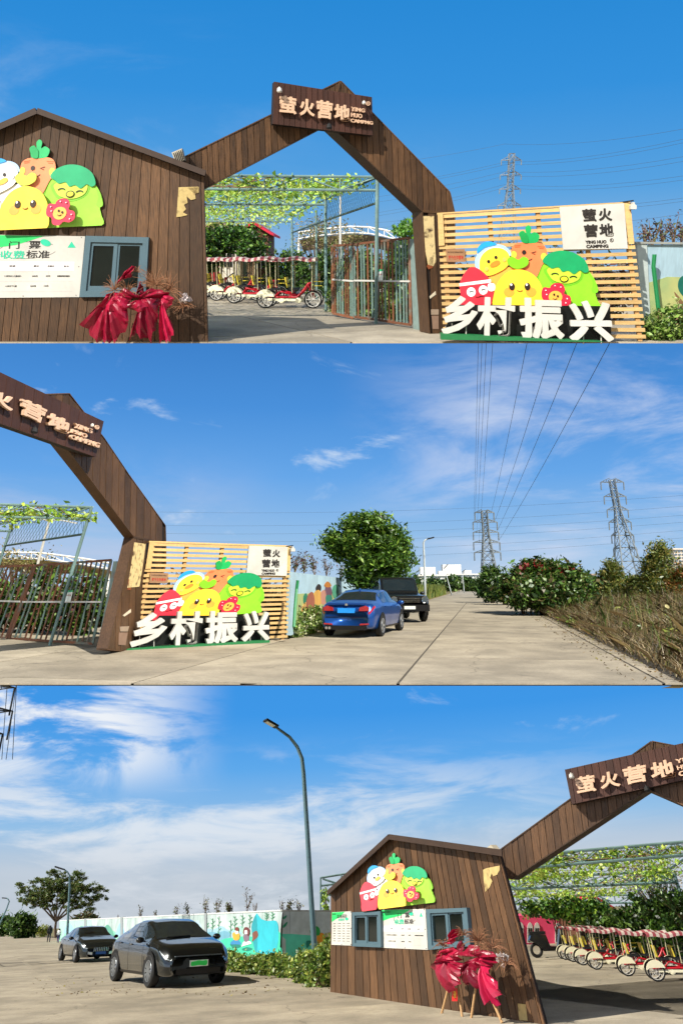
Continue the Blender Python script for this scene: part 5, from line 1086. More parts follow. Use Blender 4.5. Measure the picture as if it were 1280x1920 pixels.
# ---- cars
BLUE = mat('blue_car_paint', '#1c4f9c', .28, .05, 3, metal=.55, coat=.6); BLK = mat('black_car_paint', '#1b1e21', .22, .06, 3, metal=.3, coat=.6)
def place_car(S, gp, heading, L=1.0): return Matrix.Translation((gp.x, gp.y, -EYE)) @ Matrix.Rotation(heading, 4, 'Z') @ Matrix.Diagonal((L, 1, 1, 1))
SEDAN = dict(L=4.64, x0=-2.32, x1=2.32, wr=.60, top=[(-2.32, .70), (-2.29, .93), (-2.2, 1.02), (-1.85, 1.075), (-1.55, 1.09), (-.85, 1.36), (-.45, 1.43), (.15, 1.445), (.45, 1.40), (1.12, 1.04), (1.3, 1.0), (1.9, .88), (2.2, .74), (2.3, .60), (2.32, .5)],
             belt=[(-2.32, .66), (-2.2, .93), (-1.6, .98), (-.5, .95), (.8, .91), (1.2, .90), (1.9, .80), (2.3, .55)], w=[(-2.32, .66), (-2.28, .76), (-2.15, .84), (-1.5, .905), (0, .91), (1.4, .90), (2.0, .83), (2.2, .74), (2.32, .58)], zb=[(-2.32, .36), (-2.2, .28), (-1.5, .22), (1.6, .2), (2.2, .2), (2.32, .24)])
# blue sedan seen from behind
d_h = Vector((.74, 2.7)).normalized(); gr = S2.g(712, 1193); ctr = Vector((gr.x + .02 + d_h.x * 1.50, gr.y + d_h.y * 1.50, 0)) + Vector((-d_h.y, d_h.x, 0)) * .82
car = Car(S2, 'blue_sedan', 'blue sedan parked nose away beside the painted wall', BLUE, SEDAN, place_car(S2, ctr, math.atan2(d_h.y, d_h.x), 1.12)); c = car
c.wheels(1.42, -1.40, .335, 5)
c.across('rear_window', -1.50, -.83, 6.12, GLS); c.across('windscreen', .45, 1.10, 6.12, GLS)
for sg in (1, -1):
    c.patch('side_window', -.28, .86, 5.22, 5.92, GLS, .006, sg, skew=-.05, skew1=0); c.patch('side_window', -1.05, -.34, 5.22, 5.92, GLS, .006, sg, skew=.10, skew1=-.05)
    c.patch('tail_lamp', -2.300, -2.02, 4.15, 4.95, REDL, .012, sg); c.patch('head_lamp', 1.98, 2.25, 4.2, 4.98, HEADL, .01, sg); c.patch('sill', -1.05, 1.05, 1.15, 1.9, TRIM, .006, sg)
    y = .5 * sg; c.flatbox('tail_lamp', -2.32, [(sg * .40, .80), (sg * .70, .80), (sg * .72, .90), (sg * .60, .955), (sg * .42, .90)], None, None, None, REDL, .012)
    c.flatbox('reflector', -2.32, [(sg * .42, .38), (sg * .70, .40), (sg * .70, .44), (sg * .44, .43)], None, None, None, REDL, .02)
c.flatbox('number_plate', -2.32, -.27, .27, .74, .88, flat('#1d8fe8', .5), .02); c.flatbox('diffuser', -2.32, -.62, .62, .24, .37, TRIM, .03); c.flatbox('badge', -2.32, -.04, .04, .955, 1.02, CHR, -.02)
for y in (.50, .60): c.T.part('exhaust_pipe', MB().tube([(-2.30, y, .30), (-2.40, y, .30)], .042, 12), CHR)
c.T.part('boot_lip', MB().bar((-2.27, -.62, 1.03), (-2.27, .62, 1.03), .07, .025), BLUE); c.T.part('bumper_line', MB().bar((-2.325, -.64, .62), (-2.325, .64, .62), .02, .014), SEAM); c.T.part('roof_fin', MB().ball((-.75, 0, 1.42), (.10, .02, .05)), BLUE)
c.mirrors(.85, .98, BLUE); c.doors([-1.10, -.30, .85], SEAM)
# black off-roader facing the viewer
OFF = dict(L=4.75, x0=-2.3, x1=2.35, wr=.80, top=[(-2.3, 1.0), (-2.27, 1.6), (-2.15, 1.86), (-1.6, 1.92), (.25, 1.93), (.48, 1.88), (.88, 1.27), (1.0, 1.20), (1.6, 1.17), (2.15, 1.13), (2.3, 1.0), (2.35, .8)],
           belt=[(-2.3, .95), (-2.2, 1.10), (0, 1.10), (.9, 1.10), (1.6, 1.06), (2.2, 1.02), (2.35, .76)], w=[(-2.3, .80), (-2.2, .90), (-1.6, .95), (1.6, .95), (2.1, .93), (2.28, .86), (2.35, .78)], zb=[(-2.3, .5), (-1.8, .38), (1.8, .38), (2.35, .46)])
hd = Vector((-.05, -1)).normalized(); hd = Vector((.13, -1)).normalized(); gf = S2.g(787, 1158); lat = Vector((-hd.y, hd.x))      # lat points to the car's left
gf = gf * (34 / gf.y); ctr = Vector((gf.x, gf.y, 0)) - Vector((hd.x, hd.y, 0)) * 1.45 - Vector((lat.x, lat.y, 0)) * .8
c = Car(S2, 'black_suv', 'black off roader facing the camera behind the blue sedan', BLK, OFF, place_car(S2, ctr, math.atan2(hd.y, hd.x), 1.25))
c.wheels(1.45, -1.42, .40, 6); c.across('windscreen', .52, .86, 6.3, GLS); c.across('rear_window', -2.27, -2.17, 6.1, GLS)
for sg in (1, -1):
    c.patch('side_window', -.25, .62, 5.22, 5.9, GLS, .006, sg); c.patch('side_window', -1.1, -.32, 5.22, 5.9, GLS, .006, sg); c.patch('side_window', -2.0, -1.2, 5.22, 5.9, GLS, .006, sg)
    c.T.part('head_lamp', MB().tube([(2.28, sg * .66, .95), (2.39, sg * .66, .95)], .13, 16), HEADL); c.T.part('lamp_ring', MB().torus((2.385, sg * .66, .95), (1, 0, 0), .13, .016, 18, 5), CHR)
    c.patch('wheel_flare', .98, 1.92, 2.2, 3.3, TRIM, .03, sg); c.patch('wheel_flare', -1.92, -.95, 2.2, 3.3, TRIM, .03, sg); c.T.part('roof_rail', MB().tube([(.1, sg * .68, 1.84), (-1.9, sg * .68, 1.85)], .02, 6), TRIM); c.T.part('side_step', MB().bar((1.0, sg * 1.0, .40), (-1.0, sg * 1.0, .40), .12, .05), TRIM)
c.flatbox('bumper', 2.33, -.86, .86, .48, .74, TRIM, .08)
for z in (.86, .93, 1.0): c.T.part('grille_bar', MB().bar((2.385, -.44, z), (2.385, .44, z), .02, .028), CHR)
c.flatbox('grille', 2.34, -.48, .48, .82, 1.05, SEAM, .02); c.flatbox('number_plate', 2.36, -.24, .24, .56, .69, flat('#d7dcd8', .5), .075)
c.mirrors(.72, 1.2, BLK); c.doors([-1.15, -.28, .75], SEAM)
# ---- far left verge: reeds and street lamps
def grass_mesh(name, C, h, w, cols, lean=.35, m=None):
    C = np.asarray(C, float); n = len(C); a = np.random.uniform(0, 6.28, n); W_ = np.stack([np.cos(a), np.sin(a), np.zeros(n)], 1) * (w * np.random.uniform(.6, 1.4, n))[:, None]
    hh = h * np.random.uniform(.5, 1.25, n); d = np.random.normal(0, lean, (n, 3)); d[:, 2] = 1; T_ = C + d * hh[:, None]; Mi = C + d * (hh * .55)[:, None] * np.array([.5, .5, 1])
    v = np.stack([C - W_, C + W_, Mi + W_ * .7, T_, Mi - W_ * .7], 1).reshape(-1, 3); me = bpy.data.meshes.new(name)
    me.vertices.add(5 * n); me.vertices.foreach_set('co', v.ravel()); me.loops.add(5 * n); me.loops.foreach_set('vertex_index', np.arange(5 * n, dtype=np.int32)); me.polygons.add(n); me.polygons.foreach_set('loop_start', np.arange(0, 5 * n, 5, dtype=np.int32)); me.update(calc_edges=True)
    pal = np.array([lin(c) for c in cols]); c = pal[np.random.randint(0, len(pal), n)] * np.random.uniform(.7, 1.3, (n, 1)); ca = me.color_attributes.new('Col', 'FLOAT_COLOR', 'CORNER')
    ca.data.foreach_set('color', np.repeat(np.concatenate([c, np.ones((n, 1))], 1), 5, axis=0).astype(np.float32).ravel()); me.materials.append(m or LEAF); return me
def scatter(fn, n):
    return np.array([tuple(fn(random.random(), random.random())) for _ in range(n)])
C = scatter(lambda u, v: unroad2(LE - .3 - 2.2 * u, 26 + 70 * v * v), 9000)
solo(S2, 'reeds', grass_mesh('reeds', C, 1.35, .05, ['#6f8038', '#8a9446', '#54702c', '#9a9a55'], .16), None, 'tall green reeds lining the road past the black car', 'reeds', org=(0, 0, 0), kind='stuff')
def street_lamp(S, pts, head, r, label, m=None, group=None, head_m=None):
    m = m or mat('lamp_pole_grey', '#8f9aa0', .45, .08); T = Thing(S, 'street_lamp', label, 'street lamp', pts[0], group); n = len(pts)
    T.part('pole', MB().tube(pts, [r * (1 - .55 * i / (n - 1)) for i in range(n)], 10), m, smooth=True); a, b, w, t_ = head
    h = T.part('lamp_head', MB().bar(a, b, w, t_), head_m or DARKM); d = (Vector(b) - Vector(a)); T.part('lens', MB().bar(Vector(a) + d * .25 - Vector((0, 0, t_ * .55)), Vector(a) + d * .92 - Vector((0, 0, t_ * .55)), w * .8, t_ * .2), mat('lamp_lens', '#d9d9c9', .2, .05), h); return T
def lamp_px(S, d, pts, head, r, w, lab, group=None, m=None):
    P = [S.at(x, y, d) for x, y in pts]; b = P[0] + (P[0] - P[1]) * ((P[0].z + EYE) / (P[1].z - P[0].z)); A, B = S.at(*head[0], d), S.at(*head[1], d)
    return street_lamp(S, [b] + P, (A, B, w, w * .3), r, lab, m, group)
LG = mat('pale_lamp_pole', '#b8c0c4', .5, .06)
lamp_px(S2, 62, [(796, 1092), (795, 1050), (793.5, 1018), (796, 1013), (802, 1010)], [(801, 1010.5), (813, 1007.5)], .11, .34, 'pale street lamp right of the round tree, middle view', m=LG)
lamp_px(S2, 110, [(842, 1100), (838, 1085), (833, 1066)], [(832, 1066), (839, 1058)], .10, .3, 'leaning pale lamp before the far factory, middle view', m=LG)
lamp_px(S2, 140, [(869, 1104), (868, 1090), (866, 1072)], [(866, 1072), (872, 1068)], .10, .3, 'most distant pale lamp along the road, middle view', m=LG)
# ---- far buildings
def block(S, name, px0, px1, ytop, depth, n_floor, n_win, label, col, dp=14, wcol='#5c6e7c', base=None, roofbits=()):
    a, b = S.at(px0, ytop, depth), S.at(px1, ytop, depth); H_ = a.z + EYE; T = Thing(S, name, label, 'building', (a.x, depth, -EYE)); wl = mat('render_' + col.lstrip('#'), col, .8, .08)
    T.part('wall', MB().prism([(a.x, depth, -EYE), (b.x, depth, -EYE), (b.x, depth, a.z), (a.x, depth, a.z)], (0, dp, 0)), wl); T.part('roof', MB().box(((a.x + b.x) / 2, depth + dp / 2, a.z + .3), b.x - a.x + .8, dp + .8, .5), wl)
    wm = mat('far_window_' + wcol.lstrip('#'), wcol, .2, .2, 1); fh = H_ / n_floor; ww = (b.x - a.x) / n_win
    for i in range(n_floor):
        for j in range(n_win): T.part('window', MB().box((a.x + ww * (j + .5), depth - .06, -EYE + fh * (i + .58)), ww * .66, .3, fh * .46), wm)
    for (u, w, h) in roofbits: T.part('stair_head', MB().box((a.x + (b.x - a.x) * u, depth + 4, a.z + .5 + h / 2), w, 5, h), wl)
    return T
block(S2, 'factory_building', 786, 842, 1080, 300, 5, 12, 'long white factory block left of the far road end, middle view', '#d6d4cc', roofbits=((.3, 6, 3), (.8, 3, 1.5)))
block(S2, 'factory_building', 842, 902, 1078, 330, 5, 12, 'white factory block beside the lattice pylon, middle view', '#cfcdc8', roofbits=((.1, 8, 4), (.6, 3, 1.5)))
block(S2, 'apartment_tower', 1262, 1330, 1031, 260, 12, 10, 'pale apartment tower at the far right, middle view', '#cbbfb0')
block(S2, 'low_building', 1075, 1115, 1079, 240, 3, 8, 'low brown building behind the flowering bush, middle view', '#9a8a7c')
TC = ['#2f4a20', '#3d5c26', '#4d6e2d', '#24381a', '#66803a']
def far_tree(S, x, ytop, ybase, depth, wpx, lab, cols=TC, n=60, grp=None, size=.22):
    b = S.at(x, ybase, depth); b.z = -EYE; t = S.at(x, ytop, depth); k = depth / F; h = t.z + EYE; T = Thing(S, 'roadside_tree', lab, 'tree', b, grp)
    leaves(T, 'crown', clumps((b.x, b.y, -EYE + h * .55), (wpx * k / 2, wpx * k / 2, h * .46), n, 40, size * 1.6, shell=.3), size, cols, up=.5); T.part('trunk', MB().tube([b, b + Vector((.1, 0, h * .4)), b + Vector((0, 0, h * .8))], [.22, .15, .05], 7), BARK); return T
far_tree(S2, 922, 1064, 1105, 66, 36, 'dark tree in front of the lattice pylon, middle view', n=110, size=.16); far_tree(S2, 945, 1080, 1108, 60, 36, 'dark tree right of the pylon foot, middle view', n=90, size=.16); far_tree(S2, 905, 1082, 1104, 90, 18, 'small dark tree at the pylon foot, middle view', n=50, size=.2)
for x, yt, w, lab in ((815, 1086, 26, 'far tree before the factory beside the lamp, middle view'), (850, 1083, 26, 'far round tree at the factory corner, middle view'), (878, 1087, 20, 'far tree left of the road end, middle view'), (776, 1083, 14, 'far tree just right of the black car roof, middle view'), (895, 1093, 14, 'small far tree closing the road, middle view')): far_tree(S2, x, yt, 1102, 170, w, lab, n=50, size=.35)
# ---- right verge
BGV = ['#2f4c1d', '#3f6226', '#557a30', '#243c17', '#6f8a3c', '#5a5030']
def vb(x, y, d): return np.array(S2.at(x, y, d))
k45 = 45 / F
fl = np.concatenate([clumps(vb(x, y, 41.8), (.5, .3, .25), 3, 7, .10) for x, y in ((1010, 1058), (990, 1062), (1058, 1070), (1000, 1086), (1076, 1108), (1050, 1112), (1078, 1114), (985, 1066))])
T = bush(S2, 'flowering_bush', 'large green bush with scattered red blossom beside the road', 'bush', [(vb(1020, 1085, 43), (58 * k45, 1.3, 26 * k45), 170, 46, .26), (vb(985, 1108, 42), (42 * k45, 1.2, 26 * k45), 110, 46, .2), (vb(1060, 1100, 43), (48 * k45, 1.2, 28 * k45), 120, 46, .2), (vb(1030, 1118, 40), (60 * k45, 1.0, 20 * k45), 110, 46, .2), (vb(1005, 1063, 43), (26 * k45, .6, 10 * k45), 24, 40, .2)], .12, BGV, flowers=(fl - np.array(T.o) * 0, .075, ['#7a161f', '#8f2a2a', '#6b121b']))
CYP = ['#56662c', '#6b7a34', '#858e44', '#3f5020', '#978843']
for x, yt, yb, d, w, lab, cl in ((1148, 1056, 1120, 46, 78, 'olive green cypress left of the leaning pylon', CYP), (1112, 1090, 1122, 48, 60, 'low dark shrub tree beside the flowering bush', TC), (1195, 1088, 1128, 40, 60, 'low olive cypress between two taller ones', CYP), (1240, 1026, 1130, 38, 96, 'tall olive cypress by the apartment tower', CYP), (1287, 1066, 1130, 36, 80, 'rust tinged cypress at the right edge, middle view', ['#8a6a2e', '#6a6a2e', '#4a5a26', '#9a5a2a']), (1175, 1096, 1125, 44, 60, 'small cypress below the leaning pylon', CYP)):
    b = S2.at(x, yb, d); b.z = -EYE; k = d / F; h = S2.at(x, yt, d).z + EYE; T = Thing(S2, 'cypress_tree', lab, 'tree', b); sp = []
    for i in range(9):
        t = i / 8; sp.append(clumps((b.x + random.uniform(-.1, .1), b.y, -EYE + h * (.12 + .84 * t)), (w * k / 1.7 * (1 - .75 * t ** 1.3), w * k / 2.0 * (1 - .75 * t), h * .09), int(46 - 30 * t), 46, .19, shell=.3))
    leaves(T, 'crown', np.concatenate(sp), .085, cl, up=.2, aspect=.3); T.part('trunk', MB().tube([b, b + Vector((0, 0, h * .95))], [.13, .02], 6), BARK)
solo(S2, 'shrub_belt', leaf_mesh('shrub_belt', np.concatenate([clumps(vb(x, y, d), (2.2, .8, .9), 90, 40, .22) for x, y, d in ((1090, 1112, 50), (1160, 1112, 50), (1230, 1114, 44), (1290, 1118, 40))]), .12, TC + ['#4d5a2a']), None, 'dark undergrowth behind the dry brush heap, middle view', 'undergrowth', org=(0, 0, 0), kind='stuff')
# mound of dry brush along the road edge
def mound(u, v):
    a = RE + .05 + u * 9.5; b = -16 + 37 * v; h = 1.15 * min(1, u * 2.2) ** .8 * (.75 + .25 * math.sin(b * .9 + a)); return unroad2(a, b, h * .8 * (.55 if b > 14 else 1))
rows = [[mound(i / 14, j / 22) - Vector((0, 0, .08)) for i in range(15)] for j in range(23)]
rows = [[Vector((p.x, max(p.y, y2 + .01), p.z)) for p in r] for r in rows]
struct(S2, 'verge', MB().grid(rows), mat('leaf_litter', '#43351f', .95, .4, 5, bump=.8, col2='#5d5030', mixscale=2), smooth=True)
C = scatter(lambda u, v: mound(u, v), 52000); C = C[C[:, 1] > y2 + .12]
DRYC = ['#7d6a4a', '#9a8660', '#5a4830', '#b5a27c', '#44361f', '#86704c', '#6a6a3a']
solo(S2, 'dry_grass', grass_mesh('dry_grass', C, .36, .010, DRYC, 1.0), None, 'tangled dry brown grass covering the right verge', 'dry grass', org=(0, 0, 0), kind='stuff')
C = scatter(lambda u, v: mound(u, v) + Vector((0, 0, .12)), 2600); C = C[C[:, 1] > y2 + .15]; L_ = leaf_mesh('dead_leaves', C, .05, ['#9aa63a', '#c0b860', '#7a5a34', '#5f7a2c', '#b59a5a'], up=.5); solo(S2, 'dead_leaves', L_, None, 'fallen yellow and brown leaves strewn over the verge', 'leaves', org=(0, 0, 0), kind='stuff')
mb = MB()
for i in range(300):
    p = mound(random.uniform(.35, 1), random.uniform(.0, .75)); d = Vector((random.uniform(-1, 1), random.uniform(-1, 1), random.uniform(.1, .8))).normalized() * random.uniform(.3, .9)
    if p.y + min(0, d.y) < y2 + .2: continue
    mb.tube([p, p + d * .5 + Vector((0, 0, .08)), p + d], [.009, .007, .004], 4)
solo(S2, 'brushwood', mb, mat('grey_twig', '#a3907a', .85, .2, 9), 'bleached dead twigs tangled on the verge', 'brushwood', org=(0, 0, 0), kind='stuff')
for i, (x, y, s_) in enumerate(((1118, 1156, .26), (1155, 1133, .28), (1128, 1136, .24), (1060, 1150, .18), (1245, 1196, .22), (1262, 1195, .24), (1140, 1215, .14), (1176, 1218, .14), (1205, 1232, .16), (1240, 1250, .15), (1270, 1272, .16))):
    p = mound(.12 + .8 * random.random(), .22 + .5 * random.random()) + Vector((0, 0, .22)); s_ *= .75; mb = MB(); T_ = random.uniform(0, 6.28); N = Vector((random.uniform(-.4, .4), -.6, .8)).normalized(); A = N.orthogonal().normalized(); A = (Matrix.Rotation(T_, 3, N) @ A); B_ = N.cross(A)
    o_ = [(-1, 0), (-.5, .45), (.2, .6), (.7, .35), (1.05, 0), (.7, -.35), (.2, -.6), (-.5, -.45)]; mb.add([p + (A * u + B_ * v) * s_ + N * (.08 * s_ if abs(v) > .3 else 0) for u, v in o_] + [p - N * .02], [(8, k_, (k_ + 1) % 8) for k_ in range(8)])
    solo(S2, 'broad_leaf', mb, mat('pale_leaf', '#a8b04a', .5, .2, 6, transl=.3) if i % 3 else mat('cream_leaf', '#cfc58f', .5, .2, 6, transl=.3), 'large wilted pale leaf lying in the dry brush', 'leaf', org=p, group='large wilted leaves on the verge')
C = scatter(lambda u, v: mound(.03 + .97 * u, v), 2600); C = C[C[:, 1] > y2 + .5]
solo(S2, 'tall_weeds', grass_mesh('tall_weeds', C, .85, .010, ['#8a7a52', '#6b7a38', '#a08c5e', '#55702c'], .28), None, 'tall thin weed stalks standing over the dry verge', 'weeds', org=(0, 0, 0), kind='stuff')
C = scatter(lambda u, v: unroad2(RE - .9 * u ** 2.2, -14 + 34 * v, .012), 900); C = C[C[:, 1] > y2 + .15]
solo(S2, 'leaf_litter', leaf_mesh('leaf_litter', C, .03, ['#6b5433', '#8a7044', '#4a3a22', '#7a7440'], up=1.5), None, 'dead leaves and grit strewn on the road edge', 'litter', org=(0, 0, 0), kind='stuff')
gw = scatter(lambda u, v: mound(u * .95, .05 + v * .95) + Vector((0, 0, .12)), 150); gw = gw[gw[:, 1] > y2 + .5]
solo(S2, 'weeds', leaf_mesh('weeds', np.concatenate([p + np.random.normal(0, .16, (46, 3)) * np.array([1, 1, .6]) for p in gw if p[1] > y2 + .6]), .06, ['#5a7a2c', '#7a9a3a', '#4a6a26', '#9aa84a']), None, 'green weeds sprouting through the dry verge', 'weeds', org=(0, 0, 0), kind='stuff')
# ---- pylons and lines
def px_pylon(S, xt, yt, xb, yb, d, arms, wb, wt_, lab, r=.1, ins=True, m=None):
    t = S.at(xt, yt, d); q = S.at(xb, yb, d); b = t + (q - t) * ((t.z + EYE) / (t.z - q.z)); H_ = t.z - b.z; ln = ((t.x - b.x) / H_, 0)
    A = []
    for (y, half) in arms:
        z = S.at(xt, y, d).z; A.append(((z - b.z) / H_, half, 1.6))
    return pylon(S, 'lattice_pylon', b, H_, wb, wt_, A, lab, lean=ln, r=r, ins=ins, m=m)
px_pylon(S2, 907, 958, 916, 1070, 150, [(961, 1.9), (979, 2.4), (998, 2.5), (1017, 2.6), (1036, 2.6)], 3.4, 1.1, 'stout lattice pylon carrying the lines above the road', .12)
px_pylon(S2, 1146, 900, 1182, 1085, 150, [(904, 2.3), (931, 2.2), (956, 2.1), (979, 2.2), (1004, 2.2), (1029, 2.3)], 5.2, 1.0, 'slender leaning lattice pylon above the right verge', .11)
for kl, (x0, y0_, x1, lab) in enumerate(((888, 962, 896, 1), (889, 980, 903, 1), (893, 998, 911, 1), (897, 1017, 923, 1), (926, 979, 1037, 2), (930, 998, 1081, 2), (934, 1014, 1142, 2), (920, 962, 988, 2))):
    a, b = S2.at(x0, y0_, 150), S2.at(x1 + (x1 - x0) * .08, 612, 48)
    cable_between(S2, sagline(a, b, .5, 14), .024 if lab == 2 else .02, ('leftmost', 'second from left', 'third from left', 'fourth from left', 'sixth from left', 'seventh from left', 'rightmost', 'faint fifth from left')[kl] + ' steep dark power line over the road, middle view', 'steep power lines, middle view')
for i, (yl, yr) in enumerate(((985, 945), (1000, 962), (1015, 975), (1035, 990), (1050, 1004), (960, 925))):
    a, b = S2.at(300, yl, 240), S2.at(1330, yr, 200); cable_between(S2, sagline(a, b, 2.0, 14), .03, '%s faint level power line over the wall and verge, middle view' % ('second highest', 'third highest', 'fourth highest', 'fifth highest', 'lowest', 'highest')[i], 'distant power lines, middle view')
# ================================================================== LOWER TERRACE: up the road
sky(S3, 1222, [(0, '#b9c2cb'), (.04, '#b3c3d3'), (.09, '#93bfe6'), (.15, '#5ea8ea'), (.21, '#3f97e6'), (.5, '#3088dc')],
    [(4.6, (1, 2.6, 1), -24, .44, .60, .95, '#f2f5f8', .11, .17, -.12, -.28, -2.2), (5.0, (1, 4.4, 1), -13, .43, .64, .85, '#e3e9f0', .19, .11, .45, -.1, -7.7), (5.0, (1, 2.0, 1), 34, .57, .72, .6, '#d5e2f1', .14, .2, -.1, .02, -4.4), (3.0, (.8, 3.4, 1), -6, .36, .60, .7, '#ccd3dc', .10, .03, None, None, -6.0)], low=-6)
g3, y3 = ground(S3, 'ground', 1935, 560, mat('earth_verge', '#77704a', .95, .3, 3), half=.85)
ja, jb = S3.g(11, 1780), S3.g(84, 1830); AN3 = math.degrees(math.atan2(ja.y - jb.y, ja.x - jb.x)) - 90
jf3 = struct(S3, 'forecourt', MB().add([(-.85 * y3, y3, -EYE - .008), (.85 * y3, y3, -EYE - .008), (.85 * 60, 60, -EYE - .008), (-.85 * 60, 60, -EYE - .008)], [(0, 1, 2, 3)]), CONCJ)
concrete_slabs(S3, jf3, y3, tuple(jb)[:2], AN3, 8.5, 9.5, (-4, 6), (-4, 9), 60, CONC, half=.85, e=.10)
rd3 = struct(S3, 'road', MB().add([S3.g(-420, 1762), S3.g(62, 1754), S3.g(-60, 1738.2), S3.g(-180, 1742.6)], [(0, 1, 2, 3)]), CONC)
# ---- gatehouse
dl, dr = S3.g(620, 1860).y, S3.g(1019, 1921).y
plH3 = Plane(S3, (620, 1860, dl), (1019, 1921, dr))
ln3 = lambda x: max(-.01, (x - 640) / 300 * .275)
gatehouse(S3, plH3, [(620, 1672), (730, 1574), (936, 1606), (1020, 1921), (619, 1860)], [((730, 1571), (942, 1602)), ((615, 1676), (730, 1571))], .4,
          'brown plank gatehouse with two windows, whole in the bottom view', 10.5, 1573, 1921, lambda x: ln3(x),
          [[(659.6, 1710.5), (712.5, 1708.5), (714, 1776.5), (660, 1774.3)], [(798, 1705), (874, 1702), (881, 1774), (802.5, 1781)]], depth=3.2,
          posters=[[(905, 1631), (911, 1628), (936, 1623), (936, 1631), (931, 1640), (924, 1643), (921, 1637), (918, 1646), (922, 1652), (917, 1664), (909, 1672), (906, 1650)], [(969.5, 1881.5), (984.6, 1883), (988, 1914), (973, 1913)]])
price_board(S3, plH3, [(715, 1706), (797, 1704), (801.5, 1781), (715, 1777)], .002, 'white ticket price board between the windows in the bottom view', None,
            [('标准', .19, .48, .25, .51), ('票价', .44, .48, .49, .51), ('优惠价', .58, .48, .65, .51), ('备注', .79, .48, .84, .51), ('1.2米及以上儿童/成人', .1, .64, .34, .67), ('40元/位', .43, .64, .5, .67), ('20元', .59, .64, .64, .67), ('如需退票请咨询前台', .73, .64, .92, .67), ('1.2米以下儿童', .14, .80, .3, .83), ('20元/位', .43, .80, .5, .83), ('10元', .59, .80, .64, .83)])
price_board(S3, plH3, [(622, 1710.5), (658.3, 1708.5), (658.6, 1773), (621, 1771.5)], .002, 'narrow white rental price list at the gatehouse corner in the bottom view', ('其他项目', '收费表'),
            [(t, u, .34 + .075 * i, u + w, .36 + .075 * i) for i in range(8) for t, u, w in (('项目', .08, .12), ('说明', .3, .16), ('价格', .55, .12), ('备注', .76, .16))], big=False)
cutout(S3, plH3, affine([(573, 200), (992, 590), (165, 560)], [(737, 1599.7), (810.2, 1664.8), (674.5, 1676)]), .02, 'cartoon vegetable cutout under the gable peak in the bottom view', 735, True, True)
H = Thing(S3, 'floodlight', 'grey finned floodlight on the gatehouse roof in the bottom view', 'lamp', plH3.P(920, 1597, .05)); H.part('housing', piece(plH3, [(909, 1592), (919, 1584), (928, 1595), (918, 1600)], -.05, .08), mat('finned_alloy', '#b3aa96', .4, .1)); H.part('stand', MB().tube([plH3.P(920, 1596, .02), plH3.P(922, 1603, .02)], .025, 6), DARKM)
Z = lambda pts: [(600 + x / 2.977, 1690 + y / 2.977) for x, y in pts]
bouquet(S3, plH3, [(Z([(615, 365), (718, 505), (765, 470), (808, 400), (800, 350), (690, 325), (615, 365)]), Z([(715, 320)])[0]), (Z([(650, 290), (640, 330), (700, 345), (780, 330), (790, 270), (720, 255), (650, 290)]), Z([(720, 290)])[0]),
                   (Z([(800, 440), (806, 468), (840, 455), (880, 490), (900, 430), (880, 360), (815, 350), (800, 440)]), Z([(850, 330)])[0]), (Z([(880, 490), (940, 575), (950, 560), (990, 588), (960, 530), (1008, 530), (985, 450), (940, 340), (905, 300), (880, 380)]), Z([(905, 330)])[0]),
                   (Z([(790, 300), (830, 240), (900, 255), (990, 300), (1000, 340), (950, 360), (880, 370), (800, 360)]), Z([(880, 310)])[0]), (Z([(710, 235), (745, 200), (765, 152), (776, 160), (770, 200), (740, 240)]), Z([(735, 225)])[0]), (Z([(770, 300), (790, 215), (805, 300)]), Z([(788, 290)])[0])],
        'crimson paper flower stand on bamboo legs in the bottom view', [(*Z([(690, 250)])[0], .24, 40), (*Z([(800, 190)])[0], .2, 26), (*Z([(880, 225)])[0], .3, 50), (*Z([(960, 260)])[0], .3, 44), (*Z([(1040, 350)])[0], .22, 36)],
        [(Z([(675, 635)])[0], Z([(716, 480)])[0]), (Z([(795, 668)])[0], Z([(766, 460)])[0]), (Z([(838, 684)])[0], Z([(868, 470)])[0]), (Z([(1015, 680)])[0], Z([(945, 520)])[0])], n=.4)
T = Thing(S3, 'red_ribbon', 'bright red lettered ribbon hanging under the crimson paper, bottom view', 'ribbon', plH3.P(*Z([(745, 555)])[0], .4)); T.part('cloth', piece(plH3, Z([(733, 480), (762, 485), (764, 557), (735, 557)]), .42, .43), flat('#d0201f'))
T.part('lettering', text_on(plH3, '开业', Z([(742, 500), (757, 500), (757, 540), (742, 540)]), .43, .435, .01), flat('#e8c24a'))
paper_flower(S3, plH3, *Z([(1015, 315)])[0], .5, .085, 'white paper flower at the edge of the crimson stand, bottom view')
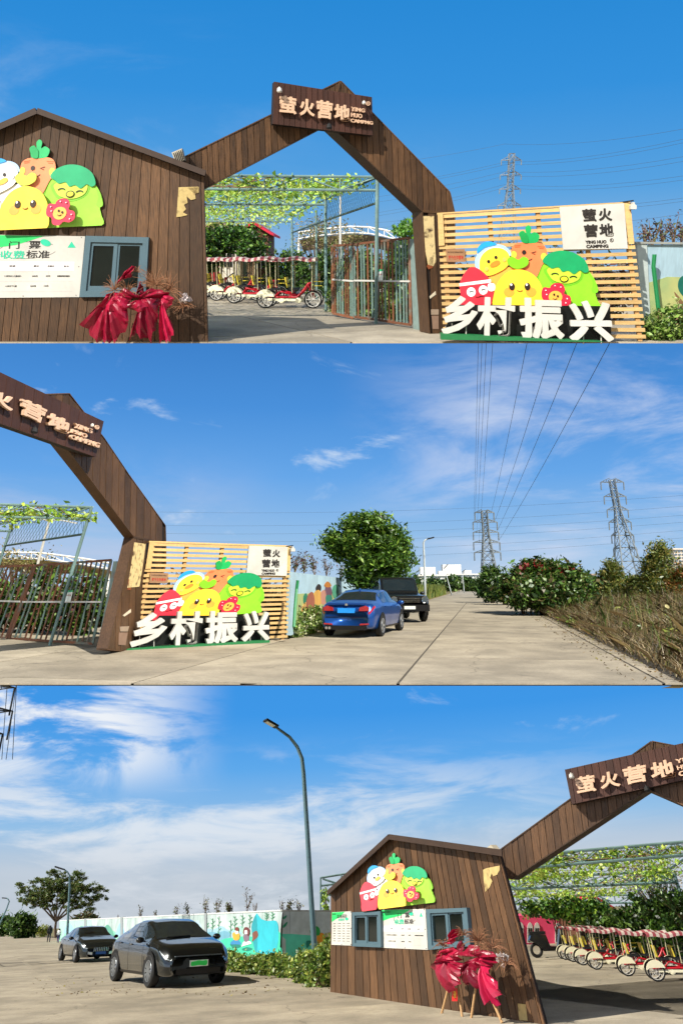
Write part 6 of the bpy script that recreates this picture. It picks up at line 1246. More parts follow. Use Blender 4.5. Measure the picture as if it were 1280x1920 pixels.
# ---- gate arch, near half
plG3 = Plane(S3, (945, 1640, dr + 1.7), (1280, 1480, dr + .1))
q3 = [(1058, 1443), (1400, 1366), (1420, 1432), (1071, 1508)]
gate_arch(S3, plG3, [[(905, 1618), (1065, 1502), (1221, 1391), (1213, 1479), (958, 1647)], [(1221, 1391), (1330, 1412), (1420, 1500), (1400, 1560), (1213, 1479)]], [[(1390, 1540), (1470, 1560), (1470, 1930), (1420, 1930)]], .55,
          dict(poly=q3, lines=[(1058 + 340 * i / 25, 1380, 1071 + 346 * i / 25 + 8, 1510) for i in range(-1, 27)]),
          'brown timber gate arch rising to the right edge, bottom view', 'brown plank name board cropped at the right edge, bottom view', 14, 1380, 1660, lambda x: .12,
          chars=[('萤', [(1076, 1458), (1113, 1451), (1118, 1483), (1081, 1489)]), ('火', [(1121, 1450), (1157, 1444), (1163, 1474), (1126, 1480)]), ('营', [(1165, 1440), (1209, 1431), (1214, 1464), (1172, 1472)]), ('地', [(1217, 1431), (1258, 1422), (1268, 1456), (1221, 1463)]), ('YING', [(1264, 1424), (1310, 1414), (1312, 1422), (1266, 1432)]), ('HUO', [(1267, 1436), (1300, 1429), (1302, 1437), (1269, 1444)]), ('CAMPNG', [(1270, 1447), (1340, 1432), (1342, 1440), (1272, 1456)])],
          lamps=[('white bell lamp on the name board corner, bottom view', 1070, 1454, .055, WHITEP), ('black spotlight under the name lettering in the bottom view', 1211, 1478, .06, BLACK)], org=plG3.P(1420, 1930))
# ---- lamp post beside the gatehouse
LP = mat('teal_grey_pole', '#5f7a80', .4, .08, metal=.3); dlp = S3.g(593, 1822).y
street_lamp(S3, [S3.at(593, 1822, dlp), S3.at(590, 1790, dlp), S3.at(583, 1680, dlp), S3.at(576, 1560, dlp), S3.at(569, 1450, dlp), S3.at(566, 1422, dlp), S3.at(557, 1400, dlp), S3.at(543, 1382, dlp), S3.at(525, 1369, dlp), S3.at(518, 1364, dlp)], (S3.at(519, 1363, dlp), S3.at(497, 1350, dlp - .25), .36, .08), .105, 'tall grey street lamp beside the gatehouse, bottom view', LP)
# ---- pergola
E1, E2, E3 = S3.at(1335, 1574, 26), S3.at(1261, 1633, 31), S3.at(1184, 1678, 40)
K1, K2, K3 = S3.at(985, 1604, 27.5), S3.at(930, 1648, 32.5), S3.at(925, 1681, 42)
def ft(v): return Vector((v.x + .25, v.y, -EYE))
pergola(S3, [(K1, E1, .34, 10), (K2, E2, .34, 9), (K3, E3, .30, 8)], [(E1, ft(E1)), (E2, ft(E2)), (E3, ft(E3)), (K3, ft(K3)), (S3.at(1136, 1687, 41), ft(S3.at(1136, 1687, 41)))], 'green steel truss pergola over the carts in the bottom view', 'yellow green vine spread over the pergola roof, bottom view',
        rails=[(E2 - Vector((0, 0, .6)), E3 - Vector((0, 0, .5))), (E1, E3), (K1, K3), (K1.lerp(E1, .5), K3.lerp(E3, .5))], net=((E2, E3, E3 - Vector((0, 0, .5)), E2 - Vector((0, 0, .6))), 22),
        vine=[(K1, E1, E2, K2, 2400, .05), (K2, E2, E3, K3, 1900, .06), (K1, E1, E1 - Vector((0, 0, .3)), K1 - Vector((0, 0, .3)), 500, .04), (K1.lerp(E1, .12), K1.lerp(E1, .2), K3.lerp(E3, .2), K3.lerp(E3, .12), 500, .1)], leaf=.058, r=.045)
T = Thing(S3, 'truss_stand', 'bare steel truss frame left of the gatehouse roof, bottom view', 'truss', S3.g(597, 1800)); d = S3.g(597, 1800).y
for a, b in (((601, 1645), (601, 1706)), ((601, 1646), (650, 1638)), ((601, 1661), (640, 1656)), ((602, 1675), (630, 1680)), ((605, 1648), (636, 1658)), ((640, 1640), (640, 1650))): T.part('tube', MB().tube([S3.at(*a, d), S3.at(*b, d)], .04, 6), STEEL)
T.part('post', MB().tube([S3.at(601, 1706, d), Vector((S3.at(601, 1706, d).x, d, -EYE))], .04, 6), STEEL)
bush(S3, 'climbing_vine', 'thin vine hanging beside the gatehouse eave, bottom view', 'vine', [(tuple(S3.at(609, 1690, d)), (.12, .12, .45), 18, 20, .07)], .05, ('#a8c23e', '#8fb03a', '#6f9636'), stems=2)
# ---- carts
for i, (x, py, ang) in enumerate(((1216, 1828, -6), (1152, 1816, -4), (1124, 1808, -3), (1104, 1802, -2), (1088, 1798, -1), (1275, 1838, -8))):
    b = S3.g(x, py); lab = ['nearest red and cream pedal surrey, bottom row by the right edge', 'second red and cream pedal surrey in the bottom row', 'third pedal surrey in the bottom row, half hidden', 'fourth pedal surrey in the bottom row, mostly hidden', 'farthest pedal surrey in the bottom row beside the black scooter', 'pedal surrey cropped by the right edge of the bottom view'][i]
    M = Matrix.Translation((b.x, b.y, -EYE)) @ Matrix.Rotation(R(ang - 4), 4, 'Z') @ Matrix.Scale(.70, 4); cc = copy_tree(cart.root, S3, M); cc['label'] = lab; cc['group'] = 'pedal surreys parked in the yard, bottom view'
    for ch in cc.children:                              # these carry their awnings lower
        if ch.name.startswith('awning'): ch.location.z = -.27
        if ch.name.startswith('canopy_post'): ch.scale.z = .75; ch.location.z = .5 * .25
# black scooter
b = S3.g(1035, 1795); T = Thing(S3, 'black_scooter', 'dark scooter parked at the end of the cart row, bottom view', 'scooter', b)
for dx in (-.55, .55): T.part('wheel', MB().torus(b + Vector((dx, 0, .24)), (0, 1, 0), .19, .055, 18, 6), BLACK)
T.part('body', MB().prism([b + Vector((x, -.14, z)) for x, z in ((-.8, .55), (-.7, .72), (-.15, .70), (-.05, .35), (.25, .33), (.42, .9), (.52, .88), (.46, .38), (.2, .2), (-.3, .2), (-.5, .42))], (0, .28, 0)), mat('scooter_black', '#121316', .3, .1, coat=.4)); T.part('seat', MB().box(b + Vector((-.45, 0, .76)), .6, .26, .1), BLACK); T.part('handlebar', MB().tube([b + Vector((.44, -.3, 1.0)), b + Vector((.46, 0, .95)), b + Vector((.44, .3, 1.0))], .02, 6), DARKM)
# pink cottage and red roofed shed, hedges
PINK = mat('pink_wall', '#d8446a', .7, .1)
pl_c = Plane(S3, (940, 1772, 46), (1060, 1772, 46)); T = Thing(S3, 'pink_cottage', 'pink cottage with white arched windows behind the arch leg, bottom view', 'cottage', pl_c.P(1000, 1775))
T.part('wall', piece(pl_c, [(940, 1717), (975, 1717), (990, 1713), (1068, 1722), (1072, 1785), (940, 1780)], -3, 0), PINK)
for x in (976, 993, 1006, 1045):
    w = T.part('window', piece(pl_c, [(x - 5, 1768), (x - 5, 1738), (x - 3, 1732), (x, 1729), (x + 3, 1732), (x + 5, 1738), (x + 5, 1768)], .01, .06), WHITEP)
    for q in (rectq(x - 3.5, 1740, x - .6, 1751), rectq(x + .6, 1740, x + 3.5, 1751), rectq(x - 3.5, 1753, x - .6, 1766), rectq(x + .6, 1753, x + 3.5, 1766)): T.part('pane', piece(pl_c, q, .062, .07), GLASSD, w)
T.part('plinth', piece(pl_c, [(940, 1770), (1024, 1772), (1024, 1784), (940, 1780)], .02, .2), WHITEP)
shed(S3, (1092, 1770), (1150, 1770), RED_W, BRN, 1.5, 42, 'brown shed with bright red roof behind the carts, bottom view')
b = S3.at(1010, 1700, 30); T = bush(S3, 'tree_canopy', 'dark leafy canopy between pink cottage and red shed, bottom view', 'tree', [(tuple(S3.at(1045, 1700, 41)), (1.8, .9, .28), 70, 44, .16), (tuple(S3.at(1100, 1712, 40)), (1.0, .8, .35), 50, 44, .16)], .09, ['#2c4a1c', '#3f6a22', '#557f2c', '#8aa63a'])
for k, (x, yb, dd, w, hh, lab) in enumerate(((1195, 1795, 33, 1.5, 1.25, 'green hedge behind the second cart, bottom view'), (1250, 1795, 31, 1.7, 1.8, 'green hedge behind the nearest cart, bottom view'), (1315, 1795, 29, 1.6, 1.9, 'green hedge at the right edge, bottom view'))):
    c = S3.at(x, yb, dd); bush(S3, 'hedge', lab, 'hedge', [((c.x, c.y, -EYE + hh * .5), (w, .7, hh * .5), 80, 44, .16)], .08, HC, 'hedges round the yard, bottom view')
b = S3.at(1245, 1740, 46); b.z = -EYE; T = Thing(S3, 'bare_tree', 'bare brown tree above the hedge at the right edge, bottom view', 'tree', b); mb = MB(); C = []
for k in range(28):
    a = random.uniform(0, 6.28); t = b + Vector((math.cos(a) * random.uniform(.3, 2.2), math.sin(a) * .8, 3.4 * random.uniform(.6, 1))); mb.tube([b, b.lerp(t, .5) + Vector((0, 0, .4)), t], [.07, .04, .012], 4); C += [t + Vector(np.random.normal(0, .35, 3)) for _ in range(60)]
T.part('trunk', mb, BARK); leaves(T, 'crown', C, .06, DRY)
# ---- painted walls
def gy(x, y): return S3.g(x, y).y
dc = gy(527, 1812); plM = Plane(S3, (530, 1812, dc), (640, 1806, dc + .9)); GREY = mat('grey_render', '#b9c4c6', .85, .15, 4, grime=.2); TEAL = mat('mural_teal', '#58c9ae', .8, .12, 3, grime=.1)
T = Thing(S3, 'mural_wall', 'grey and teal painted wall beside the gatehouse, bottom view', 'wall', plM.P(530, 1812))
for a, b in ((529, 543.5), (544, 592), (592.5, 660)): T.part('wall_panel', piece(plM, [(a, 1708), (b, 1709), (b, 1818), (a, 1818)], -.15, 0), GREY)
T.part('painted_field', piece(plM, [(527, 1751), (545, 1751), (600, 1755), (660, 1752), (660, 1818), (525, 1818)], 0, .004), TEAL)
T.part('coping', piece(plM, [(528, 1706), (660, 1707), (660, 1710), (528, 1709)], -.17, .02), mat('coping', '#9a9d96', .8, .15))
for nm, pts, col in (('painted_trunk', [(529, 1712), (531, 1712), (529, 1745), (528, 1778), (525, 1776), (526, 1745)], '#2a1f18'), ('painted_leaf', [(531, 1720), (538, 1716), (536, 1721), (532, 1724)], '#2f8a66'), ('painted_leaf', [(531, 1735), (539, 1728), (537, 1735), (531, 1740)], '#2f8a66'), ('painted_apple', [(581, 1745), (586, 1738), (595, 1737), (600, 1744), (598, 1754), (584, 1752)], '#2c9a4c'), ('painted_figure', [(594, 1752), (606, 1750), (610, 1762), (606, 1785), (597, 1780)], '#d8902a'), ('painted_figure', [(606, 1755), (622, 1748), (622, 1780), (612, 1784), (607, 1770)], '#b3a58a'), ('painted_leaf', [(574, 1765), (583, 1764), (582, 1770), (575, 1778)], '#1f7a6a'), ('painted_leaf', [(562, 1790), (574, 1787), (580, 1788), (570, 1794)], '#c98a3a')):
    T.part(nm, piece(plM, blob(pts, 3) if 'trunk' not in nm else pts, .006, .010 + random.uniform(0, .003)), flat(col, .85))
plL = Plane(S3, (528, 1812, dc), (60, 1750, gy(110, 1757) * 1.02)); MW = mat('mural_white', '#a9bcb8', .8, .14, 1.2, grime=.25, col2='#bccac8', mixscale=.5)
T = Thing(S3, 'mural_wall', 'long white painted wall with teal tent behind the parked cars, bottom view', 'wall', plL.P(528, 1812))
def wt3(x): return 1707.5 + (529 - x) * .0455
def wb3(x): p = plL.P(x, 1760); q = S3.ray(x, 1760); r0, r1 = 1715, 1830
for_b = {}
def wb3(x):
    lo, hi = 1720.0, 1850.0
    for _ in range(24):
        mid = (lo + hi) / 2
        if plL.P(x, mid).z > -EYE: lo = mid
        else: hi = mid
    return lo
xs = [529, 492, 455, 405, 355, 305, 255, 210, 172, 140, 112]
for a, b in zip(xs[:-1], xs[1:]): T.part('wall_panel', piece(plL, [(a - .2, wt3(a)), (b + .2, wt3(b)), (b + .2, wb3(b)), (a - .2, wb3(a))], -.15, 0), MW if a > 200 else mat('mural_pale_green', '#9fc4b6', .8, .15))
gb = [(x, wb3(x)) for x in range(112, 530, 30)]; gt = [(x, wb3(x) - (wb3(x) - wt3(x)) * (.56 + .13 * math.sin(x * .045) + .05 * math.sin(x * .13))) for x in range(502, 100, -10)]
T.part('painted_meadow', piece(plL, [(528, wb3(528))] + gb[::-1][:0] + [(528, wt3(528) + 45)] + [p for p in gt if p[0] >= 112] + [(112, wb3(112))], .001, .003), mat('mural_meadow', '#79bfa2', .85, .16, 2.0, col2='#9ccfb8', mixscale=.6))
T.part('coping', piece(plL, [(529, wt3(529) - 2), (112, wt3(112) - 1), (112, wt3(112) + .6), (529, wt3(529) + .8)], -.17, .02), mat('wall_cap', '#c9cbc8', .8, .1))
for x in (385, 228, 160): T.part('pillar', piece(plL, [(x - 2, wt3(x) - 2), (x + 2, wt3(x) - 2), (x + 2, wb3(x)), (x - 2, wb3(x))], -.2, .06), mat('pillar_grey', '#8a9294', .8, .1))
for i, x in enumerate(range(130, 372, 24)):                # painted clouds, hills and trees along the far panels
    h_ = wb3(x) - wt3(x); y_ = wt3(x) + h_ * random.uniform(.25, .5); w_ = random.uniform(7, 13)
    T.part('painted_hill' if i % 2 else 'painted_tree', piece(plL, blob([(x - w_, y_ + h_ * .3), (x - w_ * .5, y_), (x, y_ - h_ * .12), (x + w_ * .6, y_ + h_ * .02), (x + w_, y_ + h_ * .3), (x, y_ + h_ * .34)], 3), .004, .006 + .0005 * i), flat(('#8fb8cc', '#6fae8c', '#a9c9d6', '#5a9a86')[i % 4], .85))
KZ = lambda pts: [(380 + x / 4.923, 1660 + y / 4.923) for x, y in pts]
for nm, pts, col, lay in (('painted_hill', KZ([(10, 430), (60, 400), (100, 410), (170, 375), (230, 410), (300, 420), (360, 440), (300, 500), (140, 520), (10, 500)]), '#8fb6c4', 0), ('painted_hill', KZ([(20, 455), (80, 430), (140, 440), (200, 420), (260, 450), (200, 510), (90, 505)]), '#6a9fb3', 1), ('painted_field', KZ([(165, 510), (300, 480), (400, 470), (520, 480), (650, 470), (715, 440), (715, 760), (500, 760), (230, 760), (160, 640)]), '#3fc29c', 2), ('painted_tent', KZ([(487, 275), (540, 310), (600, 330), (678, 330), (700, 420), (690, 560), (630, 650), (500, 630)]), '#2fb0bf', 3), ('painted_tent_side', KZ([(487, 275), (500, 330), (505, 480), (497, 620), (470, 560), (450, 400), (460, 340)]), '#2795a0', 4),
                          ('painted_shade', KZ([(255, 540), (310, 540), (355, 560), (320, 580), (265, 565)]), '#1f7a6c', 4), ('painted_shade', KZ([(365, 585), (410, 570), (460, 585), (420, 607), (370, 600)]), '#1f7a6c', 4), ('painted_skirt', KZ([(258, 525), (300, 500), (345, 520), (350, 545), (300, 545), (262, 545)]), '#3a84b5', 5), ('painted_child', KZ([(275, 445), (310, 430), (340, 450), (335, 500), (290, 505)]), '#d0a23a', 6), ('painted_face', KZ([(298, 425), (325, 420), (328, 445), (305, 450)]), '#f2e3d3', 7), ('painted_hair', KZ([(298, 410), (305, 388), (328, 388), (332, 415), (315, 422)]), '#7a3a34', 8),
                          ('painted_child', KZ([(375, 460), (420, 450), (428, 500), (400, 525), (380, 505)]), '#7a6a78', 6), ('painted_face', KZ([(385, 420), (408, 415), (412, 445), (390, 450)]), '#f4ece4', 8), ('painted_hair', KZ([(372, 440), (378, 400), (400, 385), (428, 400), (432, 445), (415, 470), (412, 420), (390, 415), (385, 450)]), '#6a3434', 7), ('painted_leg', KZ([(380, 520), (430, 515), (450, 535), (425, 545), (370, 560), (358, 570), (365, 545)]), '#eee9e4', 6), ('painted_chair', KZ([(460, 440), (500, 420), (510, 470), (480, 500), (455, 520), (462, 480)]), '#7a4a3c', 5)):
    T.part(nm, piece(plL, blob(pts, 3), .004 + lay * .004, .008 + lay * .004), flat(col, .85))
for x, y0_, y1_ in ((388, 1728, 1745), (399, 1722, 1748), (411, 1718, 1762), (433, 1725, 1758), (441, 1718, 1744), (455, 1716, 1740), (469, 1715, 1740), (500, 1712, 1727), (511, 1710, 1728)):
    T.part('painted_sapling', piece(plL, ribbon([(x, y0_), (x - 1, y1_)], 1.0), .012, .016), flat('#3f5f4c', .85))
    for k in range(5):
        yy = y0_ + (y1_ - y0_) * (.1 + .15 * k); T.part('painted_leaf', piece(plL, ribbon([(x, yy + 2), (x + (3.5 if k % 2 else -3.5), yy - 2)], 1.4), .014, .018), flat('#4f8f6c', .85))
for i, (x, h, lf) in enumerate(((220, .5, 0), (262, .9, 20), (290, .6, 14), (330, .7, 20), (352, .8, 24), (385, 1.0, 26), (407, .8, 24), (430, .6, 60), (462, 1.1, 10), (478, .5, 0), (528, .5, 4), (542, .5, 26), (560, .5, 12))):
    p = plL.P(min(x, 525), 1715); twig_plant(S3, x, (wt3(x) if x < 529 else 1708) + 5, p.y + .9, h, 'twiggy shrub %s the wall top, bottom view' % ('far left along', 'left of centre along', 'just above the grey sedan on', 'behind the dark coupe roof on', 'above the dark coupe roof on', 'beside the wall pillar on', 'right of the wall pillar on', 'rounded and leafy on', 'tall and thin on', 'bare beside the tent on', 'bare stump at the corner of', 'leafy past the corner of', 'sparse behind the lamp post on')[i], ('#5a4a42', '#5d6b3c', '#6a6a48'), group='shrubs over the painted wall, bottom view', leafy=lf, lsize=.04, n=5)
for i, (x, y, w, h) in enumerate(((452, 1822, .5, .42), (482, 1826, .5, .46), (512, 1828, .5, .5), (536, 1832, .4, .4), (572, 1842, .42, .66), (602, 1850, .5, .75), (432, 1818, .3, .5), (624, 1836, .3, 1.0))):
    p = S3.g(x, y); bush(S3, 'weed_bush', 'leafy green weed clump %s, bottom view' % ('right of the dark coupe', 'below the painted children', 'below the painted tent', 'at the wall corner', 'before the lamp post', 'spreading at the gatehouse corner', 'touching the dark coupe bumper', 'tall behind the lamp post')[i], 'bush', [((p.x, p.y, -EYE + h * .5), (w, .42, h * .55), 60, 42, .10)], .05, BC + ['#b8bf5a'], 'weeds along the painted wall, bottom view')
C = np.array([tuple(S3.g(random.uniform(60, 640), random.uniform(1830, 1866), .012)) for _ in range(260)])
solo(S3, 'leaf_litter', leaf_mesh('leaf_litter', C, .035, ['#6b5433', '#8a7044', '#4a3a22', '#9a9048'], up=1.5), None, 'dead leaves scattered on the concrete before the weeds, bottom view', 'litter', org=(0, 0, 0), kind='stuff')
# ---- cars
GRY = mat('graphite_car_paint', '#191d1e', .2, .06, 3, metal=.5, coat=.9); GRY2 = mat('slate_car_paint', '#262c2d', .2, .06, 3, metal=.5, coat=.9)
COUPE = dict(L=4.7, x0=-2.35, x1=2.35, wr=.62, top=[(-2.35, .80), (-2.3, 1.0), (-2.1, 1.12), (-1.8, 1.2), (-.9, 1.50), (-.3, 1.58), (.2, 1.565), (.55, 1.49), (1.35, 1.10), (1.6, 1.05), (2.05, .95), (2.25, .82), (2.35, .62)],
             belt=[(-2.35, .75), (-2.2, 1.0), (-1.5, 1.07), (0, 1.02), (1.2, .98), (1.9, .88), (2.35, .58)], w=[(-2.35, .70), (-2.25, .82), (-1.7, .93), (-1.2, .94), (0, .93), (1.3, .94), (2.0, .90), (2.25, .80), (2.35, .66)], zb=[(-2.35, .40), (-2.1, .3), (-1.5, .24), (1.6, .24), (2.2, .25), (2.35, .32)])
fw = Vector((.47, -.88)).normalized(); lt = Vector((-fw.y, fw.x)); g = S3.g(282, 1851); ctr = Vector((g.x, g.y, 0)) - Vector((fw.x, fw.y, 0)) * 1.80 + Vector((lt.x, lt.y, 0)) * .94
def front_car(c, gls_x, xw, r, plate_col, label_plate, grille):
    c.wheels(xw[0], xw[1], r, 10); c.across('windscreen', gls_x[0], gls_x[1], 6.1, GLS); c.across('rear_window', gls_x[2], gls_x[3], 6.1, GLS)
    for sg in (1, -1):
        c.patch('side_window', -.25, gls_x[1] - .22, 5.22, 5.92, GLS, .006, sg); c.patch('side_window', -1.25, -.32, 5.22, 5.92, GLS, .006, sg); c.patch('sill', -1.0, 1.0, 1.15, 1.9, TRIM, .006, sg); c.patch('tail_lamp', -2.3, -2.0, 4.2, 4.95, REDL, .01, sg)
c = Car(S3, 'coupe_suv', 'large dark coupe crossover with blank green plate, nearest parked car, bottom view', GRY, COUPE, place_car(S3, ctr, math.atan2(fw.y, fw.x), 1.14) @ Matrix.Diagonal((1.2, 1.18, 1.06, 1)), '#8f9498')
front_car(c, (.52, 1.34, -1.78, -.9), (1.46, -1.46), .375, None, None, None)
for sg in (1, -1):
    c.patch('head_lamp', 1.95, 2.32, 4.72, 5.0, HEADL, .008, sg); c.patch('fog_lamp', 2.05, 2.33, 2.9, 3.6, mat('smoked_lamp', '#2a2f33', .15, .2, 8, coat=.6), .008, sg); c.patch('wheel_flare', .98, 1.02, 1.9, 3.2, TRIM, .02, sg)
c.flatbox('light_bar', 2.35, -.6, .6, .69, .71, HEADL, .012); c.flatbox('lower_intake', 2.35, -.56, .56, .30, .42, TRIM, .015); p_ = c.flatbox('number_plate', 2.35, -.23, .23, .46, .60, flat('#dfe6df', .5), .03); c.T.part('plate_cover', MB().prism([Vector((2.385, y, z)) for y, z in blob([(-.20, .48), (-.12, .475), (0, .485), (.14, .47), (.2, .5), (.19, .585), (.08, .575), (0, .59), (-.1, .575), (-.2, .56)], 3)], (.006, 0, 0)), flat('#2fd35c', .5), p_)
c.mirrors(.92, 1.08, mat('mirror_black', '#1c2022', .3, .05, coat=.5)); c.doors([-1.2, -.28, .92], SEAM); c.T.part('wiper', MB().bar((1.36, -.5, 1.12), (1.30, .15, 1.14), .02, .02), TRIM)
GS = dict(SEDAN); GS['top'] = [(x, z + .02) for x, z in SEDAN['top']]
g = S3.g(142, 1805); ctr = Vector((g.x, g.y, 0)) - Vector((fw.x, fw.y, 0)) * 1.78 + Vector((lt.x, lt.y, 0)) * .92
c = Car(S3, 'grey_sedan', 'dark grey sedan with barred grille behind the coupe crossover, bottom view', GRY2, GS, place_car(S3, ctr, math.atan2(fw.y, fw.x), 1.12) @ Matrix.Diagonal((1.14, 1.14, 1.04, 1)), '#9a9ea2')
front_car(c, (.45, 1.10, -1.5, -.85), (1.42, -1.40), .335, None, None, None)
for sg in (1, -1): c.patch('head_lamp', 1.98, 2.29, 4.3, 4.98, HEADL, .01, sg); c.flatbox('intake_trim', 2.31, [(sg * .36, .30), (sg * .56, .34), (sg * .56, .44), (sg * .36, .40)], None, None, None, CHR, .02)
c.flatbox('grille', 2.30, -.34, .34, .42, .60, SEAM, .015); c.flatbox('number_plate', 2.31, -.22, .22, .32, .42, flat('#23539a', .5), .03)
for i in range(9): c.T.part('grille_bar', MB().bar((2.33, -.30 + .075 * i, .43), (2.33, -.30 + .075 * i, .59), .012, .02, (0, 1, 0)), CHR)
c.mirrors(.85, .98, TRIM); c.doors([-1.10, -.30, .85], SEAM)
# ---- spreading tree, hedge and lamps far left
tb = S3.g(105, 1758); T = Thing(S3, 'spreading_tree', 'wide spreading tree beside the road, bottom view', 'tree', tb); dd = tb.y; kk = dd / F
def at3(x, y, d=None): return np.array(S3.at(x, y, d or dd))
tops = [(at3(60, 1680), .03), (at3(85, 1665), .03), (at3(110, 1655), .03), (at3(140, 1660), .03), (at3(170, 1672), .03), (at3(45, 1690), .03), (at3(185, 1690), .03), (at3(125, 1690), .03), (at3(75, 1695), .03)]
T.part('trunk', tree_limbs(Vector(at3(105, 1728)), tops, .16, MB().tube([tb, Vector(at3(104, 1740)), Vector(at3(106, 1724))], [.26, .2, .17], 8)), BARK)
C = np.concatenate([clumps(at3(x, y), (w * kk, w * kk * .5, h * kk), n, 80, .22, flat_=.55, shell=.1) for x, y, w, h, n in ((110, 1670, 62, 16, 75), (75, 1678, 42, 14, 50), (150, 1672, 42, 16, 50), (60, 1690, 30, 10, 24), (165, 1690, 30, 12, 26), (110, 1652, 46, 14, 60), (120, 1695, 50, 14, 34), (185, 1668, 14, 6, 8), (40, 1660, 10, 4, 6), (100, 1634, 10, 4, 5), (150, 1640, 16, 8, 8))])
leaves(T, 'crown', C, .14, ['#46602e', '#5c7639', '#758446', '#374d26', '#8d8a5a'], up=.7, aspect=.4)
HY = ['#8a9438', '#a3a846', '#6f8030', '#bdbb5c', '#5c7a30']
for i, (x, y, w, h) in enumerate(((20, 1748, 1.8, 1.5), (50, 1754, 1.4, 1.6), (76, 1757, 1.3, 1.6), (-30, 1746, 2.4, 1.6))):
    p = S3.g(x, y); bush(S3, 'roadside_hedge', ('green roadside hedge at the far left, bottom view', 'yellow green hedge left of the spreading tree, bottom view', 'yellow hedge clump behind the dark clad person, bottom view', 'green hedge cropped by the left edge, bottom view')[i], 'hedge', [((p.x, p.y + .6, -EYE + h * .5), (w, .8, h * .55), 60, 40, .2)], .09, HY if i in (1, 2) else ['#3f6a3c', '#5a8046', '#77904a'], 'hedges beside the road, bottom view')
far_tree(S3, 40, 1712, 1745, 150, 46, 'distant dark tree clump on the skyline at far left', n=60, size=.3); far_tree(S3, 160, 1712, 1745, 120, 40, 'distant brown tree clump behind the spreading tree', ['#5a5a3a', '#4a5a34', '#6a5a40'], n=50, size=.25); far_tree(S3, 5, 1718, 1742, 190, 30, 'small distant tree clump cropped by the left edge', n=40, size=.35)
lamp_px(S3, S3.g(30, 1752).y * 1.15, [(33, 1728), (46, 1690), (125, 1655), (131, 1642)][:1] + [(48, 1685), (70, 1660), (131, 1648)][:0] + [(52, 1680), (60, 1655)][:0] + [(46, 1690), (52, 1672)], [(52, 1672), (44, 1668)], .09, .3, 'leaning grey street lamp behind the spreading tree crown', m=LP)
lamp_px(S3, 62, [(128, 1725), (131, 1660), (131, 1642), (127, 1635), (119, 1629)], [(121, 1630.5), (104, 1625)], .09, .3, 'street lamp with head above the spreading tree', m=LP)
lamp_px(S3, 95, [(5, 1722), (13, 1704), (18, 1690), (15, 1685), (11, 1684)], [(12, 1684), (5, 1683.5)], .10, .3, 'small distant street lamp at the far left edge', m=LP)
# pylon cut by the left edge
px_pylon(S3, -60, 1240, -120, 1714, 46, [(1292, 3.0), (1336, 3.0), (1378, 2.55), (1424, 2.15)], 5.0, 1.4, 'black pylon arms reaching in at the upper left, bottom view', .05, True, DARKM)
for i, (x0, x1) in enumerate(((33, 24), (34, 12), (16, 4))):
    a, b = S3.at(x0, 1262, 44), S3.at(x1, 1424, 46); cable_between(S3, sagline(a, b, .05, 6), .02, ('long dark jumper cable beside the black pylon arms', 'middle dark jumper cable beside the black pylon arms', 'inner dark jumper cable beside the black pylon arms')[i], 'jumper cables of the black pylon')
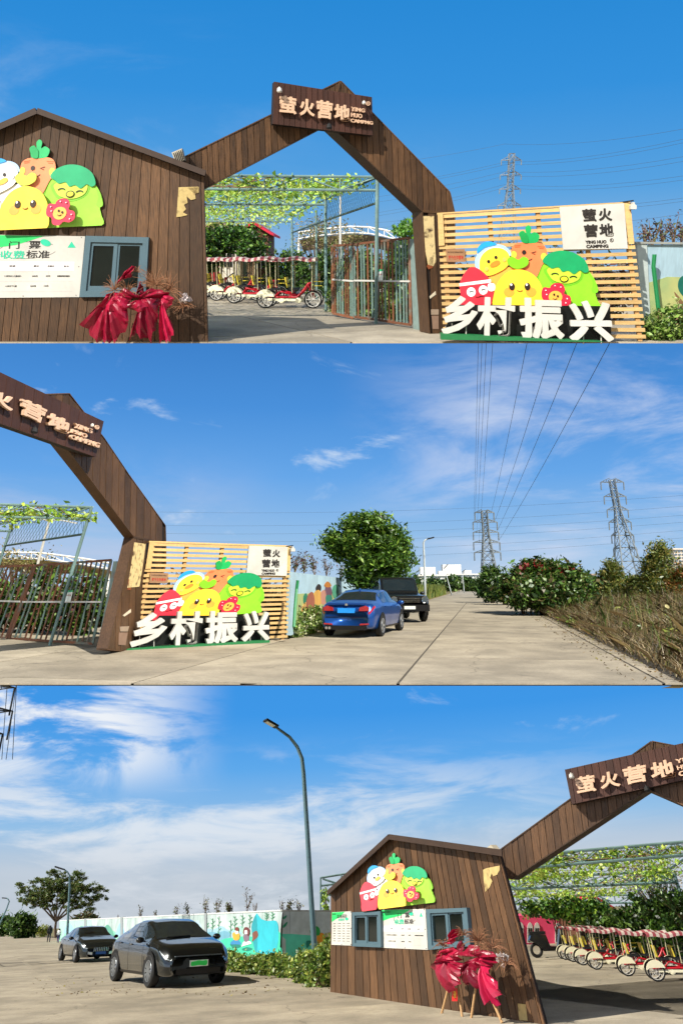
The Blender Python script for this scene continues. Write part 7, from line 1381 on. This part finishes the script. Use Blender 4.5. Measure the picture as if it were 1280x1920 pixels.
# ---- two people walking away up the road
def person(S, gp, h, face, shirt, trousers, label, pose, hair='#15110f', bag=None):
    u = h / 1.75; M_ = Matrix.Rotation(face, 3, 'Z'); T = Thing(S, 'person', label, 'person', (gp.x, gp.y, -EYE)); J = pose; names = list(J); idx = {n: i for i, n in enumerate(names)}
    E_ = [('pelvis', 'waist'), ('waist', 'chest'), ('chest', 'neck'), ('neck', 'head'), ('head', 'crown')] + [e for s_ in 'lr' for e in (('pelvis', 'hip' + s_), ('hip' + s_, 'knee' + s_), ('knee' + s_, 'ankle' + s_), ('ankle' + s_, 'toe' + s_), ('chest', 'sh' + s_), ('sh' + s_, 'elb' + s_), ('elb' + s_, 'wr' + s_), ('wr' + s_, 'hand' + s_))]
    rad = dict(pelvis=.14, waist=.13, chest=.15, neck=.055, head=.095, crown=.075, hip=.085, knee=.06, ankle=.042, toe=.035, sh=.065, elb=.045, wr=.032, hand=.03)
    me = bpy.data.meshes.new('body'); me.from_pydata([M_ @ (Vector(J[n]) * u) for n in names], [(idx[a], idx[b]) for a, b in E_], []); o = bpy.data.objects.new('body', me); SC.collection.objects.link(o)
    sk_ = o.modifiers.new('s', 'SKIN'); o.modifiers.new('u', 'SUBSURF').levels = 1
    for n, v in zip(names, me.skin_vertices[0].data):
        r = rad[n if n in rad else n[:-1]] * u * 1.35; v.radius = (r, r); v.use_root = n == 'pelvis'
    bpy.context.view_layer.update(); m2 = bpy.data.meshes.new_from_object(o.evaluated_get(bpy.context.evaluated_depsgraph_get())); bpy.data.objects.remove(o)
    for c in (shirt, trousers, '#b98a6c', hair, '#1a1a1c'): m2.materials.append(flat(c, .8))
    wz, nz, az, hz = J['pelvis'][2] * u, J['neck'][2] * u, .10 * u, J['head'][2] * u
    for p in m2.polygons:
        c = p.center; q = M_.inverted() @ c
        p.material_index = 4 if c.z < az else 1 if c.z < wz + .02 * u else 0 if c.z < nz - .01 * u else (3 if (c.z > hz + .03 * u or q.y < J['head'][1] * u - .0) else 2)
        if any((c - M_ @ (Vector(J[k]) * u)).length < .07 * u for k in ('handl', 'handr')): p.material_index = 2
        p.use_smooth = True
    T.part('body', m2, None); return T
def walk(step=.22, arm=.18, bend=0.0):
    b = bend; return dict(pelvis=(0, 0, .95 - b * .3), waist=(0, b * .08, 1.1 - b * .3), chest=(0, b * .3, 1.33 - b * .4), neck=(0, b * .42, 1.5 - b * .48), head=(0, b * .5 + .01, 1.61 - b * .5), crown=(0, b * .5 + .01, 1.69 - b * .5), hipl=(-.1, 0, .92 - b * .3), kneel=(-.11, step * .6, .5 - b * .1), anklel=(-.11, step * .5, .09), toel=(-.12, step * .5 + .14, .04), hipr=(.1, 0, .92 - b * .3), kneer=(.11, -step * .2, .5 - b * .1), ankler=(.11, -step, .10), toer=(.12, -step + .13, .04),
        shl=(-.19, b * .3, 1.42 - b * .42), elbl=(-.24, b * .3 - arm * .6, 1.14 - b * .4), wrl=(-.23, b * .4 - arm * .3, .90 - b * .3), handl=(-.22, b * .42 - arm * .2, .82 - b * .3), shr=(.19, b * .3, 1.42 - b * .42), elbr=(.24, b * .3 + arm * .4, 1.14 - b * .4), wrr=(.23, b * .4 + arm, .92 - b * .3), handr=(.22, b * .42 + arm * 1.1, .84 - b * .3))
gm = S3.g(91, 1767); person(S3, gm, 1.8, R(20), '#16181c', '#2a2d33', 'person in black jacket stooping as they walk away up the road', walk(.3, .25, .22))
gc = S3.g(109, 1768); person(S3, gc, 1.35, R(10), '#dfe0e4', '#1f2d6b', 'child in white top and blue trousers walking up the road', walk(.18, .22, 0))
